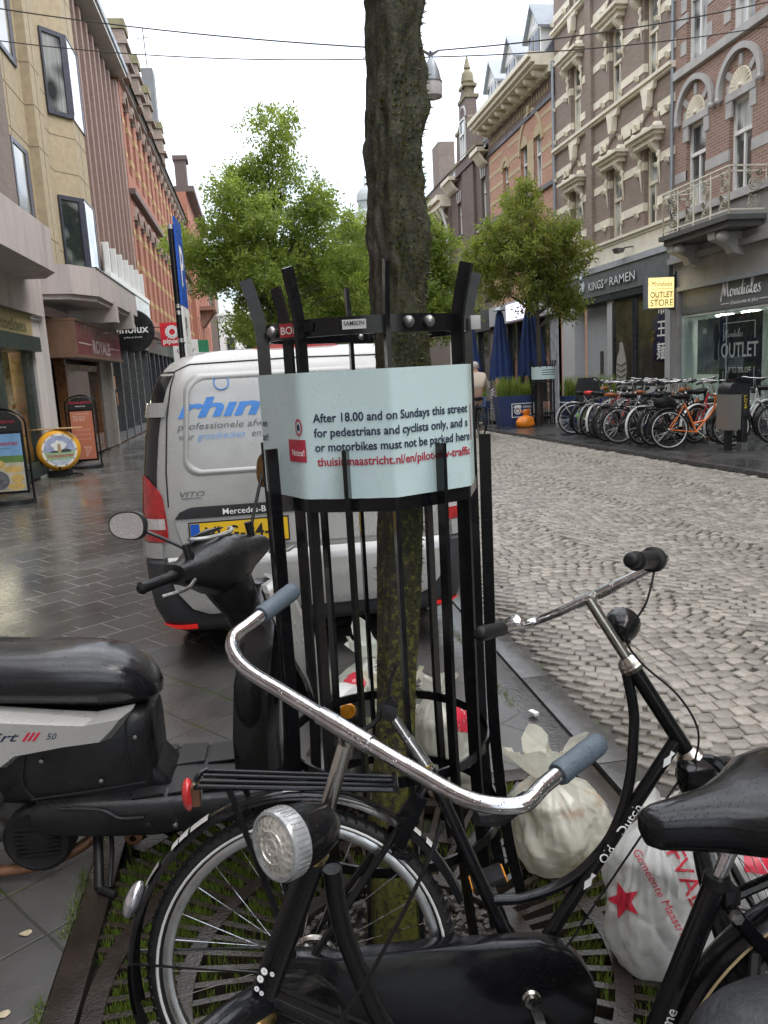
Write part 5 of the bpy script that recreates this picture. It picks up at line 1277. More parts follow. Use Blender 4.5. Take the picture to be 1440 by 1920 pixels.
# stickers on the upper hoop
def sticker(a, r, z, w, h, mat, name, word, size, tm, shear=0, off=.01, dz=0):
    t = radians(a); n_ = V(sin(t), -cos(t), 0); x = V(cos(t), sin(t), 0)
    s_ = MB().prism([(-w/2, -h/2), (w/2, -h/2), (w/2, h/2), (-w/2, h/2)], pol(a, r, z), x, (0, 0, 1), -.0012).build(name, mat, G, smooth=False)
    # printed on the outer side
    text('lettering', word, size, pol(a, r+.0022, z)+x*(-w*.44)+V(0, 0, -size*.36+dz), x, (0, 0, 1), tm, s_, off=off, shear=shear, width=w*.86)
    return s_
m_stk_red = M('sticker_red', (.42, .025, .035), .4, 0, .2, 20, dirt=.25, dirtc=(.02, .015, .015))
sticker(-14, .2935, 1.824, .062, .024, M('sticker_white', (.62, .62, .6), .4), 'sticker', 'SAMSON', .016, m_blackm, dz=.003)
sticker(-52, .2935, 1.822, .085, .036, m_stk_red, 'sticker', 'BOK', .028, m_txw)
MB().prism([(-.012, -.014), (.03, -.01), (.034, .012), (-.01, .016)], pol(-42, .296, 1.824), V(cos(radians(-42)), sin(radians(-42)), 0), (0, 0, 1), -.001).build('sticker', m_blackm, G, smooth=False)
MB().box(pol(80, .318, 1.826), (.03, .02, .04), ch=.003).build('clamp', m_grey_st, G)

# ============================================================= pale blue notice wrapped round the guard
SG = thing('notice_panel', 'pale blue-green plastic notice about pedestrians and cyclists wrapped round the iron guard', 'notice', (CX, CY, 1.37))
PR = .329; PZ0, PZ1 = 1.372, 1.708
corn = [A0+45*k for k in (-2, -1, 0, 1, 2)]
cpts = [pol(a, PR, 0) for a in corn]
cpts[0] = cpts[0].lerp(cpts[1], .04); cpts[-1] = cpts[-2].lerp(cpts[-1], .42)
# rounded plan path
path = []
for i, p in enumerate(cpts):
    if 0 < i < len(cpts)-1:
        a, b = cpts[i-1], cpts[i+1]; r_ = .022 if i != 2 else .012
        e1 = p+(a-p).normalized()*r_; e2 = p+(b-p).normalized()*r_
        for t in (0, .25, .5, .75, 1): path.append(e1*(1-t)**2+p*2*t*(1-t)+e2*t*t)
    else: path.append(p)
fine = [path[0]]
for a, b in zip(path, path[1:]):
    n = max(1, int((b-a).length/.02)); fine += [a.lerp(b, (i+1)/n) for i in range(n)]
cum = [0]
for a, b in zip(fine, fine[1:]): cum.append(cum[-1]+(b-a).length)
def onpanel(s_, z, off=.0015):
    j = int(np.clip(np.searchsorted(cum, s_)-1, 0, len(fine)-2)); t = (s_-cum[j])/(cum[j+1]-cum[j])
    p = fine[j].lerp(fine[j+1], t); d = (fine[j+1]-fine[j]).normalized(); n_ = V(d.y, -d.x, 0)
    return p+n_*off+V(0, 0, z)
# s at a given pixel-facing corner
sC = [cum[min(range(len(fine)), key=lambda q: (fine[q]-c).length)] for c in cpts]
m = MB(); NZ = 14
for j in range(NZ+1):
    for i in range(len(fine)):
        z = PZ0+(PZ1-PZ0)*j/NZ
        s_ = cum[i]
        w = .0012*noise.noise(V(s_*9, z*11, 2))
        # near corner cut at the lower right
        if s_ > cum[-1]-.03: z = max(z, PZ0+.012*(1-(cum[-1]-s_)/.03))
        m.v.append(tuple(onpanel(s_, z, w)))
nf = len(fine)
for j in range(NZ):
    for i in range(nf-1): m.f.append((j*nf+i, j*nf+i+1, (j+1)*nf+i+1, (j+1)*nf+i)); m.mi.append(0)
m_panel = M('pale_blue_sign', (.58, .72, .71), .3, 0, .04, 3, bp=.03, bs=30, drops=330)
nv = len(m.v)
for j in range(NZ+1):
    for i in range(nf):
        z = PZ0+(PZ1-PZ0)*j/NZ; m.v.append(tuple(onpanel(cum[i], max(z, Vector(m.v[j*nf+i]).z), -.003)))
for j in range(NZ):
    for i in range(nf-1): m.f.append((nv+j*nf+i, nv+(j+1)*nf+i, nv+(j+1)*nf+i+1, nv+j*nf+i+1)); m.mi.append(0)
for i in range(nf-1):
    for j in (0, NZ): m.f.append((j*nf+i, j*nf+i+1, nv+j*nf+i+1, nv+j*nf+i)); m.mi.append(0)
for j in range(NZ):
    for i in (0, nf-1): m.f.append((j*nf+i, (j+1)*nf+i, nv+(j+1)*nf+i, nv+j*nf+i)); m.mi.append(0)
pnl = m.build('panel', m_panel, SG, ang=35)
m_navy = M('navy_ink', (.016, .025, .06), .45); m_redk = M('red_ink', (.42, .025, .05), .45)
def ptext(word, s0, z, size, mat, width=None, off=.012, slope=0):
    return text('lettering', word, size, None, None, None, mat, SG, off=off, width=width, fmap=lambda a, b: onpanel(s0+a, z+b+a*slope, .0022))
s1 = sC[1]
T0 = s1+.035
W_ = sC[3]-T0-.002
for i, (w_, ww) in enumerate((('After 18.00 and on Sundays this street', .447), ('for pedestrians and cyclists only, and s', .445), ('or motorbikes must not be parked here', .452))):
    ptext(w_, T0, 1.577-i*.0385, .032, m_navy, width=ww*1.035, off=.02, slope=.004)
ptext('thuisinmaastricht.nl/en/pilot-low-traffic', T0+.004, 1.577-3*.0385, .032, m_redk, width=.465, off=.02)
# Notice! label, road-sign pictogram, side lettering
def patch(s0, s1_, z0, z1, mat, name, off=.0018, n=8):
    q = MB()
    for i in range(n+1):
        s_ = s0+(s1_-s0)*i/n; q.v += [tuple(onpanel(s_, z0, off)), tuple(onpanel(s_, z1, off))]
    for i in range(n): q.f.append((2*i, 2*i+2, 2*i+3, 2*i+1)); q.mi.append(0)
    return q.build(name, mat, SG, smooth=False)
patch(s1-.072, s1+.01, 1.472, 1.532, m_redk, 'label_patch')
ptext('Notice!', s1-.055, 1.489, .024, m_txw, width=.058, off=.01)
q = MB()
ang = np.linspace(0, 2*pi, 25)[:-1]
for i in range(24):
    a, b = ang[i], ang[(i+1) % 24]; k = len(q.v)
    q.v += [tuple(onpanel(s1-.012+rr*cos(t)*.62, 1.565+rr*sin(t), .002)) for rr, t in ((.017, a), (.023, a), (.023, b), (.017, b))]; q.f.append((k, k+1, k+2, k+3)); q.mi.append(0)
q.build('prohibition_ring', m_redk, SG, smooth=False)
q = MB(); q.add([onpanel(s1-.012+a, 1.565+b, .002) for a, b in ((-.006, -.008), (.006, -.008), (.006, .002), (.004, .008), (-.004, .008), (-.006, .002))], [(0, 1, 2, 3, 4, 5)]); q.build('car_symbol', m_navy, SG, smooth=False)
ptext('en', sC[0]+.012, 1.563, .03, m_navy, off=.016); ptext('an!', sC[0]+.006, 1.523, .03, m_navy, off=.016)

patch(sC[3]+.018, sC[3]+.03, 1.5, 1.6, m_redk, 'label_patch')

# ============================================================= cast-iron tree grate
gc = (.29, 2.06)
TG = thing('tree_grate', 'square cast iron tree grate with radial slots and grass growing through', 'tree grate', (gc[0], gc[1], 0))
m_iron = M('wet_cast_iron', (.03, .023, .019), .2, 0, .3, 7, bp=.35, bs=120, rv=.12, dirt=.3, dirtc=(.035, .02, .013))
m = MB()
hs = 1.0
gz0, gz1 = -.035, .004
for x0, x1, y0, y1 in ((GX0, GX0+.1, GY0, GY1), (GX1-.1, GX1, GY0, GY1), (GX0+.1, GX1-.1, GY0, GY0+.1), (GX0+.1, GX1-.1, GY1-.1, GY1)): m.b2(x0+.004, x1-.002, y0+.004, y1-.004, gz0, gz1, ch=.003)
m.build('grate_frame', m_iron, TG)
def insq(p): return GX0+.1 < p[0] < GX1-.1 and GY0+.1 < p[1] < GY1-.1
m = MB()
rings = [(.36, .41), (.60, .65), (.84, .9), (1.12, 1.19)]
for r0, r1 in rings:
    n = 120
    for i in range(n):
        a, b = 2*pi*i/n, 2*pi*(i+1)/n
        q = [(gc[0]+r*cos(t), gc[1]+r*sin(t)) for r, t in ((r0, a), (r1, a), (r1, b), (r0, b))]
        if all(insq(p) for p in q):
            m.prism(q, (0, 0, gz1), (1, 0, 0), (0, 1, 0), gz0)
for (r0, r1), n in (((.411, .599), 56), ((.651, .839), 80), ((.901, 1.119), 104), ((1.191, 1.45), 128)):
    for i in range(n):
        a = 2*pi*(i+.5)/n; d = V(cos(a), sin(a), 0)
        p, q = V(*gc, 0)+d*r0, V(*gc, 0)+d*r1
        # clip the outer bars at the frame
        k = 1
        while k > 0 and not insq(p.lerp(q, k)): k -= .06
        if k > .12: m.bar(p+V(0, 0, -.016), p.lerp(q, k)+V(0, 0, -.016), .021, .036)
m.build('grate_slats', m_iron, TG, smooth=False)
# loose gravel in the tree pit
m_grv = M('gravel', (.085, .073, .062), .6, 0, .5, 30, bp=.3, bs=100)
gv = MB()
for i in range(2200):
    a = rng.random()*2*pi; r = .36*sqrt(rng.random()); s_ = .0035+.007*rng.random()**2
    R3 = Matrix.Rotation(rng.random()*6, 3, 'Z')@Matrix.Rotation(rng.random()*6, 3, 'X')
    gv.box((gc[0]+r*cos(a), gc[1]+r*sin(a), -.03+.02*rng.random()), (s_*2.4, s_*1.8, s_*1.5), R3, ch=s_*.4) if i < 300 else gv.box((gc[0]+r*cos(a), gc[1]+r*sin(a), -.03+.015*rng.random()), (s_*2.2, s_*1.6, s_*1.4), R3)
struct(gv.build('gravel', m_grv), 'stuff')
# grass and moss growing through the slots
gv_, gr_ = [], []
for _ in range(110000):
    x, y = rng.uniform(GX0-.03, GX1+.02), rng.uniform(GY0, GY1)
    r = sqrt((x-gc[0])**2+(y-gc[1])**2)
    dens = noise.noise(V(x*2.2, y*2.2, 0))*.7+(.75 if x < -.3 else .3 if x < 0 else .25 if x > .8 else -.25)
    if r < .36 or rng.random() > dens+.25: continue
    if any(a-.01 < r < b+.01 for a, b in rings) or not (GX0+.115 < x < GX1-.11 and GY0+.11 < y < GY1-.11): continue
    nsl = 56 if r < .6 else 80 if r < .84 else 104 if r < 1.12 else 128
    ph_ = (math.atan2(y-gc[1], x-gc[0])/(2*pi)*nsl-.5) % 1
    if min(ph_, 1-ph_)*2*pi*r/nsl < .0125: continue
    h = (.034+.024*rng.random()**2); a = rng.random()*2*pi; w = .0022
    for j in range(2):
        lx, ly = rng.normal(0, .007), rng.normal(0, .007)
        gv_ += [(x-w*cos(a), y-w*sin(a), -.04), (x+w*cos(a), y+w*sin(a), -.04), (x+lx+w*.4*cos(a), y+ly+w*.4*sin(a), -.035+h), (x+lx-w*.4*cos(a), y+ly-w*.4*sin(a), -.035+h)]
        gr_.append(rng.random())
for _ in range(2200):   # blades along the slab joints
    t = rng.random(); x, y = [(GX0-.01+rng.normal(0, .008), GY0+2*t), (1.16+rng.normal(0, .01), 1+4*t), (rng.uniform(-1.6, -.75), 0)][rng.integers(0, 2)]
    if noise.noise(V(x*3, y*3, 5)) < .0: continue
    h = .01+.03*rng.random()**2; a = rng.random()*6.28; w = .002
    lx, ly = rng.normal(0, .012), rng.normal(0, .012)
    gv_ += [(x-w*cos(a), y-w*sin(a), 0), (x+w*cos(a), y+w*sin(a), 0), (x+lx, y+ly, h), (x+lx-w*.3, y+ly, h)]; gr_.append(rng.random())
struct(npmesh('grass', np.array(gv_), np.arange(len(gv_)).reshape(-1, 4), leafmat('grass_blades', [(.07, .075, .02), (.075, .125, .018), (.12, .2, .03), (.19, .26, .05)], .4), rnd=gr_), 'stuff')
# cigarette ends and small litter
for i, (x, y, a, lab) in enumerate(((1.02, 2.2, .3, 'cigarette end on the grate slats nearest the knotted bag'), (.98, 2.1, .2, 'cigarette end on the grate between two trash bags'), (1.12, 2.06, .25, 'cigarette end on the grate beside the printed bag'), (.95, 2.0, .1, 'white cigarette end on the grate left of the printed bag'))):
    t = thing('cigarette_end', lab, 'litter', (x, y, .008), 'cigarette ends on the grate'); d = V(cos(a), sin(a), 0)
    MB().tube([V(x, y, .009), V(x, y, .009)+d*.022], .004, 8).build('filter', M('filter_orange', (.5, .25, .08), .6), t)
    MB().tube([V(x, y, .009)+d*.0222, V(x, y, .009)+d*.034], .004, 8).build('paper', m_white, t)
for i, (x, y, lab) in enumerate(((-.86, 2.44, 'pale fallen leaf on the slab beside the grate frame'), (-.83, 2.1, 'pale fallen leaf on the slab nearest the camera'), (-1.0, 2.55, 'pale fallen leaf on the slab below the scooter'), (-.1, 1.98, 'dry fallen leaf on the grate inside the bicycle wheel'))):
    m = MB(); pts = [(x+.022*cos(a)*(1 if a < pi else .8), y+.013*sin(a), .006+.003*sin(2*a)) for a in np.linspace(0, 2*pi, 13)[:-1]]; m.add(pts+[(x, y, .004)], [(j, (j+1) % 12, 12) for j in range(12)])
    tag(m.build('fallen_leaf', M('dead_leaf', (.42, .36, .24), .5, 0, .2, 40)), lab, 'leaf', 'fallen leaves')
tag(MB().box((1.22, 3.55, .012), (.028, .05, .018), Matrix.Rotation(.4, 3, 'Z'), ch=.004).build('paper_scrap', m_white), 'white paper scrap lying in the gutter beside the kerb', 'litter')

# ============================================================= bicycles
def circ(c, e1, e2, R, n, a0=0, a1=2*pi, close=True):
    k = n if close else n+1
    return [c+e1*(R*cos(a0+(a1-a0)*i/n))+e2*(R*sin(a0+(a1-a0)*i/n)) for i in range(k)]
def wheel(par, c, e1, e2, ax, R, tr, mt, n=40, nsp=16, spr=.0011, tread=False, mrim=None, msp=None, wall=None):
    t = MB(); pts = circ(c, e1, e2, R-tr, n); t.tube(pts, tr, 10, closed=True, up=ax)
    W_ = t.build('wheel', mt, par, ang=70)
    if tread:
        b = MB(); q = 88
        for i in range(q):
            a = 2*pi*i/q; d = e1*cos(a)+e2*sin(a); tg = e2*cos(a)-e1*sin(a)
            for s_ in (-1, 1): b.bar(c+d*(R-tr*.55)+ax*(s_*tr*.86), c+d*(R+.001)+ax*(s_*tr*.2)+tg*.012, .006, .004, up=d)
        b.build('tread', mt, W_, smooth=False)
    r = MB(); r.tube(circ(c, e1, e2, R-2*tr-.006, n), 1, sec=[(.008, .0125), (-.009, .0125), (-.012, .006), (-.012, -.006), (-.009, -.0125), (.008, -.0125)], closed=True, up=ax)
    r.build('rim', mrim or m_alu, W_, ang=30)
    if wall:
        for s_ in (-1, 1):
            b = MB(); b.tube(circ(c+ax*(s_*tr*.93), e1, e2, R-tr*1.35, n), .0035, 6, closed=True); b.build('reflex_ring', wall, W_)
    s = MB()
    for i in range(nsp):
        sd = 1 if i % 2 else -1; a = 2*pi*i/nsp; b_ = a+(.42 if (i//2) % 2 else -.42)
        s.tube([c+ax*(sd*.028)+(e1*cos(b_)+e2*sin(b_))*.024, c+ax*(sd*.004)+(e1*cos(a)+e2*sin(a))*(R-2*tr-.012)], spr, 5)
    s.build('spokes', msp or m_chrome, W_)
    h = MB(); h.lathe([(.006, -.062), (.012, -.05), (.026, -.032), (.026, -.028), (.016, -.022), (.016, .022), (.026, .028), (.026, .032), (.012, .05), (.006, .062)], c, ax, 14); h.build('hub', m_chrome2, W_)
    return W_
SAD = [(-.165, .03, .0, .03), (-.158, .075, .004, .045), (-.14, .105, .01, .058), (-.1, .122, .014, .07), (-.05, .112, .01, .075), (.0, .075, .0, .072), (.05, .046, -.006, .064), (.1, .034, -.011, .055), (.135, .028, -.015, .048), (.152, .02, -.02, .038), (.16, .008, -.028, .018)]
def saddle(par, P_, o, mat, k=1., name='saddle'):
    m = MB(); secs = []
    for u, hw, dz, th in SAD:
        q = []
        for i in range(28):
            a = 2*pi*i/28; ca, sa = cos(a), sin(a)
            vv = hw*(abs(ca)**.8)*(1 if ca > 0 else -1)*(1+.1*min(0, sa))
            th_ = th*1.3; zz = dz-th_/2+th_/2*(abs(sa)**.75)*(1 if sa > 0 else -1)+.35*th*(.5-.5*abs(ca))*(sa > 0)*0
            q.append(P_(o[0]+u*k, o[1]+.012+zz*k, vv*k))
        secs.append(q)
    m.ring(secs); return m.build(name, mat, par, ang=80)
def bike(name, label, fr, D, group=None, mats=None, det=1, cat='bicycle'):
    """fr=(o,u,w,v); D holds joints in the bicycle's own plane (u forward, w up)"""
    o, u, w, v = [Vector(q) for q in fr]
    P_ = lambda a, b, c=0.: o+u*a+w*b+v*c
    M_ = dict(frame=m_black, tyre=m_rubber, bar=m_chrome, grip=m_blackm, fend=m_black, saddle=m_black, rack=m_black, case=m_black, rim=m_alu)
    M_.update(mats or {})
    B_ = thing(name, label, cat, tuple(o), group)
    HB, ST, HT = V(*D['HB'], 0), V(*D['ST'], 0), V(*D['HT'], 0)
    a2 = (ST-HB).normalized(); s = D.get('steer', 0.)
    A = (u*a2.x+w*a2.y); f0 = (u*a2.y-w*a2.x); f = f0*cos(s)+v*sin(s); l = v*cos(s)-f0*sin(s)
    hb = P_(*D['HB']); S = lambda pf, pl, pa, b=hb: b+f*pf+l*pl+A*pa
    st = P_(*D['ST'])
    R, tr = D.get('R', .35), D.get('tr', .019); hub = D['hub']
    n = 40 if det < 2 else 72; ns = 18 if det < 2 else 28
    kw = dict(R=R, tr=tr, mt=M_['tyre'], n=n, nsp=ns, mrim=M_['rim'], spr=.0016 if det < 2 else .0011)
    if D.get('rear', 1): wheel(B_, P_(*hub), u, w, v, tread=det > 1, wall=D.get('wall'), **kw)
    # front wheel in the steered frame
    fh = V(*D['fhub'], 0)-HB; pf, pa = fh.x*a2.y-fh.y*a2.x, fh.x*a2.x+fh.y*a2.y
    fc = S(pf, 0, pa); e2 = A; e1 = f
    if D.get('front', 1): wheel(B_, fc, e1, e2, l, **kw)
    fk = MB()
    for sd in (-1, 1):
        fk.tube(spl([S(0, sd*.012, -.005), S(.004, sd*.05, -.05), S(pf*.35, sd*.052, pa*.55), S(pf, sd*.054, pa)], 5), [.014]*8+[.011]*5+[.008]*3, 8)
    fk.tube([S(0, 0, -.03), hb], D.get('rh', .019), 12); fk.build('fork', M_['frame'], B_)
    F_ = MB(); rr = D.get('rt', 1.)
    BB, SC_ = D['BB'], D['SC']
    F_.tube([hb, P_(*D['HT'])], D.get('rh', .019), 16)
    F_.tube([P_(*D['DT']), P_(*BB)], D.get('rd', .0165), 14)
    if 'top' in D: F_.tube(spl([P_(*q) for q in D['top']], 8), D.get('rc', .0135), 12)
    F_.tube([P_(*BB), P_(*SC_)], D.get('rs', .0155), 14)
    F_.lathe([(.001, -.036), (.023, -.036), (.023, .036), (.001, .036)], P_(*BB), v, 14)
    for sd in (-1, 1):
        F_.tube([P_(SC_[0]-.01, SC_[1]-.03, sd*.02), P_(hub[0], hub[1], sd*.062)], .009, 8)
        F_.tube([P_(BB[0], BB[1], sd*.03), P_(hub[0], hub[1], sd*.062)], .01, 8)
    F_.build('frame', M_['frame'], B_)
    for q, rq in ((0.0, 1.2), ((HT-HB).length, 1.15)):
        h = MB(); c = hb+A*q; h.lathe([(.019*rq, -.012), (.025*rq, -.01), (.027*rq, 0), (.022*rq, .006), (.026*rq, .01), (.02*rq, .02), (.014, .026)], c, A, 18)
        h.build('headset', D.get('hsm', m_chrome2), B_)
    rb = D.get('rb', .0112); hw, ab, back, out, up, fb = D['bar']; T_0 = lambda pf, pl, pa: S(pf, pl, pa, st)
    h = MB(); h.tube([P_(*D['HT']), st+A*.012], .0125, 14); h.tube([st+A*.004, T_0(fb*.7, 0, ab*.7)], .0135, 12); h.build('stem', m_chrome2, B_)
    # handlebar
    rb = D.get('rb', .0112); hw, ab, back, out, up, fb = D['bar']
    T_ = lambda pf, pl, pa: S(pf, pl, pa, st)
    def side(sd):
        return [T_(fb*.7, sd*.06, ab*.7), T_(fb*.7, sd*hw*.55, ab*.72), T_(fb*.95, sd*(hw-.02), ab*.9), T_(fb-back*.16, sd*(hw+out*.5+.004), ab+up*.15), T_(fb-back*.42, sd*(hw+out*.7), ab+up*.45), T_(fb-back, sd*(hw+out), ab+up)]
    Lp, Rp = side(1), side(-1)
    pts = spl(Lp[::-1]+[T_(fb*.7, 0, ab*.7)]+Rp, 6)
    hbm = MB().tube(pts, rb, 14); hbm.tube([T_(fb*.7, .05, ab*.7), T_(fb*.7, -.05, ab*.7)], rb*1.22, 14)
    hb_o = hbm.build('handlebar', M_['bar'], B_, ang=60)
    for q in (Lp, Rp):
        d = (q[-1]-q[-2]).normalized(); e = q[-1]; gl = D.get('grip', .11); rg = D.get('rg', .0165)
        g = MB(); pp = [e-d*gl, e-d*(gl-.006), e-d*gl*.7, e-d*gl*.3, e-d*.006, e+d*.004, e+d*.008]; g.tube(pp, [rg*.95, rg*1.08, rg, rg*1.06, rg*1.05, rg*.9, rg*.4], 16)
        g.build('grip', M_['grip'], hb_o, ang=60)
    # mudguards
    if D.get('fend', 1):
        for (c, x, y, ax, a0, a1) in ((P_(*hub), u, w, v, radians(D.get('fa', (8, 205))[0]), radians(D.get('fa', (8, 205))[1])), (fc, e1, e2, l, radians(-20), radians(150))):
            if not D.get('rear', 1) and c == P_(*hub): pass
            m = MB(); q = circ(c, x, y, R+.026, 36, a0, a1, False)
            m.tube(q, 1, sec=[(.0, .03), (.012, .024), (.017, .012), (.018, 0), (.017, -.012), (.012, -.024), (0, -.03), (.01, -.022), (.015, 0), (.01, .022)], up=(q[0]-c))
            for aa in (a1-.3, ):
                pq = c+(x*cos(aa)+y*sin(aa))*(R+.025)
                for sd in (-1, 1): m.tube([pq+ax*(sd*.028), c+ax*(sd*.06)], .003, 6)
            m.build('mudguard', M_['fend'], B_, ang=50)
    if D.get('rack'):
        r0, r1 = D['rack']; m = MB()
        for c in ((-.055, -.02, .02, .055) if det > 1 else (-.05, 0, .05)): m.tube([P_(r0[0], r0[1], c), P_(r1[0], r1[1]-.006, c*.8)], .0058 if det > 1 else .006, 8)
        m.tube([P_(r0[0], r0[1], -.06), P_(r0[0]-.012, r0[1], -.03), P_(r0[0]-.012, r0[1], .03), P_(r0[0], r0[1], .06)], .007, 8)
        for c in (-.065, .065):
            m.tube([P_(r0[0]+.075, r0[1]-.01, c), P_(hub[0], hub[1]+.01, c)], .0075, 8)
        m.tube([P_(r1[0], r1[1], -.05), P_(r1[0], r1[1], .05)], .007, 8); m.build('rack', M_['rack'], B_)
    if D.get('seat'):
        su, sw_ = D['seat']; m = MB(); m.tube([P_(*SC_), P_(su, sw_-.06)], .0128, 12); m.tube([P_(su-.06, sw_-.05, .02), P_(su+.09, sw_-.045, .015)], .0035, 6); m.tube([P_(su-.06, sw_-.05, -.02), P_(su+.09, sw_-.045, -.015)], .0035, 6)
        m.lathe([(.008, -.02), (.02, -.018), (.02, .018), (.008, .02)], P_(su, sw_-.052), v, 12)
        m.build('seatpost', m_chrome, B_)
        saddle(B_, P_, D['seat'], M_['saddle'], D.get('sk', 1.))
    if D.get('case'):
        m = MB(); pl = D['case']; m.prism(pl, P_(0, 0, -.032), u, w, .03) if False else None
        vz = -.075; ins = .012; cx = sum(p[0] for p in pl)/len(pl); cy = sum(p[1] for p in pl)/len(pl)
        sh = [(p[0]+(cx-p[0])*.03, p[1]+(cy-p[1])*.1) for p in pl]
        m.ring([[P_(a, b, -.03) for a, b in pl], [P_(a, b, vz+.01) for a, b in pl], [P_(a, b, vz+.003) for a, b in [(p[0]+(cx-p[0])*.01, p[1]+(cy-p[1])*.03) for p in pl]], [P_(a, b, vz) for a, b in sh]]); m.build('chain_case', M_['case'], B_, ang=30)
    if D.get('crank') is not None:
        ca = D['crank']; m = MB(); vz = -.1
        m.tube([P_(BB[0], BB[1], .1), P_(BB[0], BB[1], -.105)], .009, 12)
        for sd, a in ((-1, ca), (1, ca+pi)):
            q = P_(BB[0]+.165*cos(a), BB[1]+.165*sin(a), sd*.105)
            m.bar(P_(BB[0], BB[1], sd*.098), q, .022, .012, up=v)
        m.lathe([(.001, 0), (.012, 0), (.012, .006), (.017, .006), (.019, .012), (.022, .014)][::-1], P_(BB[0], BB[1], -.112), v, 16)
        m.build('crank', m_chrome2, B_)
        for sd, a in ((-1, ca), (1, ca+pi)):
            q = P_(BB[0]+.165*cos(a), BB[1]+.165*sin(a), sd*.155)
            pm = MB(); pu = (u*cos(.3)+w*sin(.3)); pw = w*cos(.3)-u*sin(.3)
            Rm = Matrix((tuple(pu), tuple(v), tuple(pw))).transposed()
            pm.box(q, (.085, .085, .022), Rm, ch=.004); po_ = pm.build('pedal', M_.get('pedal', m_blackm), B_)
            pm = MB(); pm.box(q-pu*.044, (.004, .07, .015), Rm); pm.box(q+pu*.044, (.004, .07, .015), Rm); pm.build('reflector', M('amber_reflector', (.75, .28, .02), .25, 0, .2, 90), po_)
    return B_, P_, S, T_, dict(A=A, f=f, l=l, fc=fc, u=u, w=w, v=v)
def plane_fr(x, y, hd, ln):
    u = V(cos(hd), sin(hd), 0); n_ = V(-sin(hd), cos(hd), 0); w = V(0, 0, 1)*cos(ln)+n_*sin(ln); return (V(x, y, 0), u, w, w.cross(u))
def arcpoly(c, r, a0, a1, n): return [(c[0]+r*cos(radians(a0+(a1-a0)*i/n)), c[1]+r*sin(radians(a0+(a1-a0)*i/n))) for i in range(n+1)]
m_refl = M('reflex_white', (.62, .62, .6), .35)
m_gripg = M('grey_rubber', (.075, .1, .125), .5, 0, .12, 40, bp=.3, bs=260, drops=160)
# --- the bicycle leaning on the guard, its saddle missing
case1 = arcpoly((.50, .262), .145, 62, -88, 14)+[(.3, .125), (.05, .2), (-.06, .27)]+arcpoly((-.02, .345), .066, 215, 100, 8)+[(.05, .398), (.3, .408), (.52, .405)]
fr1 = plane_fr(.02, 1.622, -.129, .167)
D1 = dict(HB=(.916, .773), HT=(.787, 1.0), ST=(.70, 1.155), steer=radians(58.9), hub=(-.025, .358), R=.362, tr=.0205, fhub=(1.09, .36), BB=(.49, .29), SC=(.297, .785), DT=(.885, .82),
          top=[(.774, .99), (.786, .9), (.783, .834), (.765, .72), (.722, .611), (.66, .54), (.589, .494), (.5, .47), (.43, .47)], bar=(.188, .001, .247, .006, .092, .061),
          rack=((-.235, .80), (.215, .765)), case=case1, crank=radians(-72), fa=(18, 192), wall=m_refl, rg=.0165, rh=.0185, rd=.0165, rc=.0125)
b1, P1, S1, T1, I1 = bike('omafiets', 'black roadster bicycle without a saddle, lettered Old Dutch, leaning by the tree guard', fr1, D1, det=2, mats=dict(grip=m_blackm))
q = MB(); q.tube([P1(.297, .785), P1(.25, .862)], .0155, 14); q.tube([P1(.25, .862), P1(.215, .922)], .0128, 12); q.build('seatpost', m_chrome, b1)
q = MB(); q.lathe([(.001, -.03), (.018, -.028), (.02, 0), (.018, .028), (.001, .03)], P1(.211, .93), I1['v'], 14); q.bar(P1(.19, .925, .0), P1(.225, .955, 0), .03, .02); q.tube(spl([P1(.2, .94), P1(.213, .965), P1(.218, 1.0), P1(.236, 1.04)], 5), .0045, 7); q.tube([P1(.2, .93), P1(.17, .9), P1(.12, .875)], .006, 7); q.build('saddle_clamp', m_blackm, b1)
q = MB(); q.tube([P1(.289, .8, 0), P1(.292, .775, 0)], .017, 14); q.build('seat_clamp', m_brass, b1)
for s_, y0_, t in (('Dutch', .185, .062), ('Old', .262, .06)):
    d = (P1(.90, .84)-P1(.50, .30)).normalized(); n_ = V(0, -1, .25).normalized(); n_ = (n_-d*n_.dot(d)).normalized(); yv = n_.cross(d)
    o_ = P1(.90, .84)-d*(y0_+.1)+n_*.0172
    text('lettering', s_, .03, None, None, None, m_txw, b1, off=.008, width=.08 if s_ == 'Dutch' else .042, fmap=lambda a, b, o_=o_, d=d, yv=yv, n_=n_: o_+d*a+yv*(b-.011)-n_*(((b-.011)**2)/.034))
for off_ in (.07, .41):
    o_ = P1(.90, .84)-d*(off_+.0)+n_*.0172; q = MB()
    q.add([o_+d*a+yv*b for a, b in ((-.028, 0), (-.01, .009), (.004, .003), (.016, .006), (.016, -.006), (.004, -.003), (-.01, -.009))], [tuple(range(7))]); q.build('lettering', m_txw, b1, smooth=False)
# extras: rear lamp, stickers and reflectors on the mudguard, bell, lamp, cable
q = MB(); q.sph(P1(-.268, .765, -.0), (.016, .03, .04), 12, 8); rl_ = q.build('rear_light', M('rear_red', (.5, .03, .03), .15, 0, .2, 20, coat=.6), b1)
q = MB(); q.box(P1(-.25, .768, -.0), (.02, .045, .05), ch=.005); q.build('lamp_holder', m_rust, rl_)
def fpatch(par, name, c, x, y, ax, R_, a0, a1, w0, w1, mat, th=.003):
    m = MB(); n = 10
    for i in range(n+1):
        a = radians(a0+(a1-a0)*i/n); d = x*cos(a)+y*sin(a)
        for wv_ in (w0, (w0+w1)/2, w1): m.v.append(tuple(c+d*(R_+th+(.0 if abs(wv_) < .016 else -.004))+ax*wv_))
    for i in range(n):
        for j in range(2): m.f.append((3*i+j, 3*i+j+1, 3*i+j+4, 3*i+j+3)); m.mi.append(0)
    return m.build(name, mat, par)
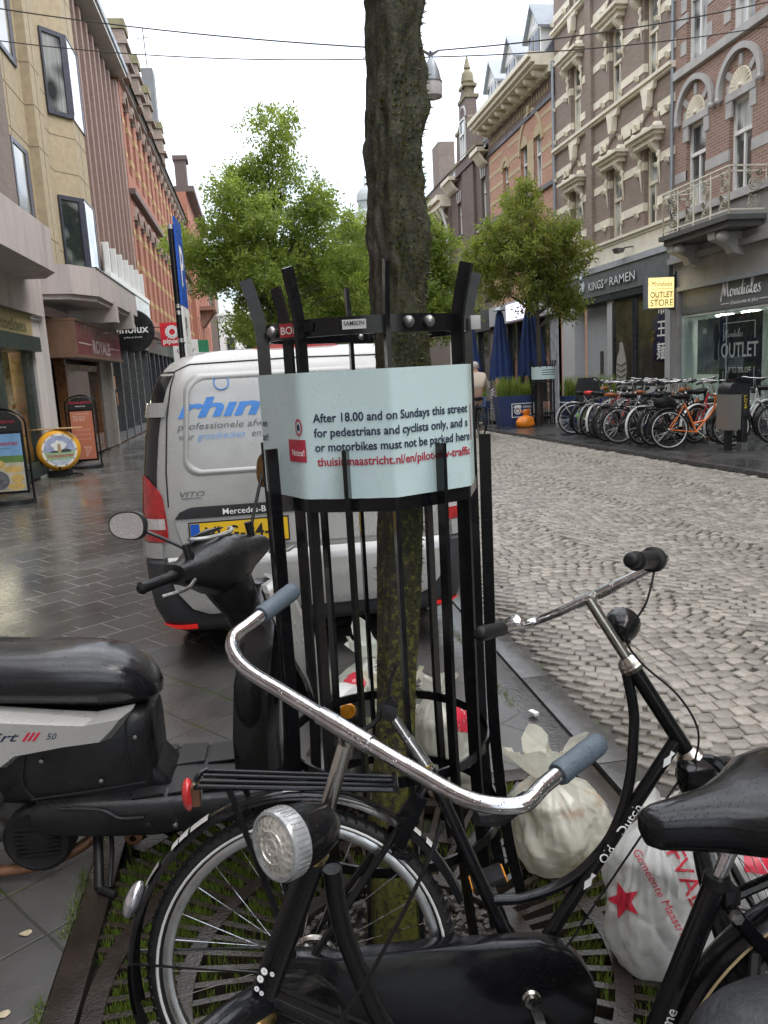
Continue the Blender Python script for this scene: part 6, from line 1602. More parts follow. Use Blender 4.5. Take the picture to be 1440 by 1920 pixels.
hc = P1(-.025, .358)
RF = .362+.026+.018
m_stw = M('sticker_offwhite', (.6, .59, .56), .4, 0, .06, 20)
for a0, a1, w0, w1 in ((119, 126, -.026, .005), (127, 131, -.027, .012), (131.5, 134.5, -.027, .01), (86, 93, -.02, .012), (44, 47, -.02, .0), (38, 41.5, -.024, .004)): fpatch(b1, 'sticker', hc, I1['u'], I1['w'], I1['v'], RF, a0, a1, w0, w1, m_stw)
fpatch(b1, 'sticker', hc, I1['u'], I1['w'], I1['v'], RF, 88.5, 90.5, -.006, .004, M('sticker_blue', (.02, .25, .7), .4), .0045)
fpatch(b1, 'reflector', hc, I1['u'], I1['w'], I1['v'], RF, 141, 149, -.024, .01, M('milky_tape', (.42, .41, .38), .3, 0, .2, 30), .004)
q = MB(); a = radians(156); d = I1['u']*cos(a)+I1['w']*sin(a); tg = I1['w']*cos(a)-I1['u']*sin(a); c = hc+d*(RF+.014)
q.sph(c, (.03, .02, .045), 14, 8, Matrix((tuple(I1['v']), tuple(d), tuple(tg))).transposed()); q.build('rear_reflector', M('chrome_reflector', (.72, .7, .74), .12, .85, .15, 60), b1)
fpatch(b1, 'mud_flap', hc, I1['u'], I1['w'], I1['v'], RF, 176, 200, -.03, .03, m_blackm, -.002)
q = MB(); q.lathe([(.001, .022), (.016, .02), (.026, .012), (.03, 0), (.03, -.006), (.022, -.01), (.001, -.01)], T1(.06-.05, .205, .03), I1['A'], 18); q.tube([T1(.02, .2, .0), T1(.0, .2, .02)], .006, 8); q.build('bell', m_chrome, b1)
q = MB(); c = S1(.085, 0, .33)
q.lathe([(.001, -.045), (.022, -.04), (.036, -.022), (.042, 0), (.043, .02), (.039, .024)], c, I1['f'], 20); hl = q.build('headlight', m_black, b1)
q = MB(); q.lathe([(.001, .032), (.02, .03), (.039, .024)], c, I1['f'], 20); q.build('lens', m_refl, hl); q = MB(); q.tube([S1(.02, 0, .3), S1(.06, 0, .29), c-I1['A']*.03], .006, 7); q.build('bracket', m_chrome2, hl)
q = MB(); gR = T1(.061-.1, -.21, .05); q.tube(spl([T1(.05, -.17, .01), P1(.80, 1.16, -.09), P1(.755, 1.085, -.08), P1(.79, 1.02, -.06), P1(.87, .94, -.06), P1(.915, .86, -.05), P1(.915, .79, -.035), P1(.89, .75, -.03)], 8), .0026, 6)
q.tube(spl([P1(.905, .765, -.02), P1(.82, .66, -.025), P1(.62, .4, -.025), P1(.53, .28, -.03)], 6), .0026, 6); q.build('brake_cable', m_blackm, b1)
q = MB(); d = (T1(.061-.247, -.194, .093)-T1(.061-.1, -.191, .04)).normalized(); c = T1(.061-.12, -.191, .045)
q.lathe([(.012, -.04), (.025, -.038), (.028, -.03), (.028, -.012), (.021, -.008), (.0195, .01), (.0185, .04), (.0185, .08), (.0205, .095), (.021, .104), (.012, .106)], c, d, 18); q.build('twist_shifter', m_blackm, b1)
q = MB(); q.tube([P1(.84, 1.02), P1(.83, 1.03, .02)], .03, 10) if False else None
for a in (0,): q = MB(); q.box(I1['fc']+I1['A']*.42+I1['f']*.01, (.07, .06, .07), ch=.012); q.tube([I1['fc']+I1['A']*.4+I1['l']*.03, I1['fc']+I1['A']*.33+I1['l']*.03], .012, 8); q.build('front_brake', m_black, b1)
q = MB(); q.tube(spl([P1(.12, .2, .06), P1(.05, .1, .1), P1(-.02, .0, .14)], 4), .007, 8); q.build('kickstand', m_blackm, b1)
q = MB(); q.tube(circ(P1(.0, .36, 0), I1['u'], I1['w'], .05, 20, close=True), .008, 8, closed=True); q.box(P1(.02, .36, -.05), (.12, .03, .035), ch=.006); q.build('hub_brake', m_chrome2, b1)
q = MB(); q.bar(P1(.27, .74, -.035), P1(.21, .63, -.035), .03, .03); q.tube(circ(P1(.2, .62), I1['v'], (I1['u']*.55-I1['w']*.4).normalized(), .05, 16, 0, pi, False), .008, 8); q.build('ring_lock', m_black, b1)
# --- the nearest bicycle, facing left with its bars turned to the camera
case2 = arcpoly((.48, .28), .12, 70, -90, 10)+[(.0, .29)]+arcpoly((0, .35), .06, 250, 100, 6)+[(.45, .4)]
fr2 = plane_fr(1.01, 1.17, pi, 0.)
D2 = dict(HB=(1.087, .685), HT=(.975, .955), ST=(.915, 1.131), steer=radians(46.7), hub=(0, .36), R=.36, tr=.02, fhub=(1.25, .36), BB=(.48, .29), SC=(.284, .781), DT=(1.068, .715), front=1,
          top=[(.95, .92), (.946, .85), (.930, .77), (.882, .621), (.8, .5), (.68, .43), (.5, .42), (.42, .44)], bar=(.246, .037, .204, .073, .091, .022), rb=.0122, rg=.0168, grip=.105, seat=(.235, .952), sk=1.18, rs=.0205, rh=.0225, rd=.019, rc=.0158,
          case=case2, crank=radians(30), fa=(10, 200), hsm=m_brass)
b2_, P2, S2, T2, I2 = bike('roadster_bicycle', 'nearest black bicycle with wide chrome handlebar, round headlamp and wet black saddle', fr2, D2, det=2, mats=dict(grip=m_gripg, bar=m_chrome))
hc2 = S2(.085, .012, .345)
fwd = (I2['f']*.95-I2['A']*.1+V(-.25, 0, 0)).normalized()
q = MB(); q.lathe([(.001, -.085), (.018, -.082), (.036, -.062), (.046, -.03), (.049, 0), (.049, .006)], hc2, fwd, 28); hl = q.build('headlight', m_black, b2_)
q = MB(); q.lathe([(.0495, .004), (.0515, .006), (.052, .03), (.05, .036), (.046, .037), (.046, .03)], hc2, fwd, 28)
for i in range(40):
    a = 2*pi*i/40; x_, y_, z_ = basis(fwd); d = x_*cos(a)+y_*sin(a); q.bar(hc2+d*.0515+fwd*.008, hc2+d*.0515+fwd*.03, .0025, .002, up=d)
q.build('lamp_ring', M('clear_ring', (.3, .31, .31), .2, .2, .3, 40, drops=300, coat=.8), hl)
def lens_mat():
    m, t, b = base('lamp_lens'); tc = N(t, 'ShaderNodeTexCoord').outputs['Object']
    v_ = N(t, 'ShaderNodeTexVoronoi'); v_.inputs['Scale'].default_value = 120; lk(t, tc, v_.inputs[0])
    r = ramp(t, v_.outputs['Distance'], [(.1, (.36, .34, .3)), (.6, (.66, .63, .57))]); lk(t, r.outputs[0], b.inputs['Base Color'])
    b.inputs['Roughness'].default_value = .12; b.inputs['Metallic'].default_value = .45; b.inputs['Coat Weight'].default_value = 1
    bump(t, v_.outputs['Distance'], b, .5, .004); return m
q = MB(); q.lathe([(.001, .04), (.02, .0395), (.036, .037), (.046, .033)], hc2, fwd, 28)
for rr in (.012, .024): q.tube(circ(hc2+fwd*.0395, *basis(fwd)[:2], rr, 22), .0016, 6, closed=True)
q.build('lens', lens_mat(), hl)
q = MB(); q.bar(S2(.01, 0, .292), hc2-fwd*.05, .02, .012); q.build('bracket', m_brass, hl)
q = MB(); lo = [T2(-.085, .272, .035), T2(-.035, .258, .012), T2(.0, .238, .005)]; q.tube(spl(lo, 5), [.011, .011, .012, .012, .013, .014, .014, .013, .012, .011, .01], 8); q.build('brake_lever', m_blackm, b2_)
q = MB(); q.tube(spl([T2(.02, .2, -.015), T2(.03, .2, -.1), T2(.03, .17, -.3), T2(.05, .12, -.5)], 6), .003, 6); q.build('brake_cable', m_blackm, b2_)
dh = (P2(*D2['HT'])-P2(*D2['HB'])).normalized(); n_ = V(-.5, -.85, .1); n_ = (n_-dh*n_.dot(dh)).normalized(); xv = dh.cross(n_)
for i, (a, b, r_) in enumerate(((.085, -.006, .006), (.088, .008, .004), (.07, -.008, .006), (.052, -.008, .0045), (.05, .002, .004))):
    for rr, mt in ((r_*1.4, m_blackm), (r_, m_txw)):
        q = MB(); q.lathe([(.001, 0), (rr, 0)], P2(*D2['HB'])+dh*a+xv*b+n_*(.0228+.0006*(rr == r_)), n_, 12); q.build('sticker', mt, b2_, smooth=False)
ds = (P2(.284, .781)-P2(.48, .29)).normalized(); n_ = V(0, -1, .3); n_ = (n_-ds*n_.dot(ds)).normalized(); yv = n_.cross(ds)
o_ = P2(.385, .53)+n_*.021
text('lettering', 'Xtreme', .036, None, None, None, m_txw, b2_, shear=.3, off=.005, width=.1, fmap=lambda a, b: o_+ds*(a-.06)+yv*(b-.012)-n_*(((b-.012)**2)/.042))
q = MB(); q.tube([P2(.284, .781), P2(.28, .8)], .0225, 14); q.box(P2(.262, .765, .0), (.03, .045, .03), ch=.004); q.lathe([(.001, .03), (.011, .03), (.012, .022), (.012, -.02)], P2(.26, .74, 0), I2['v'], 6); q.build('seat_clamp', m_blackm, b2_)
q = MB(); q.lathe([(.001, .045), (.0105, .044), (.0115, .036), (.0115, .03)], P2(.265, .742, 0), I2['v'], 6); q.build('bolt', m_alu, b2_)
q = MB(); q.bar(P2(.255, .735, .02), P2(.13, .575, .035), .026, .02); q.bar(P2(.235, .70, .03), P2(.07, .49, .05), .03, .014); q.tube([P2(.23, .74, -.02), P2(.16, .76, -.02), P2(.09, .82, -.02)], .011, 8); q.build('stay_bracket', m_black, b2_)
fpatch(b2_, 'cream_band', P2(0, .36), I2['u'], I2['w'], I2['v'], .36+.03, 20, 62, .028, .034, M('cream_band_mat', (.5, .4, .22), .5), .004)
# dark quilted bag top at the bottom right corner
kb = thing('pannier_bag', 'dark grey textured bag on the nearest bicycle, cut off by the lower right corner', 'bag', (.62, .95, .6))
q = MB(); q.sph((.77, .98, .60), (.2, .12, .12), 28, 18, Matrix.Rotation(.2, 3, 'Y')); q.build('cover', M('grey_textile', (.028, .03, .033), .6, 0, .25, 26, bp=.8, bs=60), kb)
q = MB(); q.tube([(.72, 1.05, .62), (.78, 1.13, .66), (.82, 1.16, .7)], .01, 6); q.build('strap', m_blackm, kb)
# ============================================================= parked bicycles on the right pavement
DR = dict(HB=(.90, .72), HT=(.82, .93), ST=(.765, 1.1), hub=(0, .35), R=.35, tr=.02, fhub=(1.1, .35), BB=(.48, .29), SC=(.27, .8), DT=(.88, .77), bar=(.27, .06, .17, .03, .02, .03), rack=((-.3, .74), (.2, .72)), seat=(.22, .95), crank=radians(-40), rt=1.1, rb=.013, rc=.016, rd=.018)
DS = dict(DR, top=[(.82, .92), (.8, .72), (.68, .52), (.42, .44)], case=arcpoly((.48, .29), .11, 80, -90, 6)+[(0, .3), (-.05, .35), (0, .4)])
DD = dict(DR, top=[(.83, .9), (.285, .77)])
fr0 = (V(0, 0, 0), V(1, 0, 0), V(0, 0, 1), V(0, 1, 0))
m_or = M('orange_frame', (.75, .19, .035), .3, 0, .06, 5, coat=.4)
m_wh = M('white_frame', (.6, .6, .58), .35, 0, .06, 5)
m_bl = M('blue_frame', (.03, .06, .2), .3, 0, .1, 5); m_rd = M('red_frame', (.4, .02, .025), .3, 0, .1, 5); m_gy = M('grey_frame', (.2, .2, .2), .35, .3, .1, 5)
m_brn = M('brown_leather', (.32, .1, .03), .45, 0, .15, 12); m_rds = M('red_cover', (.75, .06, .06), .45)
KB = PZ+.004
protos = {}
def proto(key, D, mats, n_='parked_bicycle'):
    b = bike(n_, 'x', fr0, D, 'bicycles parked on the right pavement', mats, 1)[0]; protos[key] = b; b['used'] = 0; return b
proto('orange', dict(DS, case=None), dict(frame=m_or, saddle=m_blackm, rack=m_blackm, fend=m_blackm))
proto('black', DS, dict(frame=m_blackm, saddle=m_blackm, fend=m_blackm, rack=m_blackm, case=m_blackm))
proto('white', dict(DS), dict(frame=m_wh, fend=m_wh, rack=m_wh, case=M('navy_case', (.015, .02, .05), .25), saddle=m_blackm))
proto('grey', DD, dict(frame=m_gy, fend=m_blackm, saddle=m_blackm, rack=m_gy))
proto('red', DD, dict(frame=m_rd, fend=m_wh, saddle=m_blackm, rack=m_chrome2))
proto('blue', DD, dict(frame=m_bl, fend=m_gy, saddle=m_blackm, rack=m_blackm))
GRP = 'bicycles parked on the right pavement'
def put(key, x, y, deg, lab, tilt=0., sad=None):
    p = protos[key]
    if not p['used']:
        p['used'] = 1; p.location = (x, y, KB); p.rotation_euler = (tilt, 0, radians(deg)); p['label'] = lab; r = p
    else: r = dup(p, (x, y, KB), radians(deg), lab, GRP, (tilt, 0))
    if sad:
        for c in r.children:
            if c.name.startswith('saddle'): c.material_slots[0].link = 'OBJECT'; c.material_slots[0].material = sad
    return r
put('orange', 7.16, 13.2, -8, 'bright orange step-through bicycle parked nearest beside the litter bin', -.05)
put('white', 7.05, 17.3, -18, 'silvery white bicycle with navy chain case, furthest left of the row by the tree guard', -.06)
put('black', 6.95, 14.75, -4, 'black bicycle parked between the white-racked bicycles, third from the orange one', -.07)
put('white', 7.2, 14.3, 14, 'white bicycle with white rear rack right behind the orange bicycle', -.04)
put('grey', 6.95, 15.3, 18, 'grey bicycle with a tan leather saddle in the middle of the row', -.08, m_brn)
put('black', 7.25, 13.95, 16, 'black bicycle half hidden directly behind the orange bicycle', -.05)
put('red', 7.15, 15.8, 30, 'red bicycle with pale mudguards in the middle of the row', -.06)
put('blue', 7.1, 16.5, 24, 'dark blue bicycle left of the middle of the row', .05)
put('white', 7.05, 16.0, 32, 'white bicycle beside the dark blue one, left half of the row', -.04)
put('grey', 7.15, 17.0, 18, 'grey bicycle with a bright red saddle cover near the left end of the row', .04, m_rds)
put('black', 8.95, 15.0, 200, 'black bicycle of the back row in front of the outlet window frame', .05)
put('grey', 9.0, 15.9, 205, 'grey bicycle of the back row in front of the white pillar', -.06)
put('orange', 8.75, 14.6, 190, 'orange bicycle of the back row, mostly hidden behind the front row', .06)
put('black', 9.05, 16.8, 210, 'black bicycle of the back row before the ramen window', .06)
put('white', 9.0, 17.6, 195, 'white bicycle of the back row before the ramen window', -.05)
put('blue', 8.9, 18.4, 200, 'blue bicycle of the back row before the dark ramen door', .05)
put('red', 9.1, 14.2, 196, 'red bicycle of the back row beside the litter bin', -.05)
put('grey', 8.8, 19.3, 205, 'grey bicycle of the back row at the grey entry panel', .04)
put('black', 8.3, 14.55, 35, 'black bicycle pushed in between the two rows near the outlet poster', -.09)
put('red', 9.55, 13.4, 8, 'white and red bicycle cut off by the right edge of the photo', -.03)
put('blue', 8.0, 16.4, 28, 'blue bicycle pushed in between the two rows near the ramen window', .08)
put('white', 8.45, 13.75, 12, 'white bicycle standing right behind the litter bin', .05)
put('grey', 7.75, 15.6, 26, 'grey bicycle pushed between the rows behind the tan saddle', -.1)
put('black', 8.15, 17.3, 30, 'black bicycle pushed between the rows in front of the entry panel', .07)
put('black', 9.0, 12.95, 4, 'black bicycle at the right edge, just behind the bent stand rail', -.05)
put('red', 7.6, 14.6, 20, 'red bicycle wedged among the front row left of the double pannier', .06)
bg = thing('saddle_bag', 'black double pannier bag behind the orange bicycle saddle', 'bag', (7.5, 14.2, .6))
MB().sph((7.5, 14.0, .82), (.24, .12, .16), 18, 12, Matrix.Rotation(.35, 3, 'Y')).build('cover', m_blackm, bg); MB().bar((7.3, 13.9, .86), (7.7, 13.88, .92), .02, .01).build('strap', m_dplast, bg)
gb = thing('spoke_bag', 'bright green bag stuck in the spokes of the leftmost parked bicycle', 'bag', (7.2, 17.4, .4))
MB().sph((7.2, 17.2, .46), (.12, .05, .11), 14, 10).build('cloth', M('lime_plastic', (.2, .65, .06), .4, 0, .3, 20, bp=.6, bs=40), gb); MB().tube([(7.2, 17.2, .56), (7.22, 17.2, .62), (7.25, 17.2, .57)], .012, 6).build('handle', M('lime_plastic', (.2, .65, .06)), gb)
cs = thing('child_seat', 'dark grey child seat standing by the small tree guard', 'child seat', (7.9, 18.6, KB))
q = MB(); q.prism([(-.25, .55), (.25, .55), (.3, 1.0), (.22, 1.28), (-.22, 1.28), (-.3, 1.0)], (8.05, 18.9, 0), (1, 0, 0), (0, 0, 1), .12); q.b2(7.75, 8.35, 18.5, 18.9, .5, .62, ch=.03); q.build('shell', M('seat_grey', (.03, .032, .035), .5), cs)
q = MB(); q.b2(7.8, 7.9, 18.4, 18.85, .1, .55, ch=.02); q.b2(8.2, 8.3, 18.4, 18.85, .1, .55, ch=.02); q.build('foot_rest', m_blackm, cs)
# ------------------------------------------------------------- litter bin
bn = thing('litter_bin', 'steel litter bin on two dark legs with patterned plate, right of the orange bicycle', 'litter bin', (8.47, 13.3, PZ))
q = MB(); q.b2(8.24, 8.5, 13.14, 13.5, .42, 1.0); q.build('body', m_dplast, bn, smooth=False)
def plate_mat():
    m, t, b = base('pressed_steel'); tc, uv = uv_wall(t)
    br = N(t, 'ShaderNodeTexChecker'); br.inputs['Scale'].default_value = 26; lk(t, uv, br.inputs[0])
    b.inputs['Base Color'].default_value = (.33, .31, .28, 1); b.inputs['Metallic'].default_value = .6; b.inputs['Roughness'].default_value = .4
    bump(t, br.outputs['Fac'], b, .8, .01); return m
q = MB(); q.b2(8.22, 8.5, 13.12, 13.138, .40, 1.0); q.b2(8.2, 8.218, 13.12, 13.5, .40, 1.0); q.build('steel_plate', plate_mat(), bn, smooth=False)
q = MB(); q.b2(8.502, 8.72, 13.13, 13.48, .62, 1.04, ch=.01); q.b2(8.24, 8.36, 13.2, 13.3, PZ, .40); q.b2(8.56, 8.7, 13.16, 13.3, PZ, .618, ch=.008); q.build('post', M('bin_black', (.018, .018, .02), .4, 0, .2, 6), bn)
q = MB(); q.prism([(8.22, 1.0), (8.72, 1.04), (8.72, 1.16), (8.55, 1.18), (8.36, 1.2), (8.26, 1.17), (8.22, 1.08)], (0, 13.5, 0), (1, 0, 0), (0, 0, 1), .37) ; q.build('hood', M('bin_black', (.018, .018, .02)), bn, ang=50)
q = MB(); q.prism([(8.25, 1.03), (8.4, 1.05), (8.4, 1.13), (8.3, 1.14)], (0, 13.128, 0), (1, 0, 0), (0, 0, 1), .004); q.build('opening', m_dark, bn, smooth=False)
text('lettering', 'LOVE', .1, (8.575, 13.125, .98), (0, 0, -1), (1, 0, 0), M('bin_yellow', (.7, .5, .05), .5), bn, off=.01)
q = MB(); q.b2(8.56, 8.72, 13.12, 13.129, .62, .75, ch=.003); q.build('lock_plate', m_dplast, bn); q = MB(); q.b2(8.55, 8.715, 13.15, 13.31, PZ, PZ+.12); q.build('foot_sleeve', m_alu, bn, smooth=False)
bn.location = (8.47-.42, 13.3-.62, PZ); bn.scale = (.74, 1, 1)
# ------------------------------------------------------------- bicycle stand hoop
bh = thing('bike_stand', 'dark bent bicycle stand rail beside the litter bin', 'bike stand', (9.0, 13.2, PZ))
q = MB(); q.tube(spl([(9.3, 13.0, PZ), (9.22, 13.0, .5), (8.98, 13.0, 1.0), (8.85, 13.2, 1.05)], 6), .045, 10); q.build('post', m_blackm, bh); q = MB(); q.tube(spl([(9.0, 12.98, .8), (9.3, 12.98, 1.08), (9.33, 12.98, 1.12), (9.3, 12.98, 1.0), (9.1, 12.98, .75)], 6), .014, 8); q.build('hoop', m_alu, bh)
# ------------------------------------------------------------- furled parasols
m_par = M('parasol_blue', (.018, .045, .16), .65, 0, .18, 3, bp=.2, bs=60)
for i, (x, y, lab, zt, zb) in enumerate(((6.97, 22.4, 'furled blue parasol standing free left of the turning tree', 3.2, 1.42), (7.78, 22.3, 'furled blue parasol directly left of the turning tree trunk', 3.28, 1.5), (6.42, 23.6, 'furled blue parasol half hidden by the pale notice edge', 3.1, 1.4), (8.3, 23.2, 'furled blue parasol directly right of the turning tree trunk', 3.2, 1.5))):
    t = thing('parasol', lab, 'parasol', (x, y, PZ), 'furled blue parasols')
    q = MB(); q.tube([(x, y, PZ), (x, y, zt+.1)], .03, 10); q.box((x, y, PZ+.04), (.6, .6, .08), ch=.01); q.build('pole', m_blackm, t)
    q = MB(); secs = []; nn = 48
    for j, (k, r) in enumerate(((0, .05), (.05, .1), (.25, .16), (.5, .22), (.75, .29), (.9, .33), (1.0, .35))):
        ring_ = []
        for a_ in range(nn):
            a = 2*pi*a_/nn; fold = abs(sin(a*4+.4*i+.25*sin(k*5)))**.6
            rr = r*(.52+.48*fold)+.01*noise.noise(V(cos(a)*3+i, sin(a)*3, k*6))
            zz = zt+(zb-zt)*k-(.16*fold*k**4)+.05*k*noise.noise(V(cos(a)*2, sin(a)*2, i*3.1))
            ring_.append((x+rr*cos(a), y+rr*sin(a), zz))
        secs.append(ring_)
    q.ring(secs, caps=False); q.build('canopy', m_par, t, ang=50)
    q = MB(); q.lathe([(.001, .12), (.1, .08), (.17, .02), (.17, 0), (.05, 0)], (x, y, zt), (0, 0, 1), 14); q.build('cap', m_zinc, t)
# ------------------------------------------------------------- planters
m_nav = M('planter_blue', (.03, .05, .13), .4, 0, .1, 3, dirt=.15, dirtc=(.015, .025, .06))
def planter(x0, x1, y0, y1, z1, lab, logo):
    t = thing('planter', lab, 'planter', ((x0+x1)/2, (y0+y1)/2, PZ))
    q = MB(); q.ring([[(x0+.08, y0+.03, PZ), (x1-.03, y0+.03, PZ), (x1-.03, y1-.03, PZ), (x0+.08, y1-.03, PZ)], [(x0, y0, z1), (x1, y0, z1), (x1, y1, z1), (x0, y1, z1)]]); q.build('box', m_nav, t, smooth=False)
    lv, rn = [], []
    for _ in range(1500):
        x, y = rng.uniform(x0+.1, x1-.1), rng.uniform(y0+.08, y1-.05); a = rng.random()*6.28; L = .15+.35*rng.random()*(1.3 if noise.noise(V(x*3, y*3, 1)) > 0 else .6); sp = .15*rng.normal()
        w_ = .008; bx_, by_ = cos(a)*w_, sin(a)*w_; tx, ty = x+sp*cos(a+1.57)*2*L, y+sp*sin(a+1.57)*2*L
        lv += [(x-bx_, y-by_, z1-.05), (x+bx_, y+by_, z1-.05), (tx+bx_*.3, ty+by_*.3, z1+L*.9), (tx-bx_*.3, ty-by_*.3, z1+L*.9)]; rn.append(rng.random())
    npmesh('plants', np.array(lv), np.arange(len(lv)).reshape(-1, 4), lf_a, t, rnd=rn)
    if logo:
        q = MB()
        for a, b, c, d in ((.38, 1.02, .58, .6), (.38, 1.02, .22, .24), (.38, .4, .24, .58), (1.0, 1.02, .24, .58)): q.b2(x0+a, x0+b, y0-.006, y0+.02, PZ+c, PZ+d)
        q.lathe([(.07, 0), (.1, 0), (.1, .01), (.07, .01)], (x0+.55, y0+.01, PZ+.4), (0, -1, 0), 16); q.lathe([(.001, 0), (.045, 0), (.045, .01)], (x0+.55, y0+.01, PZ+.4), (0, -1, 0), 10); q.prism([(-.12, .0), (.12, 0), (.08, .07), (-.08, .07)], (x0+.55, y0+.005, PZ+.48), (1, 0, 0), (0, 0, 1), .01)
        q.build('emblem', m_txw, t)
        for j, s_ in enumerate(('KINGS', 'RAMEN', '帝王麺')): text('lettering', s_, .085, (x0+.7, y0-.004, PZ+.47-j*.095), (1, 0, 0), (0, 0, 1), m_txw, t, off=.015, width=.26)
    return t
planter(6.42, 7.5, 21.0, 21.5, .86, 'navy blue planter with white noodle bar emblem and grassy plants', True)
planter(6.1, 6.62, 22.4, 23.0, .7, 'smaller blue planter with leafy plants behind the emblem planter', False)
planter(8.0, 9.6, 20.2, 20.6, .8, 'blue planter behind the parked bicycles by the small tree guard', False)
ch = None
for i, x in enumerate((6.75, 7.35)):
    t = thing('metal_chair', ['silver terrace chair behind the emblem planter, left one', 'silver terrace chair behind the emblem planter, right one'][i], 'chair', (x, 22.1, PZ), 'terrace chairs')
    q = MB()
    for k in range(4): q.tube(spl([(x-.24, 22.0, .75), (x-.2, 22.0, .8+.07*k), (x, 22.02, .86+.07*k), (x+.2, 22.0, .8+.07*k), (x+.24, 22.0, .75)], 4), .012, 6)
    q.build('backrest', m_alu, t)
    q = MB(); q.b2(x-.22, x+.22, 22.0, 22.42, .46, .49, ch=.01); q.build('seat', m_alu, t)
    for a, b in ((-.2, 22.02), (.2, 22.02), (-.2, 22.4), (.2, 22.4)): MB().tube([(x+a, b, PZ), (x+a, b, .75 if b < 22.1 else .46)], .013, 6).build('leg', m_alu, t)
# orange refuse bag
t = thing('orange_bag', 'orange knotted plastic bag in front of the emblem planter', 'bag', (6.95, 20.4, PZ))
def blob(c, r, top, seed, nu=56, nv=40, wr=.05, flat=.35, ear=.0):
    m = MB(); secs = []
    for j in range(nv+1):
        ph = pi*j/nv; q = []
        for i in range(nu):
            th = 2*pi*i/nu; d = V(sin(ph)*cos(th), sin(ph)*sin(th), cos(ph))
            k = max(0, d.z)
            neck = 1-.72*max(0., (k-.55)/.45)**1.3 if top else 1
            f = 1+.24*noise.noise(d*1.5+V(seed, 0, 0))+.12*max(0, -d.z+.1)+.06*noise.noise(d*4+V(0, seed, 0))
            rid = abs(noise.noise(V(cos(th)*3.3+seed, sin(th)*3.3, k*.8)))
            pl_ = noise.noise(V(cos(th)*7+seed, sin(th)*7, k*1.2))+.6*noise.noise(V(cos(th)*13, sin(th)*13+seed, k*2))
            f += wr*1.5*(.45-1.6*abs(pl_))*max(0, d.z+.4)
            f += wr*(.5-2*rid)*(.25+k)+wr*.35*(.5-abs(noise.noise(d*7+V(seed, 3, 1)))*2)
            p = V(d.x*r[0]*f*neck, d.y*r[1]*f*neck, d.z*r[2]*(1+.05*noise.noise(d*2+V(0, 0, seed))))
            if p.z < -r[2]*(1-flat): p.z = -r[2]*(1-flat)+(p.z+r[2]*(1-flat))*.08
            q.append(V(*c)+V(0, 0, r[2]*(1-flat))+p+V(top[0], top[1], 0)*max(0, k)**1.5 if top else V(*c)+V(0, 0, r[2]*(1-flat))+p)
        secs.append(q)
    m.ring(secs)
    if ear and top:
        tp = V(*c)+V(top[0], top[1], r[2]*(2-flat)-.01)
        rows = []; K = 9; NT = 44
        for j in range(K):
            k = j/(K-1); q = []
            for i in range(NT):
                th = 2*pi*i/NT; nz = noise.noise(V(cos(th)*1.5+seed, sin(th)*1.5, seed)); pl = noise.noise(V(cos(th)*4.5, sin(th)*4.5, seed*2))
                rr = .022+ear*k**.8*(.5+.55*nz+.5*pl*k); hh = ear*1.25*k*(.75+.9*nz)-.02
                q.append(tp+V(cos(th)*rr*1.5, sin(th)*rr*.8, hh))
            rows.append(q)
        m.ring(rows, caps=False)
    return m
blob((6.95, 20.35, PZ), (.24, .2, .2), (.03, 0), 4.2, 32, 22, .07, ear=.12).build('film', M('orange_film', (.85, .25, .02), .35, 0, .2, 8), t, ang=70)
MB().lathe([(.04, -.012), (.05, 0), (.04, .012)], (6.98, 20.35, PZ+.34), (0, 0, 1), 10).build('knot', M('orange_film', (.85, .25, .02)), t)
# ------------------------------------------------------------- the small guard with its notice round the turning tree
t = thing('tree_guard', 'small black tree guard with a pale notice round the turning tree trunk', 'tree guard', (7.6, 20.7, PZ))
for k in range(12):
    a = 2*pi*k/12; x, y = 7.6+.3*cos(a), 20.75+.3*sin(a); MB().tube([(x, y, PZ), (x, y, 1.5), (x+.06*cos(a), y+.06*sin(a), 1.75)], .015, 6).build('bar', m_blackm, t)
for z in (1.62, 1.2, .35): MB().tube(circ(V(7.6, 20.75, z), V(1, 0, 0), V(0, 1, 0), .3, 24), .016, 6, closed=True).build('hoop', m_blackm, t)
q = thing('notice_panel', 'small pale notice on the distant tree guard beside the planter', 'notice', (7.6, 20.7, 1.25))
a = [(7.6+.33*cos(x), 20.75+.33*sin(x)) for x in np.linspace(-pi*.95, .15, 20)]
m = MB(); m.add([(x, y, 1.27) for x, y in a]+[(x, y, 1.6) for x, y in a], [(i, i+1, 21+i, 20+i) for i in range(19)]); m.build('panel', m_panel, q)
m = MB()
for z in (1.5, 1.44, 1.38): m.add([(7.6+.333*cos(x), 20.75+.333*sin(x), zz) for zz in (z, z+.018) for x in np.linspace(-2.0, -.6, 9)], [(i, i+1, 10+i, 9+i) for i in range(8)])
m.build('lettering', m_navy, q)
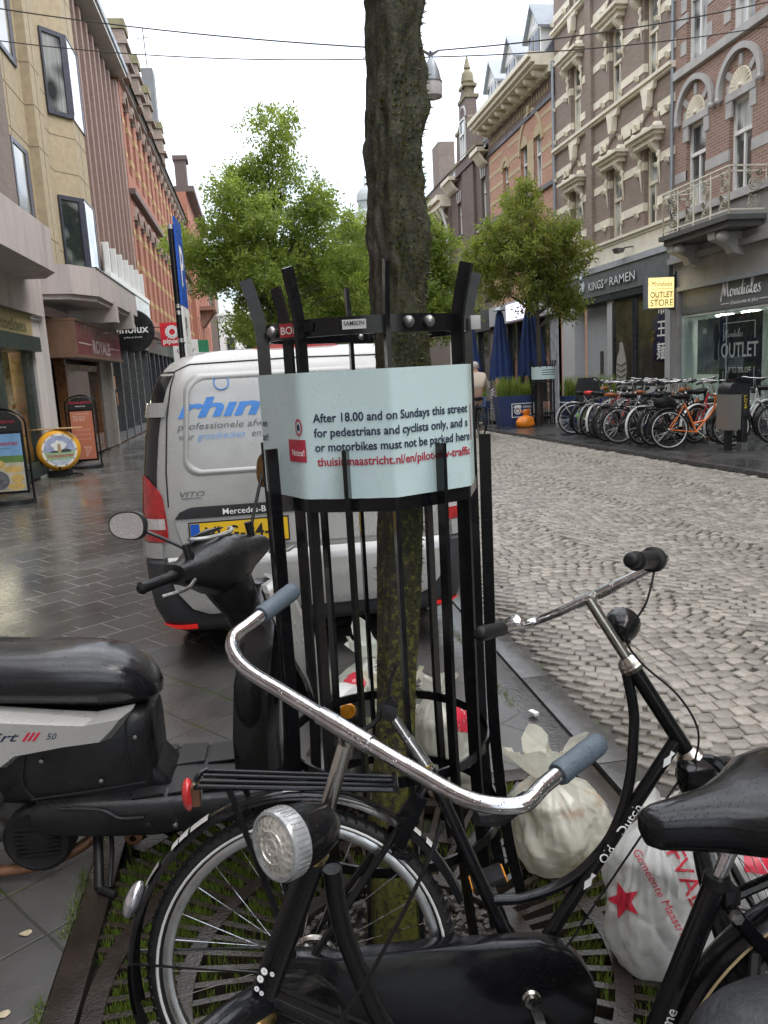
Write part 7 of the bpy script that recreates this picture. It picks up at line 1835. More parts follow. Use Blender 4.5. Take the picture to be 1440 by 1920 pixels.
# ------------------------------------------------------------- cyclist riding away
cy = dup(protos['black'], (5.3, 18.75, .0), radians(92), 'black bicycle ridden away by the person in the cream jacket', 'none', (0, 0))
del cy['group']
pr = thing('person', 'person in a cream jacket and blue jeans riding a bicycle away, seen from behind', 'person', (5.3, 18.9, .9))
def skin(name, pts, edges, rad, mat, par):
    me = bpy.data.meshes.new(name); me.from_pydata([tuple(Vector(p)-ORIG[par.name]) for p in pts], edges, []); ob = bpy.data.objects.new(name, me); COL.objects.link(ob)
    mo = ob.modifiers.new('s', 'SKIN'); ob.modifiers.new('d', 'SUBSURF').levels = 2
    for i, r in enumerate(rad): me.skin_vertices[0].data[i].radius = (r, r) if not isinstance(r, tuple) else r
    me.skin_vertices[0].data[0].use_root = True
    dg = bpy.context.evaluated_depsgraph_get(); dg.update(); m2 = bpy.data.meshes.new_from_object(ob.evaluated_get(dg)); bpy.data.objects.remove(ob)
    m2.name = name; m2.materials.append(mat); m2.polygons.foreach_set('use_smooth', [True]*len(m2.polygons))
    o2 = bpy.data.objects.new(name, m2); COL.objects.link(o2); o2.parent = par; ORIG[o2.name] = ORIG[par.name]; return o2
px, py = 5.3, 18.97
J = dict(hip=(px, py, .98), sp=(px, py+.06, 1.2), ch=(px, py+.12, 1.4), nk=(px, py+.15, 1.55), hd=(px, py+.19, 1.68), sl=(px-.19, py+.13, 1.46), el=(px-.29, py+.25, 1.22), hl=(px-.25, py+.5, 1.1), sr=(px+.19, py+.13, 1.46), er=(px+.29, py+.25, 1.22), hr=(px+.25, py+.5, 1.1), kl=(px-.13, py+.42, .8), fl=(px-.12, py+.3, .38), tl=(px-.12, py+.44, .33), kr=(px+.13, py+.32, .6), fr=(px+.12, py+.22, .17), tr=(px+.12, py+.36, .13))
ks = list(J); E_ = [('hip', 'sp'), ('sp', 'ch'), ('ch', 'nk'), ('nk', 'hd'), ('ch', 'sl'), ('sl', 'el'), ('el', 'hl'), ('ch', 'sr'), ('sr', 'er'), ('er', 'hr'), ('hip', 'kl'), ('kl', 'fl'), ('fl', 'tl'), ('hip', 'kr'), ('kr', 'fr'), ('fr', 'tr')]
Rr = dict(hip=.15, sp=.14, ch=.15, nk=.055, hd=.1, sl=.07, el=.045, hl=.035, sr=.07, er=.045, hr=.035, kl=.07, fl=.045, tl=.035, kr=.07, fr=.045, tr=.035)
skin('body', [J[k] for k in ks], [(ks.index(a), ks.index(b)) for a, b in E_], [Rr[k] for k in ks], M('skin_tone', (.5, .32, .23), .5), pr)
kj = ['sp', 'ch', 'nk', 'sl', 'el', 'sr', 'er']; J2 = dict(J, sp=(px, py+.03, 1.08)); skin('jacket', [J2[k] for k in kj], [(0, 1), (1, 2), (1, 3), (3, 4), (1, 5), (5, 6)], [.18, .185, .07, .095, .065, .095, .065], M('cream_cloth', (.6, .5, .4), .8, 0, .06, 6, bp=.4, bs=20), pr)
kj = ['hip', 'kl', 'fl', 'kr', 'fr']; skin('trousers', [J[k] for k in kj], [(0, 1), (1, 2), (0, 3), (3, 4)], [.18, .09, .065, .09, .065], M('jeans', (.05, .08, .15), .8, 0, .15, 9), pr)
MB().sph(tuple(V(*J['hd'])+V(0, -.02, .04)), (.098, .105, .1), 16, 12).build('hair', M('grey_hair', (.45, .42, .38), .7, 0, .2, 30, bp=.5, bs=80), pr)
q = MB()
for sx in (-1, 1): q.sph((px+sx*.1, py+.19, 1.67), (.014, .022, .032), 8, 6)
q.sph((px, py+.305, 1.67), (.016, .025, .025), 8, 6); q.build('ears_and_nose', M('skin_tone', (.5, .32, .23)), pr)

# ============================================================= silver delivery van
VN = thing('delivery_van', 'silver delivery van with rhima lettering on its rear doors, parked behind the tree guard', 'van', (.255, 7.2, 0))
VX = .255
VZ = [.24, .28, .40, .55, .68, .70, .95, 1.2, 1.4, 1.55, 1.66, 1.75, 1.81, 1.85, 1.875, 1.89, 1.9]
VH = [.86, .90, .945, .965, .97, .965, .957, .935, .908, .878, .845, .80, .745, .67, .55, .35, .02]
VY = [4.70, 4.65, 4.615, 4.605, 4.615, 4.65, 4.652, 4.668, 4.688, 4.707, 4.728, 4.76, 4.81, 4.875, 4.98, 5.25, 5.5]
def vhw(z): return float(np.interp(z, VZ, VH))
def vyr(z): return float(np.interp(z, VZ, VY))
RC = .15
def vpt(x, z, off=0., bump_=0.):
    """point on the rounded rear face at offset x from the van's middle"""
    hw = vhw(z); t = min(max((abs(x)-(hw-RC))/RC, 0), 1)
    y = vyr(z)+RC*(1-sqrt(max(0, 1-t*t)))
    y += .02*(abs(x)/hw)**2
    nx = t*(1 if x > 0 else -1)
    n_ = V(nx, -sqrt(max(.0, 1-nx*nx)), .12).normalized()
    return V(VX+x, y, z)+n_*off
def vrow(z, ylen=9.6):
    hw = vhw(z); L = []
    yc = vyr(z)+RC+.02
    xs = []
    for i in range(9): L.append(V(VX-hw*(1 if i < 8 else 1), ylen-(ylen-yc)*i/8, z))
    for i in range(1, 9):
        a = pi/2*(1-i/8); L.append(vpt(-(hw-RC)-RC*sin(a), z))
    n = 14
    for i in range(1, n): L.append(vpt(-(hw-RC)+2*(hw-RC)*i/n, z))
    for i in range(0, 8):
        a = pi/2*i/8; L.append(vpt((hw-RC)+RC*sin(a), z))
    for i in range(9): L.append(V(VX+hw, yc+(ylen-yc)*i/8, z))
    return L
zz = [.70]+list(np.linspace(.72, 1.66, 16))+[1.70, 1.75, 1.78, 1.81, 1.83, 1.85, 1.865, 1.875, 1.884, 1.89, 1.896, 1.9]
m = MB(); R_ = [vrow(z) for z in zz]; n = len(R_[0]); m.v = [tuple(p) for r in R_ for p in r]
for j in range(len(zz)-1):
    for i in range(n-1): m.f.append((j*n+i, j*n+i+1, (j+1)*n+i+1, (j+1)*n+i)); m.mi.append(0)
m.b2(VX-.9, VX+.9, 9.0, 9.6, .4, 1.0) if False else None
hood = [[V(VX+sx*k, y, z) for sx, z in ((-.94, .45), (-.95, .9), (-.88, zt-.08), (-.6, zt), (.6, zt), (.88, zt-.08), (.95, .9), (.94, .45))] for y, zt, k in ((8.6, 1.86, 1), (9.0, 1.6, 1), (9.35, 1.15, .98), (9.75, .95, .92), (9.86, .8, .85))]
m.ring(hood); m.build('body', m_van, VN, ang=45)
zb = [.24, .26, .28, .32, .40, .48, .55, .62, .66, .68, .695, .70]
m = MB(); R_ = [vrow(z, 5.3) for z in zb]; m.v = [tuple(p) for r in R_ for p in r]
for j in range(len(zb)-1):
    for i in range(n-1): m.f.append((j*n+i, j*n+i+1, (j+1)*n+i+1, (j+1)*n+i)); m.mi.append(0)
m.add(R_[0], [tuple(range(n))]); m.build('bumper', M('bumper_grey', (.04, .042, .046), .45, 0, .12, 6, bp=.05, bs=240), VN, ang=45)
def vpatch(name, outline_rows, mat, off, par=None, bulge=0, nx=16):
    """outline_rows: list of (z, xleft, xright)"""
    m = MB(); nz = len(outline_rows)
    for j, (z, a, b) in enumerate(outline_rows):
        for i in range(nx+1): m.v.append(tuple(vpt(a+(b-a)*i/nx, z, off+bulge*sin(pi*i/nx)*sin(pi*j/(nz-1)) if bulge else off)))
    k = nx+1
    for j in range(nz-1):
        for i in range(nx): m.f.append((j*k+i, j*k+i+1, (j+1)*k+i+1, (j+1)*k+i)); m.mi.append(0)
    return m.build(name, mat, par or VN, ang=60)
def dens(rows, n=6):
    out = []
    for (a, b) in zip(rows, rows[1:]):
        for i in range(n): out.append(tuple(np.array(a)*(1-i/n)+np.array(b)*i/n))
    return out+[rows[-1]]
def vline(pts, r, name, mat, off=.0, closed=False, par=None):
    q = []
    P = pts+[pts[0]] if closed else pts
    for a, b in zip(P, P[1:]):
        n_ = max(2, int((abs(a[0]-b[0])+abs(a[1]-b[1]))/.03))
        for i in range(n_): q.append(vpt(a[0]+(b[0]-a[0])*i/n_, a[1]+(b[1]-a[1])*i/n_, off))
    if not closed: q.append(vpt(*P[-1], off))
    m = MB().tube(q, r, 6, closed=closed); return m.build(name, mat, par or VN)
m_gap = M('door_gap', (.012, .012, .013), .6)
# tailgate door with pressed panel: the lower door skin stops at the bumper cut-out
low = dens([(.36, -.62, .62), (.40, -.71, .71), (.52, -.8, .8), (.705, -.835, .835)], 5)
dskin = vpatch('tailgate', low, m_van, .022, nx=40)
vline([(-.835, .705), (-.8, .52), (-.71, .40), (-.62, .355), (.62, .355), (.71, .40), (.8, .52), (.835, .705)], .009, 'door_gap', m_gap, .012)
vline([(-.80, 1.0), (-.795, 1.2), (-.765, 1.5), (-.73, 1.68), (-.70, 1.765), (-.62, 1.80), (0, 1.81), (.62, 1.80), (.70, 1.765), (.73, 1.68), (.765, 1.5), (.795, 1.2), (.80, 1.0)], .0045, 'door_gap', m_gap, .001)
def rrect(x0, x1, z0, z1, r, n=6):
    q = []
    for cx, cz, a0 in ((x1-r, z1-r, 0), (x0+r, z1-r, 90), (x0+r, z0+r, 180), (x1-r, z0+r, 270)):
        for i in range(n+1): a = radians(a0+90*i/n); q.append((cx+r*cos(a), cz+r*sin(a)))
    return q
def inset_panel():
    m = MB(); levels = [(0, .0005), (.012, .009), (.024, .0095), (.036, -.002+.004)]
    base_ = rrect(-.705, .705, 1.165, 1.745, .10, 10)
    def dn(pl):
        q = []
        for a, b in zip(pl, pl[1:]+pl[:1]):
            k = max(1, int((abs(a[0]-b[0])+abs(a[1]-b[1]))/.04)); q += [(a[0]+(b[0]-a[0])*i/k, a[1]+(b[1]-a[1])*i/k) for i in range(k)]
        return q
    base_ = [(x*(1-.075*(z-1.165)/.58), z) for x, z in dn(base_)]
    secs = []
    for d, off in levels:
        secs.append([vpt(x*(1-d/.7), 1.455+(z-1.455)*(1-d/.29), off) for x, z in base_])
    m.ring(secs, caps=False); return m.build('pressed_panel', m_van, VN, ang=50)
inset_panel()
m_rhb = M('rhima_blue', (.06, .25, .68), .4); m_slg = M('slogan_grey', (.12, .115, .11), .4); m_slb = M('slogan_blue', (.2, .4, .75), .4)
def vtext(s_, x, z, size, mat, off=0, shear=0, width=None):
    return text('lettering', s_, size, None, None, None, mat, VN, shear=shear, off=off, width=width, fmap=lambda a, b: vpt(x+a, z+b, .004))
X0 = -.455-VX
vtext('rhıma', X0, 1.503, .15, m_rhb, off=.035, shear=.28, width=.67)
q = MB()
cc = [vpt(X0+.265+.042*cos(a), 1.69+.042*sin(a), .004) for a in np.linspace(0, 2*pi, 33)[:-1]]; q.tube(cc, .0035, 5, closed=True); q.build('logo_ring', m_rhb, VN)
vtext('professionele afwasapparatuur', X0-.003, 1.432, .054, m_slg, shear=.22, width=.86)
vtext('voor', X0, 1.375, .054, m_slg, shear=.22, width=.085); vtext('grootkeuken', X0+.108, 1.375, .054, m_slb, shear=.22, width=.27); vtext('en', X0+.41, 1.375, .054, m_slg, shear=.22, width=.052); vtext('industrie', X0+.48, 1.375, .054, m_slb, shear=.22, width=.2)
m_badge = M('badge_grey', (.2, .2, .2), .25, .8, .1, 20)
vtext('VITO', X0-.03, 1.05, .045, m_badge, off=.012, shear=.25, width=.14); vline([(X0-.01, 1.045), (X0+.1, 1.047)], .003, 'badge_line', m_badge, .004)
vpatch('handle_strip', [(.925, -.77, .77), (.935, -.765, .765), (.965, -.74, .74), (.985, -.69, .69), (.99, -.66, .66)], m_dplast, .014, nx=30)
text('lettering', 'Mercedes-Benz', .05, None, None, None, m_txw, VN, off=.004, width=.32, fmap=lambda a, b: vpt(-.245-VX+a-.0, .937+b, .017))
vpatch('plate_recess', [(.74, -.70, .70), (.75, -.73, .73), (.88, -.765, .765), (.924, -.77, .77)], M('van_silver_low', (.5, .495, .475), .3, .2, .05, 3), .006, nx=24)
pl = vpatch('number_plate', [(.765, -.26-VX+.09-.262-.0, -.26-VX+.09+.262+.0), (.905, -.43, .10)] if False else [(.765, -.69, -.13), (.895, -.69, -.13)], M('plate_yellow', (.8, .5, .02), .4), .02, nx=12)
vpatch('plate_edge', [(.757, -.698, -.122), (.903, -.698, -.122)], m_gap, .016, nx=12)
vpatch('plate_band', [(.768, -.688, -.635), (.892, -.688, -.635)], M('plate_blue', (.01, .1, .5), .4), .0215, pl, nx=4)
text('lettering', 'NL', .04, None, None, None, m_txw, pl, off=.01, fmap=lambda a, b: vpt(-.682+a*.9, .785+b, .0225))
text('lettering', 'VLG-94-R', .115, None, None, None, m_gap, pl, off=.012, width=.44, fmap=lambda a, b: vpt(-.605+a, .79+b, .0225))
m_tail = M('tail_red', (.42, .012, .014), .12, 0, .35, 30, coat=.8, bp=.25, bs=40)
for s_ in (-1, 1):
    def X_(a, b): return (a, b) if s_ < 0 else (-b, -a)
    tl = vpatch('tail_light', [(z, *X_(-vhw(z)+.0005, b)) for z, b in ((.80, -.815), (.84, -.815), (.9, -.815), (1.0, -.82), (1.06, -.825), (1.10, -.845), (1.14, -.875), (1.18, -.91))], m_tail, .012, nx=10)
    vpatch('reverse_lens', [(z, *X_(-vhw(z)+.02, -.825)) for z in (.872, .9, .935)], M('clear_lens', (.55, .5, .48), .15, 0, .2, 40, coat=.6), .0135, tl, nx=8)
    for z0_, z1_ in ((1.51, 1.59), (.705, .795)):
        vpatch('hinge', [(z, *X_(-vhw(z)+.0005, -vhw(z)+.115)) for z in (z0_, z0_+.01, z1_-.01, z1_)], m_van, .02, nx=8)
    rows = [(z, *X_(-vhw(z)+.0003, max(-vhw(z)+.088, -.9))) for z in np.linspace(1.06, 1.765, 16)]
    vpatch('corner_glass', rows, M('corner_black', (.014, .014, .016), .12, 0, .1, 4, coat=.4), .004, nx=10)
    MB().lathe([(.001, 0), (.001, 0)], (0, 0, -1)) if False else None
    vpatch('reflector', [(.262, *X_(-.87, -.70)), (.285, *X_(-.885, -.70)), (.30, *X_(-.89, -.70))], M('reflector_red', (.75, .02, .015), .2, 0, .1, 30, emit=.12), .012, nx=8)  # faint glow put into the red, though it is no lamp
    for y in (5.5, 8.7):
        w = MB(); c = V(VX+s_*.80, y, .33); w.tube(circ(c, V(0, 1, 0), V(0, 0, 1), .235, 32), .095, 12, closed=True, up=(1, 0, 0)); wo = w.build('wheel', m_rubber, VN)
        w = MB(); w.lathe([(.001, .03), (.06, .05), (.1, .02), (.18, .05), (.19, .06)], c, (s_, 0, 0), 24); w.build('rim', m_alu, wo)
# roof detail and underside
m = MB(); m.v = []; m.prism([(-.28, 0), (.28, 0), (.2, .028), (-.12, .03)], (VX, 4.99, 1.872), (1, 0, 0), (0, 0, 1), -.12); m.build('brake_light', m_tail, VN)
m = MB(); m.b2(VX-.85, VX+.85, 4.85, 9.4, .22, .5); m.build('underbody', m_gap, VN, smooth=False)
vline([(-.34, 1.82), (.34, 1.82)], .012, 'wiper', m_gap, .01) if False else None
m = MB(); m.tube([(VX+.2, 8.0, 1.9), (VX+.24, 8.0, 2.0)], .01, 6); m.build('antenna', m_gap, VN)

# ============================================================= scooter
SH = radians(-3)
so = V(-.5, 2.85, 0); su = V(cos(SH), sin(SH), 0); sv = V(-sin(SH), cos(SH), 0)
SP = lambda u, z, v=0.: so+su*u+sv*v+V(0, 0, z)
MS = thing('motor_scooter', 'silver and black motor scooter with wet black seat standing left of the tree guard', 'scooter', (-.55, 2.85, 0))
m_ssil = M('scooter_silver', (.47, .46, .43), .28, .25, .04, 4, coat=.5, rv=.04)
m_splast = M('scooter_black', (.011, .011, .012), .36, 0, .2, 10, bp=.1, bs=220, drops=170, dirt=.33, dirtc=(.034, .03, .026))
def sl(secs, name, mat, par=None, ang=50): return MB().ring(secs).build(name, mat, par or MS, ang=ang)
def egg(u, z0, z1, hw, n=24, p=.75, q=.6, dz=0, vc=0.):
    out = []
    for i in range(n):
        a = 2*pi*i/n; ca, sa = cos(a), sin(a)
        out.append(SP(u, (z0+z1)/2+(z1-z0)/2*(abs(sa)**q)*(1 if sa > 0 else -1), vc+hw*(abs(ca)**p)*(1 if ca > 0 else -1)))
    return out
# seat: long loft
sl([egg(u, a, b, w, p=.72, q=.85) for u, a, b, w in ((-1.1, .70, .86, .10), (-1.05, .68, .87, .15), (-.8, .66, .865, .165), (-.55, .645, .85, .168), (-.42, .635, .832, .168), (-.3, .62, .822, .165), (-.2, .605, .815, .16), (-.1, .592, .80, .15), (-.03, .588, .775, .14), (.03, .592, .735, .118), (.06, .60, .69, .09), (.08, .61, .655, .045))], 'seat', M('wet_vinyl', (.014, .014, .016), .2, 0, .15, 9, bp=.1, bs=200, drops=210, spec=.4, coat=.3), ang=80)
# silver flank panels
for s_ in (-1, 1):
    o_ = s_*.165
    P = [(-1.1, .66), (-.45, .655), (-.25, .62), (-.12, .60), (.01, .615), (-.02, .575), (-.07, .522), (-.2, .515), (-.37, .495), (-.42, .455), (-.6, .44), (-1.1, .48)]
    q = MB(); a = [SP(u, z, o_+s_*(.0 if z > .6 else .015)) for u, z in P]; cxy = (-.5, .55)
    b = [SP(cxy[0]+(u-cxy[0])*.93, cxy[1]+(z-cxy[1])*.8, o_+s_*.05) for u, z in P]; c = [SP(u, z, o_-s_*.04) for u, z in P]
    q.ring([c, a, b]); pnl = q.build('side_panel', m_ssil, MS, ang=14)
    if s_ < 0:
        ft = lambda a, b: SP(a, b, -.2165)
        text('lettering', 'Grt', .06, None, None, None, m_navy, pnl, off=.008, shear=.5, width=.11, fmap=lambda a, b: ft(-.475+a, .566+b*.75-.06*a))
        text('lettering', 'III', .055, None, None, None, M('decal_red', (.6, .02, .05), .35), pnl, off=.02, shear=.5, width=.065, fmap=lambda a, b: ft(-.35+a, .558+b*.75-.06*a))
        text('lettering', '50', .03, None, None, None, m_navy, pnl, off=.004, shear=.4, width=.035, fmap=lambda a, b: ft(-.27+a, .556+b-.06*a))
# black body below the seat, tapering to the footboard
sl([egg(u, a, b, w, p=.45, q=.5) for u, a, b, w in ((-1.1, .3, .66, .12), (-.6, .30, .64, .15), (-.38, .27, .62, .165), (-.25, .24, .6, .17), (-.1, .22, .6, .165), (-.03, .22, .6, .15), (.03, .24, .59, .13), (.055, .26, .57, .11))], 'body_cover', m_splast)
sl([egg(u, a, b, w, p=.4, q=.4) for u, a, b, w in ((.04, .27, .40, .12), (.07, .27, .35, .12), (.1, .27, .31, .11))], 'body_toe', m_splast)
q = MB()
for pts in ([(-.02, .60, -.148), (-.03, .45, -.155), (-.02, .32, -.152)], [(-.36, .49, -.172), (-.38, .38, -.172), (-.33, .3, -.17)], [(-.36, .325, -.175), (-.15, .335, -.175), (.02, .335, -.15)]): q.tube(spl([SP(*p) for p in pts], 6), .0035, 5)
q.build('panel_seam', m_gap, MS)
for a, b, c in ((-.31, .46, -.172), (.0, .5, -.142), (-.12, .37, -.178)): MB().lathe([(.001, .004), (.007, .003), (.008, 0)], SP(a, b, c), -sv, 10).build('screw', m_alu, MS)
# footboard with rubber mat
q = MB(); q.ring([egg(u, a, b, w, p=.3, q=.3) for u, a, b, w in ((-.36, .235, .30, .2), (-.32, .19, .322, .208), (-.15, .165, .315, .212), (.05, .15, .305, .215), (.3, .17, .292, .21), (.5, .17, .29, .18), (.56, .2, .31, .14))]); fb = q.build('footboard', m_splast, MS, ang=40)
def mat_rub():
    m, t, b = base('ribbed_mat'); tc = N(t, 'ShaderNodeTexCoord').outputs['Object']
    mp = N(t, 'ShaderNodeMapping'); mp.inputs['Rotation'].default_value = (0, 0, radians(45)); lk(t, tc, mp.inputs[0])
    ck = N(t, 'ShaderNodeTexChecker'); ck.inputs['Scale'].default_value = 130; lk(t, mp.outputs[0], ck.inputs[0])
    b.inputs['Base Color'].default_value = (.02, .02, .021, 1); b.inputs['Roughness'].default_value = .35
    bump(t, ck.outputs['Fac'], b, .8, .003); return m
m_mat = mat_rub()
q = MB()
for a, b, c, d in ((.1, .2, -.19, -.02), (.215, .4, -.185, -.02), (.1, .2, .02, .19), (.215, .4, .02, .18), (-.02, .085, -.2, -.13), (-.02, .085, .13, .2)): q.prism([(a, c), (b, c+.01), (b, d-.01), (a, d)], so+V(0, 0, .303-.025*max(0, a)), su, sv, .006)
q.build('foot_mat', m_mat, fb, smooth=False)
q = MB()
for a in (-.26, -.22): q.tube(spl([SP(a, .30, -.208), SP(-.12, .285, -.218), SP(-.06, .25+.0*a, -.222), SP(.02, .245, -.224)], 5), .006, 6)
q.lathe([(.001, .0), (.012, 0), (.012, .006), (.001, .008)], SP(.03, .21, -.216), -sv, 10); q.build('trim', m_splast, fb)
q = MB(); q.lathe([(.001, .01), (.009, .008), (.01, 0)], SP(.12, .2, -.214), -sv, 10); q.build('bolt', m_alu, fb)
# leg shield: black inner box, silver apron in front
sl([[SP(u+du, z, v) for du, v in ((-.0, -.13), (-.0, .13), (.05, .17), (.12, .17), (.16, .1), (.16, -.1), (.12, -.17), (.05, -.17))] for u, z in ((.36, .26), (.33, .30), (.33, .45), (.345, .6), (.375, .78))]+[[SP(u+du*k, z, v*k) for du, v in ((-.0, -.13), (-.0, .13), (.05, .17), (.12, .17), (.16, .1), (.16, -.1), (.12, -.17), (.05, -.17))] for u, z, k in ((.40, .86, .9), (.42, .93, .7), (.43, .98, .4))], 'inner_shield', M('shield_black', (.012, .012, .013), .22, 0, .1, 6, coat=.3))
ap = sl([[SP(u+du, z, v*w) for du, v in ((0, -.24), (.03, -.18), (.06, -.08), (.065, 0), (.06, .08), (.03, .18), (0, .24), (-.02, .2), (.01, 0), (-.02, -.2))] for u, z, w in ((.60, .36, .6), (.64, .45, .85), (.645, .56, 1.0), (.61, .68, 1.0), (.565, .78, .95), (.53, .88, .8), (.50, .97, .55), (.49, .99, .4))], 'front_apron', m_ssil, ang=35)
for s_ in (-1, 1):
    q = MB(); q.prism([(.5, .97), (.62, .72), (.655, .56), (.64, .5), (.6, .7), (.49, .93)], SP(0, 0, s_*.155), su, (0, 0, 1), .012); q.build('trim_strip', M('shield_white', (.6, .6, .58), .35), MS, ang=40)
q = MB(); q.sph(SP(.40, .62, -.16), (.05, .03, .12), 12, 8); q.build('inner_rib', m_splast, MS)
# steering: handlebar cover, dash, grips, mirrors
hc_ = V(-.165, 2.74, 1.10); hdv = V(.60, .80, 0).normalized(); hf = V(hdv.y, -hdv.x, 0)
HP = lambda a, b, c: hc_+hdv*a+hf*b+V(0, 0, c)   # a along the bar (towards far side), b forward, c up
secs = []
for a, b0, b1, z0, z1 in ((-.225, -.03, .045, -.035, .03), (-.19, -.045, .05, -.05, .035), (-.13, -.08, .06, -.075, .045), (-.07, -.11, .08, -.11, .07), (0, -.125, .10, -.135, .085), (.07, -.11, .08, -.11, .075), (.13, -.08, .06, -.075, .055), (.19, -.045, .05, -.05, .045), (.225, -.03, .045, -.035, .035)):
    q = []
    for i in range(18):
        t = 2*pi*i/18; ca, sa = cos(t), sin(t); q.append(HP(a, (b0+b1)/2+(b1-b0)/2*(abs(ca)**.8)*(1 if ca > 0 else -1), (z0+z1)/2+(z1-z0)/2*(abs(sa)**.8)*(1 if sa > 0 else -1)+(.1*(b0+b1)/2)))
    secs.append(q)
hcov = sl(secs, 'handlebar_cover', m_splast, ang=45)
sl([[V(*c)+V(r*cos(2*pi*i/14), r*.85*sin(2*pi*i/14), 0) for i in range(14)] for c, r in (((-.165, 2.74, 1.04), .1), ((-.13, 2.76, .95), .085), ((-.10, 2.78, .88), .07), ((-.08, 2.79, .80), .062), ((-.07, 2.80, .74), .06))], 'steering_neck', m_splast)
q = MB(); pts = [HP(.085*cos(t), -.055+.042*sin(t), .083-.02*sin(t)*-1) for t in np.linspace(0, 2*pi, 25)[:-1]]; q.add(pts+[HP(0, -.055, .098)], [(i, (i+1) % 24, 24) for i in range(24)]); q.build('dash_glass', M('dash_lens', (.14, .14, .14), .1, 0, .4, 40, coat=1, drops=220, bp=.5, bs=120), hcov)
q = MB(); q.tube([HP(.1*cos(t)-.0, -.04+.062*sin(t), .085) for t in np.linspace(.1, pi-.1, 16)], .007, 6); q.build('cowl_rim', M('cowl_silver', (.45, .45, .43), .3, .3, .1, 8), hcov)
for s_ in (-1, 1):
    q = MB(); q.tube([HP(s_*.21, 0, -.005), HP(s_*.235, -.004, -.006), HP(s_*.25, -.006, -.007), HP(s_*.34, -.02, -.014), HP(s_*.352, -.022, -.015), HP(s_*.362, -.024, -.016)], [.017, .022, .0175, .0175, .021, .012], 14); q.build('grip', m_blackm, MS)
    q = MB(); q.box(HP(s_*.195, -.02, -.005), (.05, .06, .07), Matrix.Rotation(atan2(hdv.y, hdv.x), 3, 'Z'), ch=.01); q.box(HP(s_*.195, -.055, .01), (.03, .014, .02), Matrix.Rotation(atan2(hdv.y, hdv.x), 3, 'Z'), ch=.003); q.build('switch_block', m_splast, MS)
    q = MB(); q.tube(spl([HP(s_*.2, .06, -.02), HP(s_*.27, .085, -.03), HP(s_*.35, .06, -.035)], 4), .006, 6); q.build('brake_lever', m_alu, MS)
mR = thing('x', 'x', 'x') if False else None
def mirror(base_, c, nrm, up_, rx, rz, lens):
    q = MB(); q.tube(spl([base_, base_+V(0, 0, .03), base_.lerp(c, .55)+V(0, 0, .02), c], 5), [.009]*6+[.006]*9+[.006], 8); q.tube([base_, base_+V(-.01, 0, .055)], .014, 8)
    x_ = up_.cross(nrm).normalized(); y_ = nrm.cross(x_).normalized()
    def shp(k, d): return [c+x_*(rx*k*(abs(cos(t))**.8)*(1 if cos(t) > 0 else -1))+y_*(rz*k*(abs(sin(t))**.85)*(1 if sin(t) > 0 else -1)*(1+.12*cos(t)))+nrm*d for t in np.linspace(0, 2*pi, 33)[:-1]]
    q.ring([shp(.5, -.035), shp(.85, -.026), shp(1, -.008), shp(1, .004), shp(.95, .006)]); o = q.build('mirror', m_splast, MS, ang=50)
    q = MB(); q.add(shp(.9, .0075), [tuple(range(32))]); q.build('mirror_glass', lens, o, smooth=False)
mirror(HP(-.16, .01, .03), V(-.435, 2.60, 1.262), V(-.42, -.9, .06).normalized(), V(0, 0, 1), .068, .046, M('mirror_silver', (.75, .77, .78), .04, 1, .04, 9, drops=130))
mirror(HP(.17, .01, .04), V(.005, 2.98, 1.365), V(-.93, -.3, .12).normalized(), V(0, 0, 1), .066, .062, M('mirror_amber', (.42, .26, .1), .12, .8, .1, 9, drops=100))
# front wheel and fender with amber reflector, tucked left of the guard
fw = SP(.70, .235, .12)
wd = V(.5, .86, 0).normalized(); wa = V(wd.y, -wd.x, 0)
w = MB(); w.tube(circ(fw, wd, V(0, 0, 1), .165, 32), .055, 12, closed=True, up=wa); wo = w.build('wheel', m_rubber, MS); w = MB(); w.lathe([(.001, -.03), (.05, -.035), (.12, -.02), (.125, .02), (.05, .035), (.001, .03)], fw, wa, 20); w.build('rim', m_alu, wo)
q = MB(); q.tube(circ(fw, wd, V(0, 0, 1), .245, 22, radians(10), radians(165), False), 1, sec=[(.0, .075), (.02, .06), (.03, 0), (.02, -.06), (0, -.075), (.012, 0)], up=(0, 0, 1)); q.build('front_fender', M('shield_white', (.6, .6, .58), .35), MS, ang=40)
q = MB(); q.lathe([(.001, .012), (.026, .01), (.03, .004), (.03, 0)], SP(.744, .485, -.055), V(-.1, -1, .1), 20); q.build('amber_reflector', M('amber_lens', (.75, .28, .01), .2, 0, .15, 90, coat=.5), MS)
q = MB(); q.tube([SP(.70, .24, .04), SP(.6, .5, .04), SP(.5, .75, 0)], .02, 8); q.tube([SP(.70, .24, .2), SP(.6, .5, .18), SP(.5, .75, 0)], .02, 8); q.build('fork', m_splast, MS)
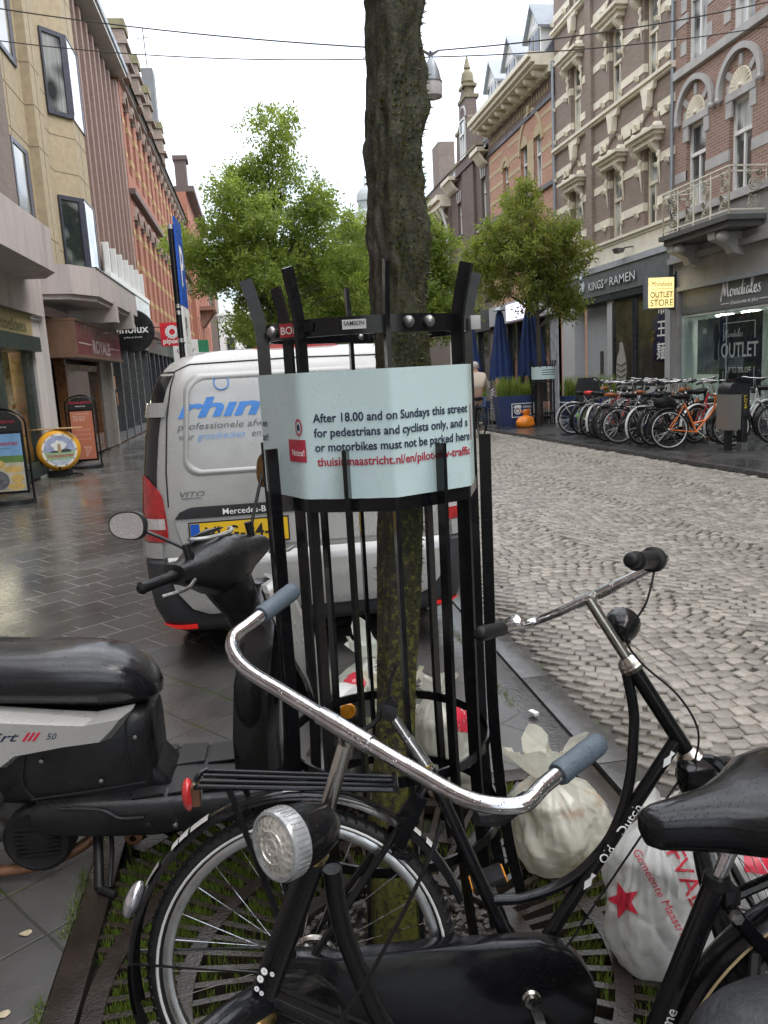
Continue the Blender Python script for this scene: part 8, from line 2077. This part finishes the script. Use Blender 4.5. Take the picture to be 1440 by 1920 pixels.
# engine, exhaust and stand below
q = MB(); q.lathe([(.001, .03), (.02, .03), (.07, .02), (.105, .028), (.12, .015), (.122, -.05)], SP(-.36, .165, -.14), -sv, 28)
for k in range(7): q.bar(SP(-.36-.075+.0, .165-.05+.0165*k, -.166), SP(-.36+.075, .165-.05+.0165*k, -.166), .006, .008)
q.build('engine_cover', m_blackm, MS, ang=30)
q = MB(); q.box(SP(-.6, .25, -.02), (.5, .2, .22), ch=.03); q.sph(SP(-.53, .2, -.13), (.07, .05, .05), 12, 8); q.lathe([(.03, 0), (.045, .01), (.045, .09), (.03, .1)], SP(-.5, .33, -.13), -sv, 14); q.build('engine', M('engine_metal', (.09, .085, .08), .5, .5, .3, 16, dirt=.4), MS)
q = MB(); q.tube(spl([SP(-.75, .045, -.12), SP(-.5, .045, -.13), SP(-.35, .06, -.13), SP(-.22, .1, -.1), (SP(-.16, .16, -.05))], 6), .02, 12); q.build('exhaust', m_rust, MS)
q = MB(); q.tube([SP(-.18, .2, -.06), V(-.66, 2.60, .02)], .017, 10); q.tube([SP(-.14, .2, .06), V(-.6, 2.95, .02)], .017, 10); q.tube([V(-.66, 2.60, .02), V(-.6, 2.56, .012)], .014, 8); q.tube(spl([SP(-.15, .19, -.09), SP(-.12, .12, -.14), V(-.62, 2.58, .03)], 4), .008, 8); q.build('stand', m_blackm, MS)
q = MB(); q.lathe([(.012, 0), (.032, 0), (.032, .04), (.012, .05)], SP(-.05, .115, -.08), -sv, 14); q.build('stand_pivot', m_rust, MS)
w = MB(); w.tube(circ(SP(-.85, .23, 0), su, V(0, 0, 1), .17, 28), .06, 12, closed=True, up=sv); wo = w.build('wheel', m_rubber, MS); MB().lathe([(.001, -.04), (.12, -.03), (.12, .03), (.001, .04)], SP(-.85, .23, 0), sv, 20).build('rim', m_alu, wo)

# ============================================================= refuse bags
def bag_mat(name, tint, blot, seed):
    m, t, b = base(name); tc = N(t, 'ShaderNodeTexCoord').outputs['Object']
    mp = N(t, 'ShaderNodeMapping'); mp.inputs['Location'].default_value = (seed, seed*2, 0); lk(t, tc, mp.inputs[0])
    n = noise_n(t, mp.outputs[0], 7, 5, .6); n2 = noise_n(t, mp.outputs[0], 11, 3); n3 = noise_n(t, mp.outputs[0], 4, 3)
    c = ramp(t, n.outputs[0], [(.3, sc(tint, .72)), (.5, tint), (.7, sc(tint, 1.15))]).outputs[0]
    c = mix(t, maprange(t, n2.outputs[0], .58, .72, 0, .55), c, blot)
    c = mix(t, maprange(t, n3.outputs[0], .58, .75, 0, .4), c, (.25, .26, .24))
    lk(t, c, b.inputs['Base Color']); b.inputs['Roughness'].default_value = .16; b.inputs['Coat Weight'].default_value = .6; b.inputs['Coat Roughness'].default_value = .08
    tl = N(t, 'ShaderNodeBsdfTranslucent'); lk(t, c, tl.inputs[0]); ms_ = N(t, 'ShaderNodeMixShader'); ms_.inputs[0].default_value = .35; lk(t, b.outputs[0], ms_.inputs[1]); lk(t, tl.outputs[0], ms_.inputs[2]); lk(t, ms_.outputs[0], t.nodes['Material Output'].inputs[0])
    mp2 = N(t, 'ShaderNodeMapping'); mp2.inputs['Scale'].default_value = (1, 1, .3); lk(t, tc, mp2.inputs[0])
    w_ = N(t, 'ShaderNodeTexNoise', noise_type='RIDGED_MULTIFRACTAL'); w_.inputs['Scale'].default_value = 16; w_.inputs['Detail'].default_value = 4; lk(t, mp2.outputs[0], w_.inputs[0]); p = bump(t, w_.outputs[0], b, .6, .008)
    v_ = N(t, 'ShaderNodeTexVoronoi', feature='DISTANCE_TO_EDGE'); v_.inputs['Scale'].default_value = 9; lk(t, mp.outputs[0], v_.inputs[0])
    bump(t, maprange(t, v_.outputs['Distance'], 0, .12, 0, 1), b, .2, .012, p)
    return m
def bag(label, c, r, top, seed, tint, blot, ear=.1, wr=.055, flat=.4, nu=110, nv=80):
    B_ = thing('refuse_bag', label, 'refuse bag', c)
    mm = blob(c, r, top, seed, nu, nv, wr, flat, ear); bm_ = bag_mat('bag_film_%d' % int(seed*10), tint, blot, seed)
    o = mm.build('film', bm_, B_, ang=75)
    bv = BVHTree.FromPolygons([Vector(p) for p in mm.v], mm.f)
    MB().lathe([(.02, -.008), (.032, 0), (.02, .01)], V(*c)+V(top[0], top[1], r[2]*(2-flat)-.018), (.1, .1, 1), 12).build('tie', M('tie_film', (.6, .6, .5), .4), B_)
    return B_, bv
def onbag(bv, P, d, off=.0045):
    h = bv.ray_cast(P-d*.8, d)
    return (h[0]-d*off) if h[0] is not None else None
def bprint(B_, bv, geo, o, x, y, mat, name='print', sub=0):
    vs, fs = geo; x = Vector(x).normalized(); y = Vector(y).normalized(); d = x.cross(y)*-1
    bm = bmesh.new(); bv_ = [bm.verts.new((a, b, 0)) for a, b in vs]
    for f in fs:
        try: bm.faces.new([bv_[i] for i in f])
        except ValueError: pass
    if sub: bmesh.ops.subdivide_edges(bm, edges=bm.edges[:], cuts=sub, use_grid_fill=True)
    bm.verts.index_update(); out = []; ok = {}
    for q in bm.verts:
        P = onbag(bv, Vector(o)+x*q.co.x+y*q.co.y, d); ok[q.index] = P is not None; out.append(P if P is not None else V(0, 0, 0))
    m = MB(); m.add(out, [[q.index for q in f.verts] for f in bm.faces if all(ok[q.index] for q in f.verts)]); bm.free()
    return m.build(name, mat, B_, smooth=True) if m.f else None
m_bagred = M('print_red', (.6, .03, .06), .35, 0, .12, 20)
W1 = (.76, .75, .64); W2 = (.78, .785, .76)
Ba, bva = bag('cream refuse bag with a wide gathered top beside the right foot of the tree guard', (.93, 2.44, .0), (.17, .15, .2), (-.05, .02), 1.3, W1, (.6, .3, .16), ear=.11, wr=.06)
Bb, bvb = bag('white refuse bag with a red star and town lettering, standing on the grate', (1.02, 1.93, .0), (.16, .14, .27), (.03, .05), 2.7, W2, (.5, .33, .26), ear=.06, wr=.06, flat=.4)
Bc, bvc = bag('white refuse bag with a red print, furthest right behind the bicycle spokes', (1.38, 2.06, .0), (.15, .14, .18), (.02, .02), 5.1, W2, (.5, .1, .12), ear=.08)
Bd, bvd = bag('tall white refuse bag with a red round mark behind the guard bars', (.40, 3.5, .0), (.17, .15, .27), (.02, .0), 7.4, (.66, .7, .62), (.6, .62, .5), ear=.1, wr=.05)
Be, bve = bag('cream refuse bag directly left of the trunk behind the guard bars', (.50, 3.2, .0), (.14, .13, .22), (-.02, 0), 9.9, (.7, .68, .54), (.6, .5, .3), ear=.1, wr=.055)
Bf, bvf = bag('white and red refuse bag directly right of the trunk behind the guard bars', (.66, 3.02, .0), (.15, .14, .27), (-.03, 0), 12.2, (.66, .66, .58), (.6, .3, .25), ear=.06, wr=.05)
star = ([(0, 0)]+[((.05 if i % 2 == 0 else .022)*cos(pi/2+pi*i/5+.35), (.05 if i % 2 == 0 else .022)*sin(pi/2+pi*i/5+.35)) for i in range(10)], [(0, 1+i, 1+(i+1) % 10) for i in range(10)])
fx, fy = V(.88, -.47, 0), V(.268, .50, .825)
bprint(Bb, bvb, star, (.849, 1.8, .283), fx, fy, m_bagred, sub=7)
rt = lambda a: (fx*cos(radians(a))+fy*sin(radians(a)), fy*cos(radians(a))-fx*sin(radians(a)))
bprint(Bb, bvb, text_geo('Gemeente Maastricht', .031, .2, 0), (.874, 1.8, .436), *rt(-57), m_bagred)
bprint(Bb, bvb, text_geo('AFVAL', .07, 0, .006), (.948, 1.8, .475), *rt(-62), m_bagred, sub=3)
bprint(Bc, bvc, ([(-.05, -.05), (.07, -.05), (.07, .05), (-.05, .05)], [(0, 1, 2, 3)]), (1.36, 1.95, .24), fx, fy, m_bagred, sub=6)
circ2 = ([(0, 0)]+[(.055*cos(2*pi*i/24), .055*sin(2*pi*i/24)) for i in range(24)], [(0, 1+i, 1+(i+1) % 24) for i in range(24)])
bprint(Bd, bvd, circ2, (.335, 3.4, .33), V(1, 0, 0), fy, m_bagred, sub=2)
bprint(Bd, bvd, text_geo('max.', .03), (.315, 3.39, .34), V(1, 0, 0), fy, m_txw); bprint(Bd, bvd, text_geo('8 kg', .03), (.32, 3.39, .305), V(1, 0, 0), fy, m_txw)
bprint(Bf, bvf, ([(-.05, -.07), (.06, -.07), (.06, .07), (-.05, .07)], [(0, 1, 2, 3)]), (.72, 2.9, .36), V(1, -.2, 0), fy, m_bagred, sub=8)

# ============================================================= pavement boards and cheese on the left
def aboard(name, label, x0, x1, y, ht, posterf, toplab):
    t = thing(name, label, 'pavement sign', ((x0+x1)/2, y, 0)); w = x1-x0; cx = (x0+x1)/2; r = w/2
    q = MB(); arc = [V(cx+r*cos(a), y, ht-r*.62+r*.62*sin(a)) for a in np.linspace(pi, 0, 17)]
    q.tube([V(x0, y, .03)]+arc+[V(x1, y, .03)], .017, 8); q.build('frame', m_black, t)
    q = MB(); q.prism([(cx+(r-.05)*cos(a), ht-r*.62+(r-.05)*.62*sin(a)) for a in np.linspace(pi, 0, 17)]+[(x1-.05, ht-r*.62-.1), (x0+.05, ht-r*.62-.1)], (0, y-.012, 0), (1, 0, 0), (0, 0, 1), -.024); hd = q.build('header', M('board_black', (.012, .012, .013), .25), t, smooth=False)
    text('lettering', 'Stompetoren', .085, (cx, y-.016, ht-r*.62+.02), (1, 0, 0), (0, 0, 1), m_redk, hd, shear=.3, off=.015, align='CENTER')
    text('lettering', 'Hollandse kaas', .035, (cx, y-.016, ht-r*.62-.045), (1, 0, 0), (0, 0, 1), m_txw, hd, align='CENTER')
    z1 = ht-r*.62-.14; z0 = .2
    q = MB(); q.b2(x0+.05, x1-.05, y-.02, y+.02, z0-.04, z1+.04); q.build('poster_frame', m_black, t, smooth=False)
    posterf(t, x0+.085, x1-.085, y-.022, z0, z1)
    q = MB()
    for z in (z0+.02, z1-.05, z0+.3):
        for xa, xb in ((x0, x0+.05), (x1-.05, x1)): q.bar((xa, y, z), (xb, y, z), .012, .012)
    q.build('spacer', m_black, t, smooth=False)
    q = MB(); q.prism([(cx+(r+.03)*cos(a), .22*sin(a)) for a in np.linspace(0, 2*pi, 29)[:-1]], (0, y, 0), (1, 0, 0), (0, 1, 0), .07); q.build('base', M('base_black', (.015, .015, .016), .35), t, ang=40)
    return t
def salmon(t, a, b, y, z0, z1):
    p = MB().b2(a, b, y-.004, y, z0, z1).build('poster', M('salmon_poster', (.46, .16, .095), .4, 0, .05, 3), t, smooth=False)
    lt_ = M('poster_cream', (.68, .5, .4), .5); w = b-a
    text('lettering', 'TO GO!', .15, ((a+b)/2-.05, y-.006, z1-.2), (1, 0, 0), (0, 0, 1), lt_, p, off=.012, align='CENTER', width=w*.55)
    for i, (s_, z, h_) in enumerate((('KAASBROODJES', z1-.07, .045), ('broodje oude kaas', z1-.4, .035), ('broodje geitenkaas', z1-.5, .035), ('tosti en soep', z1-.6, .035))): text('lettering', s_, h_, ((a+b)/2, y-.006, z), (1, 0, 0), (0, 0, 1), lt_, p, align='CENTER', width=w*.7)
    q = MB()
    for k in range(4): q.tube(spl([(b-.2, y-.005, z0+.04), (b-.2+.03*k, y-.005, z0+.18), (b-.22+.04*k, y-.005, z0+.27), (b-.24+.05*k, y-.005, z0+.23)], 4), .004, 4)
    q.build('drawing', lt_, p)
def landscape(t, a, b, y, z0, z1):
    p = MB().b2(a, b, y-.004, y, z0, z1).build('poster', M('poster_sky', (.2, .38, .62), .4, 0, .25, 4), t, smooth=False); w = b-a
    def rect(x0, x1, za, zb, mt, nm): MB().b2(a+w*x0, a+w*x1, y-.007, y-.0045, z0+(z1-z0)*za, z0+(z1-z0)*zb).build(nm, mt, p, smooth=False)
    rect(0, 1, .5, .62, M('poster_grass', (.12, .22, .06), .5, 0, .3, 9), 'print_grass'); rect(0, 1, 0, .5, M('poster_wood', (.5, .46, .36), .5, 0, .3, 6), 'print_table')
    mk = M('poster_cheese', (.62, .42, .13), .5, 0, .25, 12)
    q = MB()
    for (x, z, rx_, rz_) in ((.28, .47, .26, .09), (.72, .38, .24, .06), (.8, .22, .16, .08), (.75, .08, .22, .06)): q.prism([(a+w*(x+rx_*cos(k)), z0+(z1-z0)*z+(z1-z0)*rz_*sin(k)) for k in np.linspace(0, 2*pi, 21)[:-1]], (0, y-.008, 0), (1, 0, 0), (0, 0, 1), -.002)
    q.build('print_cheese', mk, p, smooth=False)
    q = MB(); q.prism([(a+w*(.3+.3*cos(k)), z0+(z1-z0)*(.2+.17*sin(k))) for k in np.linspace(0, 2*pi, 25)[:-1]], (0, y-.011, 0), (1, 0, 0), (0, 0, 1), -.002); q.build('print_wheel', M('print_grey', (.12, .12, .13), .4, 0, .6, 14), p, smooth=False)
    text('lettering', 'Stompetoren', .1, ((a+b)/2, y-.008, z0+(z1-z0)*.8), (1, 0, 0), (0, 0, 1), m_redk, p, shear=.3, off=.012, align='CENTER', width=w*.8)
    text('lettering', 'een goed verhaal', .035, ((a+b)/2, y-.008, z0+(z1-z0)*.74), (1, 0, 0), (0, 0, 1), m_dframe, p, align='CENTER')
aboard('pavement_board', 'arched black pavement board with a salmon TO GO! poster behind the cheese wheel', -4.0, -3.38, 17.9, 1.55, salmon, '')
aboard('pavement_board', 'arched black pavement board with a blue landscape and cheese poster at the left edge', -4.25, -3.5, 12.95, 1.45, landscape, '')
ck = thing('display_cheese', 'big yellow display cheese wheel with a round painted label on the wet pavement', 'display', (-3.9, 16.6, 0))
cc, ax = V(-3.92, 16.6, .52), V(.3, -1, .05).normalized()
MB().lathe([(.001, -.22), (.28, -.22), (.37, -.17), (.41, -.05), (.41, .05), (.37, .15), (.33, .175), (.001, .18)], cc, ax, 40).build('cheese', M('cheese_yellow', (.68, .33, .02), .35, 0, .08, 4), ck)
x_ = V(0, 0, 1).cross(ax).normalized(); y_ = ax.cross(x_)
def disc(r, off, mt, nm, par=None, poly=None):
    q = MB(); P = poly or [(r*cos(t), r*sin(t)) for t in np.linspace(0, 2*pi, 41)[:-1]]; q.add([cc+ax*off+x_*a+y_*b for a, b in P], [tuple(range(len(P)))]); return q.build(nm, mt, par or ck, smooth=False)
lb = disc(.325, .183, M('label_white', (.72, .7, .64), .4), 'label')
disc(.285, .1845, M('label_sky', (.3, .34, .52), .5, 0, .25, 8), 'painted_sky', lb)
def seg(r, z): return [(r*cos(t), r*sin(t)) for t in np.linspace(pi+math.asin(-z/r) if False else math.asin(z/r), -pi-math.asin(z/r), 30)]
disc(0, .186, M('label_cloud', (.68, .68, .68), .5, 0, .1, 9), 'painted_cloud', lb, [(.13*cos(t)*(1+.2*sin(5*t))+.0, .08+.11*sin(t)*(1+.15*cos(7*t))) for t in np.linspace(0, 2*pi, 40)[:-1]])
disc(0, .187, M('label_green', (.26, .4, .24), .5, 0, .2, 9), 'painted_field', lb, seg(.284, -.02))
disc(0, .1885, M('label_water', (.4, .46, .55), .5, 0, .2, 12), 'painted_water', lb, seg(.283, -.19))
disc(0, .189, M('label_tower', (.35, .27, .14), .5, 0, .3, 30), 'painted_tower', lb, [(-.035, -.06), (.035, -.06), (.03, .1), (.01, .13), (-.03, .12)]); disc(0, .1888, m_dkgreen, 'painted_trees', lb, [(-.2, -.03), (-.1, .0), (.0, -.01), (.1, .03), (.2, .0), (.23, -.04), (0, -.05)])
text('lettering', 'Stompetoren', .1, cc+ax*.191+y_*-.135+x_*-.25, x_, y_, m_redk, lb, shear=.3, off=.012, width=.5)
q = MB()
for i in range(10): a = 2*pi*i/10; q.prism([(.297, -.022), (.313, -.022), (.313, .022), (.297, .022)], cc+ax*.184, x_*cos(a)+y_*sin(a), y_*cos(a)-x_*sin(a), .002)
q.build('dash', m_dframe, lb, smooth=False)
MB().prism([(-.5, -.13), (.4, -.1), (.42, .1), (-.48, .13)], cc+V(.05, 0, .415), (1, -.25, 0), (.25, 1, 0), .018).build('board', M('pale_wood', (.5, .33, .17), .5, 0, .15, 9), ck, smooth=False)
q = MB(); q.b2(-4.15, -3.75, 16.5, 16.8, .0, .12); q.tube([(-3.88, 16.35, .22), (-3.9, 16.38, 0)], .015, 6); q.tube(circ(V(-3.8, 16.5, .02), V(1, 0, 0), V(0, 1, 0), .3, 20), .012, 6, closed=True); q.build('stand', m_blackm, ck)

# ============================================================= parking sign post beside the van
PS = thing('sign_post', 'black sign post with blue parking sign and two white plates left of the van', 'road sign', (-.87, 10.6, 0))
q = MB(); q.tube([(-.87, 10.6, 0), (-.87, 10.6, 3.58)], .042, 14); q.build('post', m_black, PS)
q = MB()
for z in (3.57, 2.62, 2.54, 2.2): q.tube([(-.87, 10.6, z), (-.87, 10.6, z+.05)], .0435, 14)
q.build('band', m_alu, PS)
d = V(.035, 1, 0).normalized()
for z0, z1, mt, nm in ((2.66, 3.72, M('sign_blue', (.01, .09, .5), .3), 'parking_plate'), (2.2, 2.64, m_white, 'lower_plate'), (1.72, 2.18, m_white, 'lower_plate')):
    q = MB(); q.prism([(0, z0), (.62, z0), (.62, z1), (0, z1)], V(-.835, 10.56, 0), d, (0, 0, 1), .025); o = q.build(nm, mt, PS, smooth=False)
    if nm == 'lower_plate': text('lettering', 'K' if z0 < 2 else 'P', .34, V(-.835, 10.56, z0+.08)-d.cross(V(0, 0, 1))*-.027+d*.12, d, (0, 0, 1), m_dframe, o, off=.02)
    else: text('lettering', 'P', .7, V(-.835, 10.56, z0+.25)+d.cross(V(0, 0, 1))*.027+d*.12, d, (0, 0, 1), m_txw, o, off=.02)
